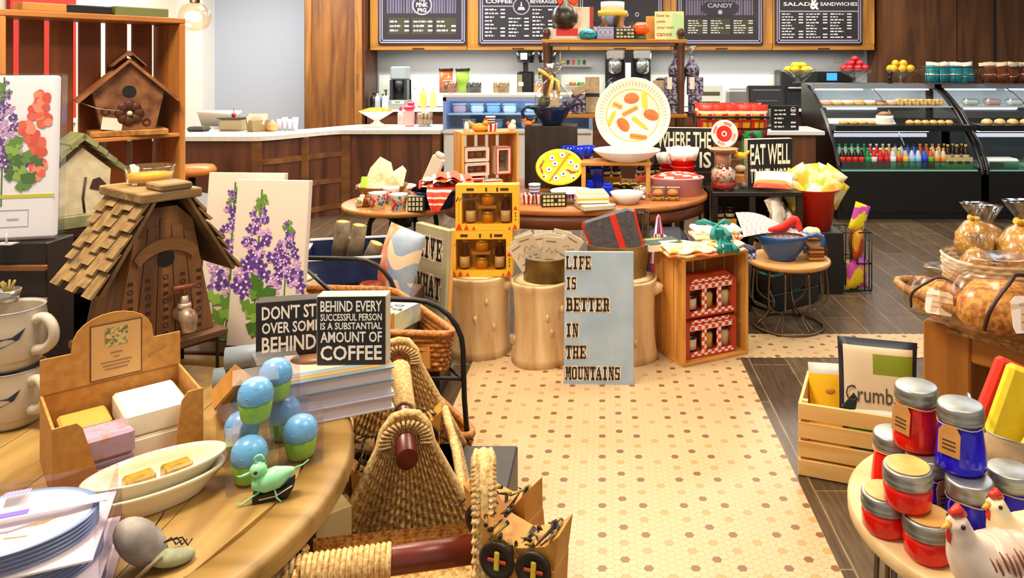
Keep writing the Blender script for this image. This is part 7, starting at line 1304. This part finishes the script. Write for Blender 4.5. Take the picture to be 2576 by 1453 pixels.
MB(osh).bx(-.075, .075, -.13, .13, .392, .416, .003).bx(-.03, .05, -.13, -.04, .4165, .435, .004).o('ridge_cap', t)
m = MB(mat('rusty_tap', '#7A5A48', .4, .5, 'noise', '#C9B49A', 24)); m.tube([(.035, -.089, .085), (.035, -.12, .085), (.035, -.138, .078), (.035, -.142, .045)], [.02, .02, .022, .016], 14).cyl(.013, .035, .035, -.115, .1, .009, 14).lathe([(.016, .1), (.018, .108), (.016, .116)], 14, .035, -.115); tap = m.o('tap', t)
MB(C('#8A4A34', .45, .4)).tube([(.035, -.115, .135), (.035, -.115, .155)], .004, 6).tube([(.005, -.115, .158), (.065, -.115, .156)], [.007, .007], 8).o('tap_handle', tap)
t = E('candle_glass', 'clear glass candle dish on the ridge of the big birdhouse', 'candle', V((BH.x-.03, BH.y+.05, z0+.418)), rzb); MB(mat('dish_glass', '#F2EAD8', .04, k='glass', st=.3)).lathe([(0, 0), (.055, 0), (.062, .045), (.06, .048), (.052, .006), (0, .004)], 24).o('glass', t); MB(C('#E8C24A', .5)).lathe([(0, .006), (.05, .006), (.055, .026), (0, .028)], 22).o('wax', t)
# delphinium canvases
lv, dp, pk, gr_, gd = C('#9C74BE', .7), C('#5A3488', .7), C('#CC9CCC', .7), C('#5E8A2A', .7), C('#3E6A1C', .7)
def delph(m, x, z0, z1, seed, yb, s=1):
    q = random.Random(seed); m.mat(gd).bx(x-.0018*s, x+.0018*s, yb-.0005, yb, z0-.1*s, z1)
    n = 52
    for k in range(n):
        f = k/n; z = z0+(z1-z0)*f*.95; sp = (.045*(1-f)**.8+.006)*s; r = (.0125*(1-f*.75)+.002)*s
        cx = x+q.uniform(-sp, sp); cz = z+q.uniform(-.008, .008); c = q.choice([lv, pk, dp, pk, lv, dp]) if f < .8 else q.choice([gr_, lv, gr_])
        for p in range(5):
            a = 2*pi*p/5+q.random(); m.mat(c if p % 2 else (dp if c is lv else c)); px, pz = cx+r*.75*math.cos(a), cz+r*.75*math.sin(a); yk = yb-.0006-.00002*k
            m.add([(px+r*.62*math.cos(a)*math.cos(b)-r*.42*math.sin(a)*math.sin(b), yk, pz+r*.62*math.sin(a)*math.cos(b)+r*.42*math.cos(a)*math.sin(b)) for b in [2*pi*i/6 for i in range(6)]], [tuple(range(6))])
        if f < .75: m.mat(C('#EADCE6', .7)).add([(cx+r*.25*math.cos(b), yb-.0016, cz+r*.25*math.sin(b)) for b in [2*pi*i/6 for i in range(6)]], [tuple(range(6))])
def leaf(m, x, z, a, L, w, y, c):
    m.mat(c); ca, sa = math.cos(R(a)), math.sin(R(a)); m.add([(x+ca*u-sa*v, y, z+sa*u+ca*v) for u, v in ((0, 0), (.3*L, w), (.45*L, .45*w), (.65*L, .9*w), (.75*L, .35*w), (L, 0), (.75*L, -.35*w), (.65*L, -.9*w), (.45*L, -.45*w), (.3*L, -w))], [tuple(range(10))])
def canvas(loc, rz, lab, w, h, seed):
    t = E('flower_canvas', lab, 'picture', loc, rz, rx=-7); MB(C('#D6C7B8', .8)).bx(-w/2, w/2, 0, .022, 0, h, .002).o('canvas', t); m = MB(lv); m.mat(gr_)
    delph(m, -.035, .16, h-.03, seed, -.0005, 1.35); delph(m, .058, .18, h-.12, seed+1, -.0005, 1.05)
    q = random.Random(seed)
    for k in range(12): leaf(m, -.03+q.uniform(-.03, .06), .03+.012*k, q.choice([20, 150, 200, -20, 60, 120]), .07, .022, -.0022-.0001*k, q.choice([gr_, gd, C('#7FA63A', .7)]))
    m.o('flower_print', t); return t
canvas((-1.025, 2.28, zg-.0), -6, 'tall canvas print of purple delphiniums beside the big birdhouse', .235, .50, 3); canvas((-1.13, 2.33, zg), -4, 'canvas print of delphiniums mostly hidden behind the other one', .25, .515, 9)
MB(darkwood()).bx(-1.32, -.92, 2.255, 2.42, 0, .748, .004).o('canvas_stand', label='dark stand behind the round table carrying the flower canvases', cat='stand')
# ---------------------------------------------------------------- dark stepped shelf unit at the far left
UN = V((-1.90, 2.36, 0)); ur = 55
t = E('dark_shelf_unit', 'dark wood shelf unit along the left edge carrying the big crate', 'shelf', UN, ur); du = wood('dark_unit_', '#0E0806', '#20120A', 0, 6, .45); L = .85
for z, dd in ((1.05, .0), (.86, -.05), (.66, -.10)): MB(wood('unit_edge_', '#1E110A', '#38200F', 0, 10, .4)).bx(0, L, dd*0, .6, z-.03, z, .003).o('shelf_board', t)
MB(du).bx(0, L, .5, .6, 0, 1.019).o('back_panel', t); MB(du).bx(0, .03, .0, .5, 0, 1.019).bx(L-.03, L, 0, .5, 0, 1.019).bx(.03, L-.03, .0, .02, .0, .6).o('side_panels', t)
ZU = 1.051
LCR = V((-1.98, 2.475, ZU)); w, d, h, k = .60, .22, .735, .022
cp = lambda ax: wood('big_crate_', '#9A5A22', '#C98A44', ax, 9, .5); ci = wood('crate_slat_', '#7A3E16', '#A8622A', 2, 9, .55)
t = E('big_crate', 'large wooden crate standing on its side as a shelf for birdhouses', 'crate', LCR, ur)
MB(cp(0)).bx(0, w, 0, d, h-k, h, .003).o('top_board', t); MB(cp(0)).bx(0, w, 0, d, .0, k, .003).o('base_board', t)
for x in (0, w-k): MB(cp(2)).bx(x, x+k, 0, d, k, h-k, .003).o('side_panel', t)
sw_ = (w-2*k-.02*6)/6
for i in range(6): x = k+.02*i+sw_*i+.01; MB(ci).bx(x, x+sw_, d-.014, d, k, h-k).o('back_slat', t)
MB(cp(0)).bx(w*.45, w-k, .0, d-.015, .272, .286, .002).o('middle_shelf', t)
lc = lambda x, y, z: LCR+MX.Rotation(R(ur), 3, 'Z') @ V((x, y, z))
# rusty birdhouse on the middle shelf
t = E('rusty_birdhouse', 'rusty brown birdhouse with a metal flower on the shelf inside the big crate', 'birdhouse', lc(.425, .085, .287), 38); ru = mat('rust', '#5A3018', .6, .2, 'noise', '#8A5A34', 20, bump=.3)
MB(wood('bh_base_', '#7A4A1E', '#B07A36', 1, 26)).bx(-.125, .125, -.09, .08, 0, .022, .003).o('base', t)
m = MB(ru); m.slab([(-.085, .023), (.085, .023), (.115, .165), (0, .275), (-.115, .165)], -.06, .06); m.o('body', t)
m = MB(wood('bh_roof_', '#6A3A18', '#9A6230', 0, 16)); m.slab([(-.165, .135), (-.158, .125), (.0, .275), (.0, .289)], -.085, .08).slab([(.165, .135), (.158, .125), (0, .275), (0, .289)], -.085, .08); m.o('roof', t)
m = MB(ru); m.slab([(-.05, .268), (-.055, .258), (-.0, .31), (0, .318)], -.09, .085).slab([(.05, .268), (.055, .258), (0, .31), (0, .318)], -.09, .085); m.t(0, -.09, .305, 90).cyl(.008, .01); m.o('ridge', t)
m = MB(BLACK); m.t(0, -.0605, .165, 90).cyl(.023, .0015, n=24); m.o('hole', t)
m = MB(C('#4A2414', .5, .3))
for p in range(8): a = 2*pi*p/8; m.ball(.0+.03*math.cos(a), -.066, .085+.03*math.sin(a), .017, .005, .017, 10, 6)
for x, z in ((-.075, .095), (.055, .05)): m.tube([(x+.012*math.cos(b), -.063, z+.012*math.sin(b)) for b in [2*pi*i/12 for i in range(12)]], .003, 5, True)
m.o('metal_flower', t); m = MB(C('#D9C9A4', .3)).ball(0, -.075, .085, .009); m.o('flower_centre', t)
m = MB(C('#CFC6B8', .7)); m.t(-.055, -.0665, .024, -6, 8).bx(-.035, .03, 0, .002, 0, .045); m.o('price_tag', t); MB(C('#9A8A6A', .6)).tube([(-.155, -.05, .13), (-.1, -.075, .105), (-.04, -.07, .095)], .002, 5).o('string', t)
# green birdhouse and sleeved print, candle etc
q = lc(.165, .04, -.001); t = E('green_birdhouse', 'cream and green birdhouse half hidden behind the sleeved flower print', 'birdhouse', lc(.20, -.075, .0), 52); cg = mat('cracked_cream', '#B9A988', .6, 0, 'noise', '#CFC4A4', 26); gg = mat('aged_green', '#6E7048', .6, 0, 'noise', '#8E8E62', 24)
MB(gg).bx(-.09, .09, -.06, .07, 0, .045, .004).o('base', t); m = MB(cg); m.slab([(-.075, .046), (.075, .046), (.085, .19), (0, .27), (-.085, .19)], -.05, .05); m.o('body', t)
m = MB(gg); 
for k in range(4):
    for s in (-1, 1): a = V((s*(.0+.03*k), 0, .29-.03*k)); m.slab([(a.x-s*.008, a.z+.014), (a.x+s*.036, a.z-.022), (a.x+s*.042, a.z-.006), (a.x, a.z+.03)], -.07+.004*k, .065)
m.o('roof', t); m = MB(C('#3A1E14', .6)); m.slab([(.02, .13), (.05, .12), (.07, .14), (.05, .165), (.03, .16)], -.0525, -.05); m.tube([(.005, -.0515, .05), (.0, -.0515, .1), (.008, -.0515, .17)], .004, 5); m.o('painted_bird', t)
q = V((-1.63, 2.075, ZU)); t = E('sleeved_print', 'floral tea towel in a clear sleeve standing at the left edge', 'towel', (-1.705, 2.19, 1.097), 14, rx=-3)
w, h = .20, .475; MB(C('#EFEAF0', .6)).bx(-w/2, w/2, 0, .03, 0, h, .006).o('towel', t)
m = MB(lv); m.mat(gr_); cor = C('#E0603E', .7); q_ = random.Random(12)
delph(m, -.035, .2, .47, 31, -.0006, 1.05); m.mat(C('#C9C21E', .7)).bx(-w/2+.001, w/2-.001, -.0012, -.0003, .118, .128)
for k in range(11):
    cx, cz = .055+q_.uniform(-.035, .032), .19+.022*k; 
    for p in range(6): a = 2*pi*p/6+q_.random(); m.mat(q_.choice([cor, C('#D84A30', .7), C('#EE8A6A', .7)])).add([(cx+.013*math.cos(a)+.012*math.cos(b), -.0024-.00003*k-.00001*p, cz+.013*math.sin(a)+.012*math.sin(b)) for b in [2*pi*i/8 for i in range(8)]], [tuple(range(8))])
for k in range(18): leaf(m, q_.uniform(-.07, .06), .14+.009*k, q_.uniform(0, 360), .05, .016, -.0032-.00005*k, q_.choice([gr_, gd, C('#8FB23A', .7)]))
m.o('flower_print', t); m = MB(C('#B9B0BE', .6)); [m.bx(a, b, -.0012, -.0003, c_, e) for a, b, c_, e in ((-.05, .035, .035, .037), (-.05, .035, .083, .085), (.033, .035, .037, .083), (-.02, .01, .055, .06))]; m.o('label', t)
MB(mat('sleeve', '#F0F2F4', .1, k='glass', st=.18)).bx(-w/2-.006, w/2+.014, -.006, .036, -.004, h+.006, .003).o('sleeve', t)
m = E('easel_peg', 'small clear easel peg in front of the sleeved print', 'stand', (-1.70, 2.155, 1.091)); MB(C('#A9ACB4', .3)).cyl(.003, .03).box(.05, .03, .003).o('peg', m)
t = E('dark_pedestal', 'dark ledged pedestal under the sleeved floral print', 'stand', (-1.715, 2.232, 0)); MB(du).bx(-.115, .115, -.057, .058, 0, 1.09, .003).o('body', t)
for z in (1.012, .918, .83): MB(wood('ledge_', '#4A2C14', '#8A5A2A', 0, 10, .45)).bx(-.125, .12, -.072, -.058, z, z+.016, .002).o('ledge', t)
# things on top of the big crate
ZTC = .736
t = E('picture_frame', 'small black picture frame lying on top of the big crate', 'frame', lc(.27, .05, ZTC), ur); MB(BLACK).bx(-.07, .09, 0, .12, 0, .03, .003).o('frame', t); MB(C('#9AA6AE', .3)).bx(-.05, .07, .01, .1, .03, .032).o('picture', t)
t = E('green_book', 'olive green book on top of the big crate near the bulb', 'book', lc(.47, .05, ZTC), ur); MB(C('#5A6232', .6)).bx(-.1, .09, 0, .14, 0, .035, .003).o('cover', t)
t = E('wood_block', 'small orange wood block on top of the big crate at the left', 'block', lc(.14, .04, ZTC), ur); MB(cp(0)).bx(-.06, .07, 0, .1, 0, .03, .003).o('block', t)
# pendant bulb
q = ap(490, 42, 3.3); t = E('pendant_bulb', 'clear globe pendant bulb glowing beside the big crate', 'pendant lamp', q); MB(mat('bulb_glass', '#FFF6E6', .03, k='glass', st=.1)).ball(0, 0, 0, .066, n=28, m=16).o('globe', t); MB(mat('filament', '#FFD9A0', e=30)).ball(-.005, 0, -.004, .02).o('filament', t); MB(BLACK).cyl(.02, .06, 0, 0, .06).tube([(0, 0, .12), (0, 0, 3.3-q.z)], .004, 6).o('cord', t)
l = bpy.data.lights.new('bulb_light', 'POINT'); l.energy = 9; l.color = (1, .8, .55); l.shadow_soft_size = .07; o = bpy.data.objects.new('bulb_light', l); COL.objects.link(o); o.location = q+V((0, -.09, 0))
# ---------------------------------------------------------------- iron rack of wicker trays
RK = V((-.86, 2.49, 0)); ke = (.40, -.035); kd = (-.36, .52)         # the frame is skewed in plan: front edge and side edge
def rw(x, y, z): return RK+V((ke[0]*x+kd[0]*y, ke[1]*x+kd[1]*y, z))
def rl(x, y, z): p = rw(x, y, z)-RK; return (p.x, p.y, p.z)
t = E('iron_rack', 'black iron rack with arched ends carrying wicker trays', 'rack', RK); ha = .835
for y in (0, 1):
    pts = [rl(0, y, .012), rl(0, y, ha-.02), rl(.04, y, ha)]+[rl(.62+.4*math.sin(R(a)), y, ha-.16*(1-math.cos(R(a)))) for a in range(0, 91, 15)]+[rl(1.03, y, .52), rl(1.13, y, .012)]
    MB(IRON).tube(pts, .009, 8).o('arched_end', t)
for x, z in ((0, ha-.01), (0, .58), (1.03, .58), (0, .29), (1.08, .29)): MB(IRON).tube([rl(x, 0, z), rl(x, 1, z)], .007, 6).o('rail', t)
for y in (0, 1):
    for z in (.582, .292): MB(IRON).tube([rl(0, y, z), rl(1.03 if z > .4 else 1.08, y, z)], .007, 6).o('rail', t)
wk2 = mat('honey_wicker', '#8A4A14', .5, 0, 'noise', '#C98236', 90, bump=.4)
def wtray(z, lab, x0, x1, y0, y1, h):
    P0 = rw((x0+x1)/2, (y0+y1)/2, z); t = E('wicker_tray', lab, 'basket', P0); m = MB(wk2); pth = sq(1, 1, 9)
    def q(u, f=1): a, b = pth(u); p = rw((x0+x1)/2+a*(x1-x0)*f, (y0+y1)/2+b*(y1-y0)*f, z)-P0; return (p.x, p.y)
    weave(m, q, .0, h, 8, 46, .012, lambda v: .93+.07*v, 4); m.o('weave', t)
    MB(wk2).prism([q(k/24, .88) for k in range(24)], .002, .014).o('base', t)
    MB(wk2).tube([(*q(k/48), h) for k in range(48)], .012, 6, True).o('rim', t); return t
wtray(.592, 'honey wicker tray on the iron rack, full of blue and cream packs', .0, 1.0, .02, .98, .13)
wtray(.302, 'honey wicker tray on the lower tier of the iron rack', .0, 1.12, -.06, .98, .11)
for k, (x, y) in enumerate(((.85, .2), (.8, .55))): t = E('yellow_pack', ['yellow pack at the front of the lower wicker tray', 'yellow pack further back in the lower wicker tray'][k], 'pack', rw(x, y, .318), -30); MB(C('#D9B62A', .4)).box(.1, .14, .1, c=.006).o('pack', t); MB(WHITE).bx(-.03, .03, -.072, -.07, .03, .07).o('label', t)
pm1 = mat('egg_print', '#A9B2B6', .5, 0, 'noise', '#CBC8A0', 10, lo=.45, hi=.55)
def egg_print(m, w, d, z, seed):
    q = random.Random(seed)
    for k in range(6):
        x, y = q.uniform(-w*.35, w*.35), q.uniform(-d*.35, d*.35); m.mat(C('#E9E2C4', .5)).lathe([(0, z), (.035, z), (0, z+.0006)], 14, x, y, ey=.75); m.mat(C('#D9B23A', .5)).lathe([(0, z+.0007), (.014, z+.0007), (0, z+.0014)], 10, x, y); m.mat(C('#7E8E9E', .5)).lathe([(0, z), (.02, z), (0, z+.0005)], 10, x+.06, y+.02, ey=.6)
n_ = 0
for (x, y, z, rz, w, d) in ((.25, .82, .608, -8, .16, .14), (.7, .82, .608, -12, .16, .14), (.25, .5, .608, -10, .17, .15), (.7, .5, .608, -4, .17, .15), (.27, .18, .608, -6, .17, .14), (.72, .18, .608, -10, .17, .14), (.55, .36, .688, -22, .2, .17)):
    n_ += 1; t = E('napkin_pack', ['pack of pale blue napkins at the back left', 'pack of pale blue napkins at the back right', 'pack of egg print napkins halfway along the left', 'pack of egg print napkins halfway along the right', 'pack of egg print napkins at the front left', 'pack of egg print napkins at the front right', 'skewed pack of egg print napkins lying topmost'][n_-1]+' of the wicker tray on the rack', 'napkins', rw(x, y, z), rz, group='napkin packs in the wicker tray'); m = MB(pm1).box(w, d, .075, c=.006); m.o('pack', t); m = MB(C('#E9E2C4', .5)); egg_print(m, w, d, .0755, n_); m.o('print', t); MB(C('#C98A3A', .6)).bx(-w/2-.001, w/2+.001, -d/2-.001, -d/2+.014, .0, .077).o('edge', t)
# navy tray with log candles on the raised back of the rack
NT = V((-1.20, 3.62, .60)); nz = 12; nvm = mat('navy_print', '#101B3E', .5, 0, 'noise', '#1A2A5A', 20)
t = E('navy_tray', 'navy tray with white edging holding bark log candles', 'tray', NT, nz)
for (a, b, c_, e, z1) in ((-.21, .21, -.15, -.14, .11), (-.21, .21, .14, .15, .14), (-.21, -.20, -.139, .139, .12), (.20, .21, -.139, .139, .12)): MB(nvm).bx(a, b, c_, e, 0, z1).o('side', t); MB(WHITE).bx(a-.002, b+.002, c_-.002, e+.002, z1, z1+.008).o('edging', t)
MB(nvm).bx(-.199, .199, -.139, .139, 0, .01).o('base', t); MB(darkwood()).bx(-1.27, -1.115, 3.5, 3.76, 0, .598, .004).o('tray_stand', label='dark stand behind the iron rack carrying the navy tray', cat='stand')
bk2 = mat('birch_bark', '#43362A', .8, 0, 'noise', '#7A684C', 14, bump=.5); nt = lambda x, y, z: NT+MX.Rotation(R(nz), 3, 'Z') @ V((x, y, z))
for k, (x, y, ry, h, l) in enumerate(((-.07, .02, 7, .235, 'bark covered log candle, left and tallest'), (.0, -.02, 10, .225, 'bark covered log candle, second from the left'), (.06, -.04, 24, .15, 'bark covered log candle leaning to the right'))):
    t = E('log_candle', l+' in the navy tray', 'candle', nt(x, y, .018), 0, ry=ry); MB(bk2).lathe([(.001, 0), (.034, 0), (.036, h*.5), (.034, h)], 18, wob=lambda a, z: 1+.04*math.sin(3*a)).o('log', t); MB(C('#C9A24A', .5)).lathe([(.033, h), (.02, h+.004), (.0, h+.003)], 16).o('cut_top', t)
t = E('dark_pot', 'dark brown glazed pot at the right of the navy tray', 'pot', (-1.03, 3.345, .54)); MB(mat('bronze_glaze', '#3A1409', .3, 0, 'noise', '#8A3414', 10)).lathe([(0, 0), (.04, 0), (.06, .05), (.05, .09), (.04, .10), (0, .09)], 22).o('pot', t)
# printed cushion and leaning sign
MB(darkwood()).bx(-1.11, -.865, 3.28, 3.68, 0, .538, .004).o('cushion_stand', label='low dark stand under the printed cushion and the brown pot', cat='stand')
t = E('cushion', 'cushion printed with red rocks and blue sky beside the leaning sign', 'cushion', (-.985, 3.50, .54), -32, rx=-12, ry=10)
cm = [mat('cushion_rock', '#C9502A', .8, 0, 'noise', '#E0B08A', 12), mat('cushion_sky', '#7E93B4', .8, 0, 'noise', '#A9B6C6', 8), C('#EBCFAE', .8), C('#7A8A2A', .8)]; m = MB(cm[0]); [m.mat(x) for x in cm]
m.pillow(.23, .31, .12, 84, 2.6, mf=lambda u, v: (3 if v < .1 and u > .35 else (0 if u < .42+.12*math.sin(v*6) else (2 if abs(v-.62-.1*math.sin(u*7)) < .1 or v < .28 and math.sin(u*22+v*15) > .2 else 1)))); m.o('cushion', t)
t = E('lettered_board', 'grey lettered board on a pine frame leaning beside the left stump', 'sign', (-.875, 3.75, .178), -44, rx=-3); bw, bh = .29, .62
MB(mat('grey_board', '#9C9472', .6, 0, 'noise', '#B1A988', 6)).bx(-bw/2, bw/2, 0, .018, 0, bh, .002).o('board', t); MB(pine(2)).bx(-bw/2-.001, bw/2+.001, .0185, .04, 0, bh, .002).o('frame', t)
for s, z in (('LIVE', .46), ('WHAT', .275), ('YOU', .085)): slabtext(t, t, s, -bw/2+.04, z, .21 if len(s) > 3 else .16, .105, bi, hb)
MB(BLACK).bx(-.97, -.78, 3.64, 3.90, 0, .178, .004).o('sign_block', label='low dark block under the grey lettered board', cat='stand')
# white drum between canvas and rack
t = E('stone_stool', 'pale round stone stool on the floor left of the iron rack', 'stool', (-1.45, 3.4, 0)); MB(mat('stone_pale', '#A99C8A', .7, 0, 'noise', '#C4B8A4', 12)).lathe([(0, 0), (.13, 0), (.165, .15), (.175, .4), (.165, .635), (.15, .65)], 30).o('body', t); MB(C('#D8CCA0', .5)).lathe([(.16, .65), (.12, .656), (0, .656)], 28).o('seat', t)
# ---------------------------------------------------------------- seagrass baskets on a low dark stand, with owl gift boxes
MB(wood('low_stand_', '#17100C', '#2C2018', 0, 6, .5)).bx(-.84, -.26, 1.63, 2.33, 0, .43, .005).o('low_stand', label='low dark stand under the tapered seagrass basket', cat='stand')
MB(wood('low_stand_', '#17100C', '#2C2018', 0, 6, .5)).bx(-.60, -.11, 1.22, 1.54, 0, .60, .005).o('low_stand', label='taller dark stand under the nearer seagrass basket and the owl boxes', cat='stand')
sg = mat('seagrass', '#946528', .8, 0, 'noise', '#E2B872', 120, bump=.8); sg2 = mat('pale_braid', '#B98F4E', .8, 0, 'noise', '#E4C68C', 120, bump=.6); rdw = mat('red_wood', '#4A160C', .3, 0, 'wood', '#742A18', 10, 1)
def sgpanel(m, w0, w1, h, cols, y=0, th=.02, zc=.30):
    def prof(v): return w0+(w1-w0)*min(1, (v/.78)) if v < .78 else w1*max(.35, 1-((v-.78)/.22)**3*.62)
    for sd in (1, -1):
        def fn(u, v, sd=sd):
            uu = u if sd > 0 else 1-u; x = (uu-.5)*prof(v); k = abs(math.sin(uu*cols*pi)); tw = .5+.5*math.sin(v*h*260+int(uu*cols)*1.9)
            return (x, y-sd*(th/2*(.45+.55*k)+.0045*tw*k), h*v)
        m.grid(fn, cols*3, 60)
    return m
def rod(m, p0, p1, r): return m.tube([p0, [(a+b)/2 for a, b in zip(p0, p1)], p1], r, 18)
def ropewrap(m, p0, p1, r, n):
    p0, p1 = V(p0), V(p1); d = p1-p0; u = d.orthogonal().normalized(); w = d.normalized().cross(u)
    for k in range(n):
        c = p0+d*((k+.5)/n); q = d.normalized()*(d.length/n*.3); m.tube([c+u*(r*math.cos(a))+w*(r*math.sin(a))+q*math.cos(a) for a in [2*pi*i/14 for i in range(14)]], d.length/n*.52, 5, True)
    return m
def sgbasket(nm, lab, loc, rz, L, w0, w1, h, hb):
    t = E(nm, lab, 'basket', loc, rz)
    for y in (0, L): sgpanel(MB(sg), w0, w1, h, 22, y).o('end_panel', t)
    for s in (-1, 1): MB(sg).grid(lambda u, v, s=s: (s*(w0/2-.01+.006*abs(math.sin(v*9*pi))-.05*v), .01+(L-.02)*u, hb*v), 40, 30).o('side_wall', t); MB(sg2).tube([(s*(w0/2-.058), .005, hb), (s*(w0/2-.05), L/2, hb-.01), (s*(w0/2-.058), L-.005, hb)], .012, 7).o('side_rim', t); MB(sg).bx(-w0/2+.012, w0/2-.012, .012, L-.012, 0, .014).o('base', t)
    for y in (0, L):
        edge = [(-w0/2, y, 0)]+[(-(w0+(w1-w0)*min(1, v/.78))/2, y, h*v) for v in (.2, .4, .6, .78)]+[(-w1*.42, y, h*.9), (-w1*.22, y, h*.99), (0, y, h*1.005), (w1*.22, y, h*.99), (w1*.42, y, h*.9)]+[((w0+(w1-w0)*min(1, v/.78))/2, y, h*v) for v in (.78, .6, .4, .2)]+[(w0/2, y, 0)]
        MB(sg2).tube(edge, .011, 7).o('braided_edge', t)
        m = MB(sg2)
        for k in range(18): a = R(-10+200*k/17); m.tube([(.034*math.cos(a), y-.013, h*.82+.034*math.sin(a)), (.062*math.cos(a)*min(1, w1/.12), y-.014, h*.82+.05*math.sin(a))], .0038, 5)
        m.o('handle_stitching', t)
    hd = MB(rdw); rod(hd, (0, -.09, h*.82-.003), (0, L+.06, h*.82), .0245); hd = hd.o('handle', t); ropewrap(MB(sg2), (0, L*.28, h*.82), (0, L*.86, h*.82), .027, 26).o('rope_wrap', hd); return t
sgbasket('seagrass_basket', 'seagrass basket with tapered ends and a dark wood handle beside the books', (-.469, 1.80, .431), 17, .5, .39, .12, .34, .12)
# second basket: its handle runs across the bottom of the picture
B2 = V((-.56, 1.375, .601)); t = E('seagrass_basket', 'nearer seagrass basket with a red wood handle across the bottom of the frame', 'basket', B2, -80)
sgpanel(MB(sg), .24, .14, .10, 16, 0).o('end_panel', t); sgpanel(MB(sg), .22, .09, .25, 16, .34).o('end_panel', t)
for s_2 in (-1, 1): MB(sg).grid(lambda u, v, s=s_2: (s*(.11+.005*abs(math.sin(v*9*pi))), .01+.32*u, .07*v), 40, 28).o('side_wall', t)
MB(sg).bx(-.11, .11, .012, .328, 0, .012).o('base', t)
pts = [(-.11, .34, 0), (-.08, .34, .11), (-.055, .34, .18), (-.04, .34, .225), (-.015, .34, .252), (.015, .34, .252), (.04, .34, .225), (.055, .34, .18), (.08, .34, .11), (.11, .34, 0)]
MB(sg2).tube(pts, .015, 8).o('braided_edge', t); m = MB(sg2)
for k in range(44):
    f = k/43*(len(pts)-1); i = min(int(f), len(pts)-2); p = V(pts[i]).lerp(V(pts[i+1]), f-i)
    for sy in (-1, 1): m.tube([p+V((-.013, sy*.012, .006)), p+V((0, sy*.019, -.004)), p+V((.013, sy*.012, .006))], .0055, 5)
m.o('braid', t)
hd = MB(rdw); rod(hd, (0, -.06, .072), (0, .395, .086), .025); hd = hd.o('handle', t); ropewrap(MB(sg2), (0, -.05, .072), (0, .17, .079), .027, 22).o('rope_wrap', hd)
# owl gift boxes
def owl(loc, rz, lab, s=1, rx=0, ry=0, front=True):
    t = E('owl_gift_box', lab, 'gift box', loc, rz, rx=rx, ry=ry, group='owl gift boxes around the baskets'); t.scale = (s,)*3; kb = mat('kraft_box', '#B87A2A', .6, 0, 'noise', '#C98F3E', 20)
    m = MB(kb); m.bx(-.07, .07, -.04, .04, 0, .13, .004); m.slab([(-.07, .13), (.07, .13), (.075, .19), (.05, .165), (0, .15), (-.05, .165), (-.075, .19)], -.035, .035); m.o('box', t)
    m = MB(C('#2A1A0E', .5))
    for x in (-.035, .035): m.t(x, -.042, .125, 90).lathe([(.018, -.002), (.032, -.002), (.034, .004), (.03, .006), (.022, .003), (.018, .0)], 24)
    m.o('eye_rings', t)
    for x in (-.035, .035): m = MB(C('#E9C93A', .4)); m.bx(x-.005, x+.005, -.048, -.043, .108, .142, .002); m.mat(C('#D2551E', .5)).bx(x-.018, x+.018, -.047, -.0435, .122, .128, .001); m.o('eye', t)
    m = MB(mat('feather_bits', '#241608', .7, 0, 'cells', '#8E7430', 90)); q = random.Random(int(abs(loc[0]*1000)))
    for k in range(26): x = q.uniform(-.075, .075); z = .165+.1*abs(x)*1.6+q.uniform(-.012, .012); m.tube([(x, -.04+q.uniform(-.01, .06), z), (x+q.uniform(-.02, .02), -.05+q.uniform(-.005, .05), z+q.uniform(-.03, .03))], [.0045, .001], 5)
    m.o('feather_brow', t); m = MB(mat('label_speck', '#C9A878', .6, 0, 'noise', '#9A7444', 60)); m.bx(-.055, -.012, -.0415, -.04, .02, .075).bx(.012, .055, -.0415, -.04, .02, .075); m.o('labels', t); return t
owl((-.18, 1.485, .601), -26, 'kraft owl gift box with big black eye rings, right of the braided loop', .95, 0, -6); owl((-.145, 1.365, .601), -18, 'kraft owl gift box at the bottom right, in front of the mosaic floor', 1.0, 0, 3); owl((-.53, 2.13, .446), 12, 'kraft owl gift box at the back inside the tapered seagrass basket', 1.0)
owl((-.60, 2.0, .446), 14, 'kraft owl gift box inside the tapered basket, seen past the round table rim', 1.0); owl((-.555, 1.885, .446), 20, 'kraft owl gift box just behind the front panel of the tapered basket', .95)
t = E('card_box', 'pale tan card box with an open top left of the tapered basket', 'box', (-.615, 1.69, .431), 40); m = MB(C('#D9BE82', .6)).box(.08, .08, .19, c=.002); m.o('box', t); MB(C('#5A2A14', .6)).bx(-.043, -.0405, -.041, .041, 0, .19).o('edge', t)
# honey wicker basket between seagrass basket and rack
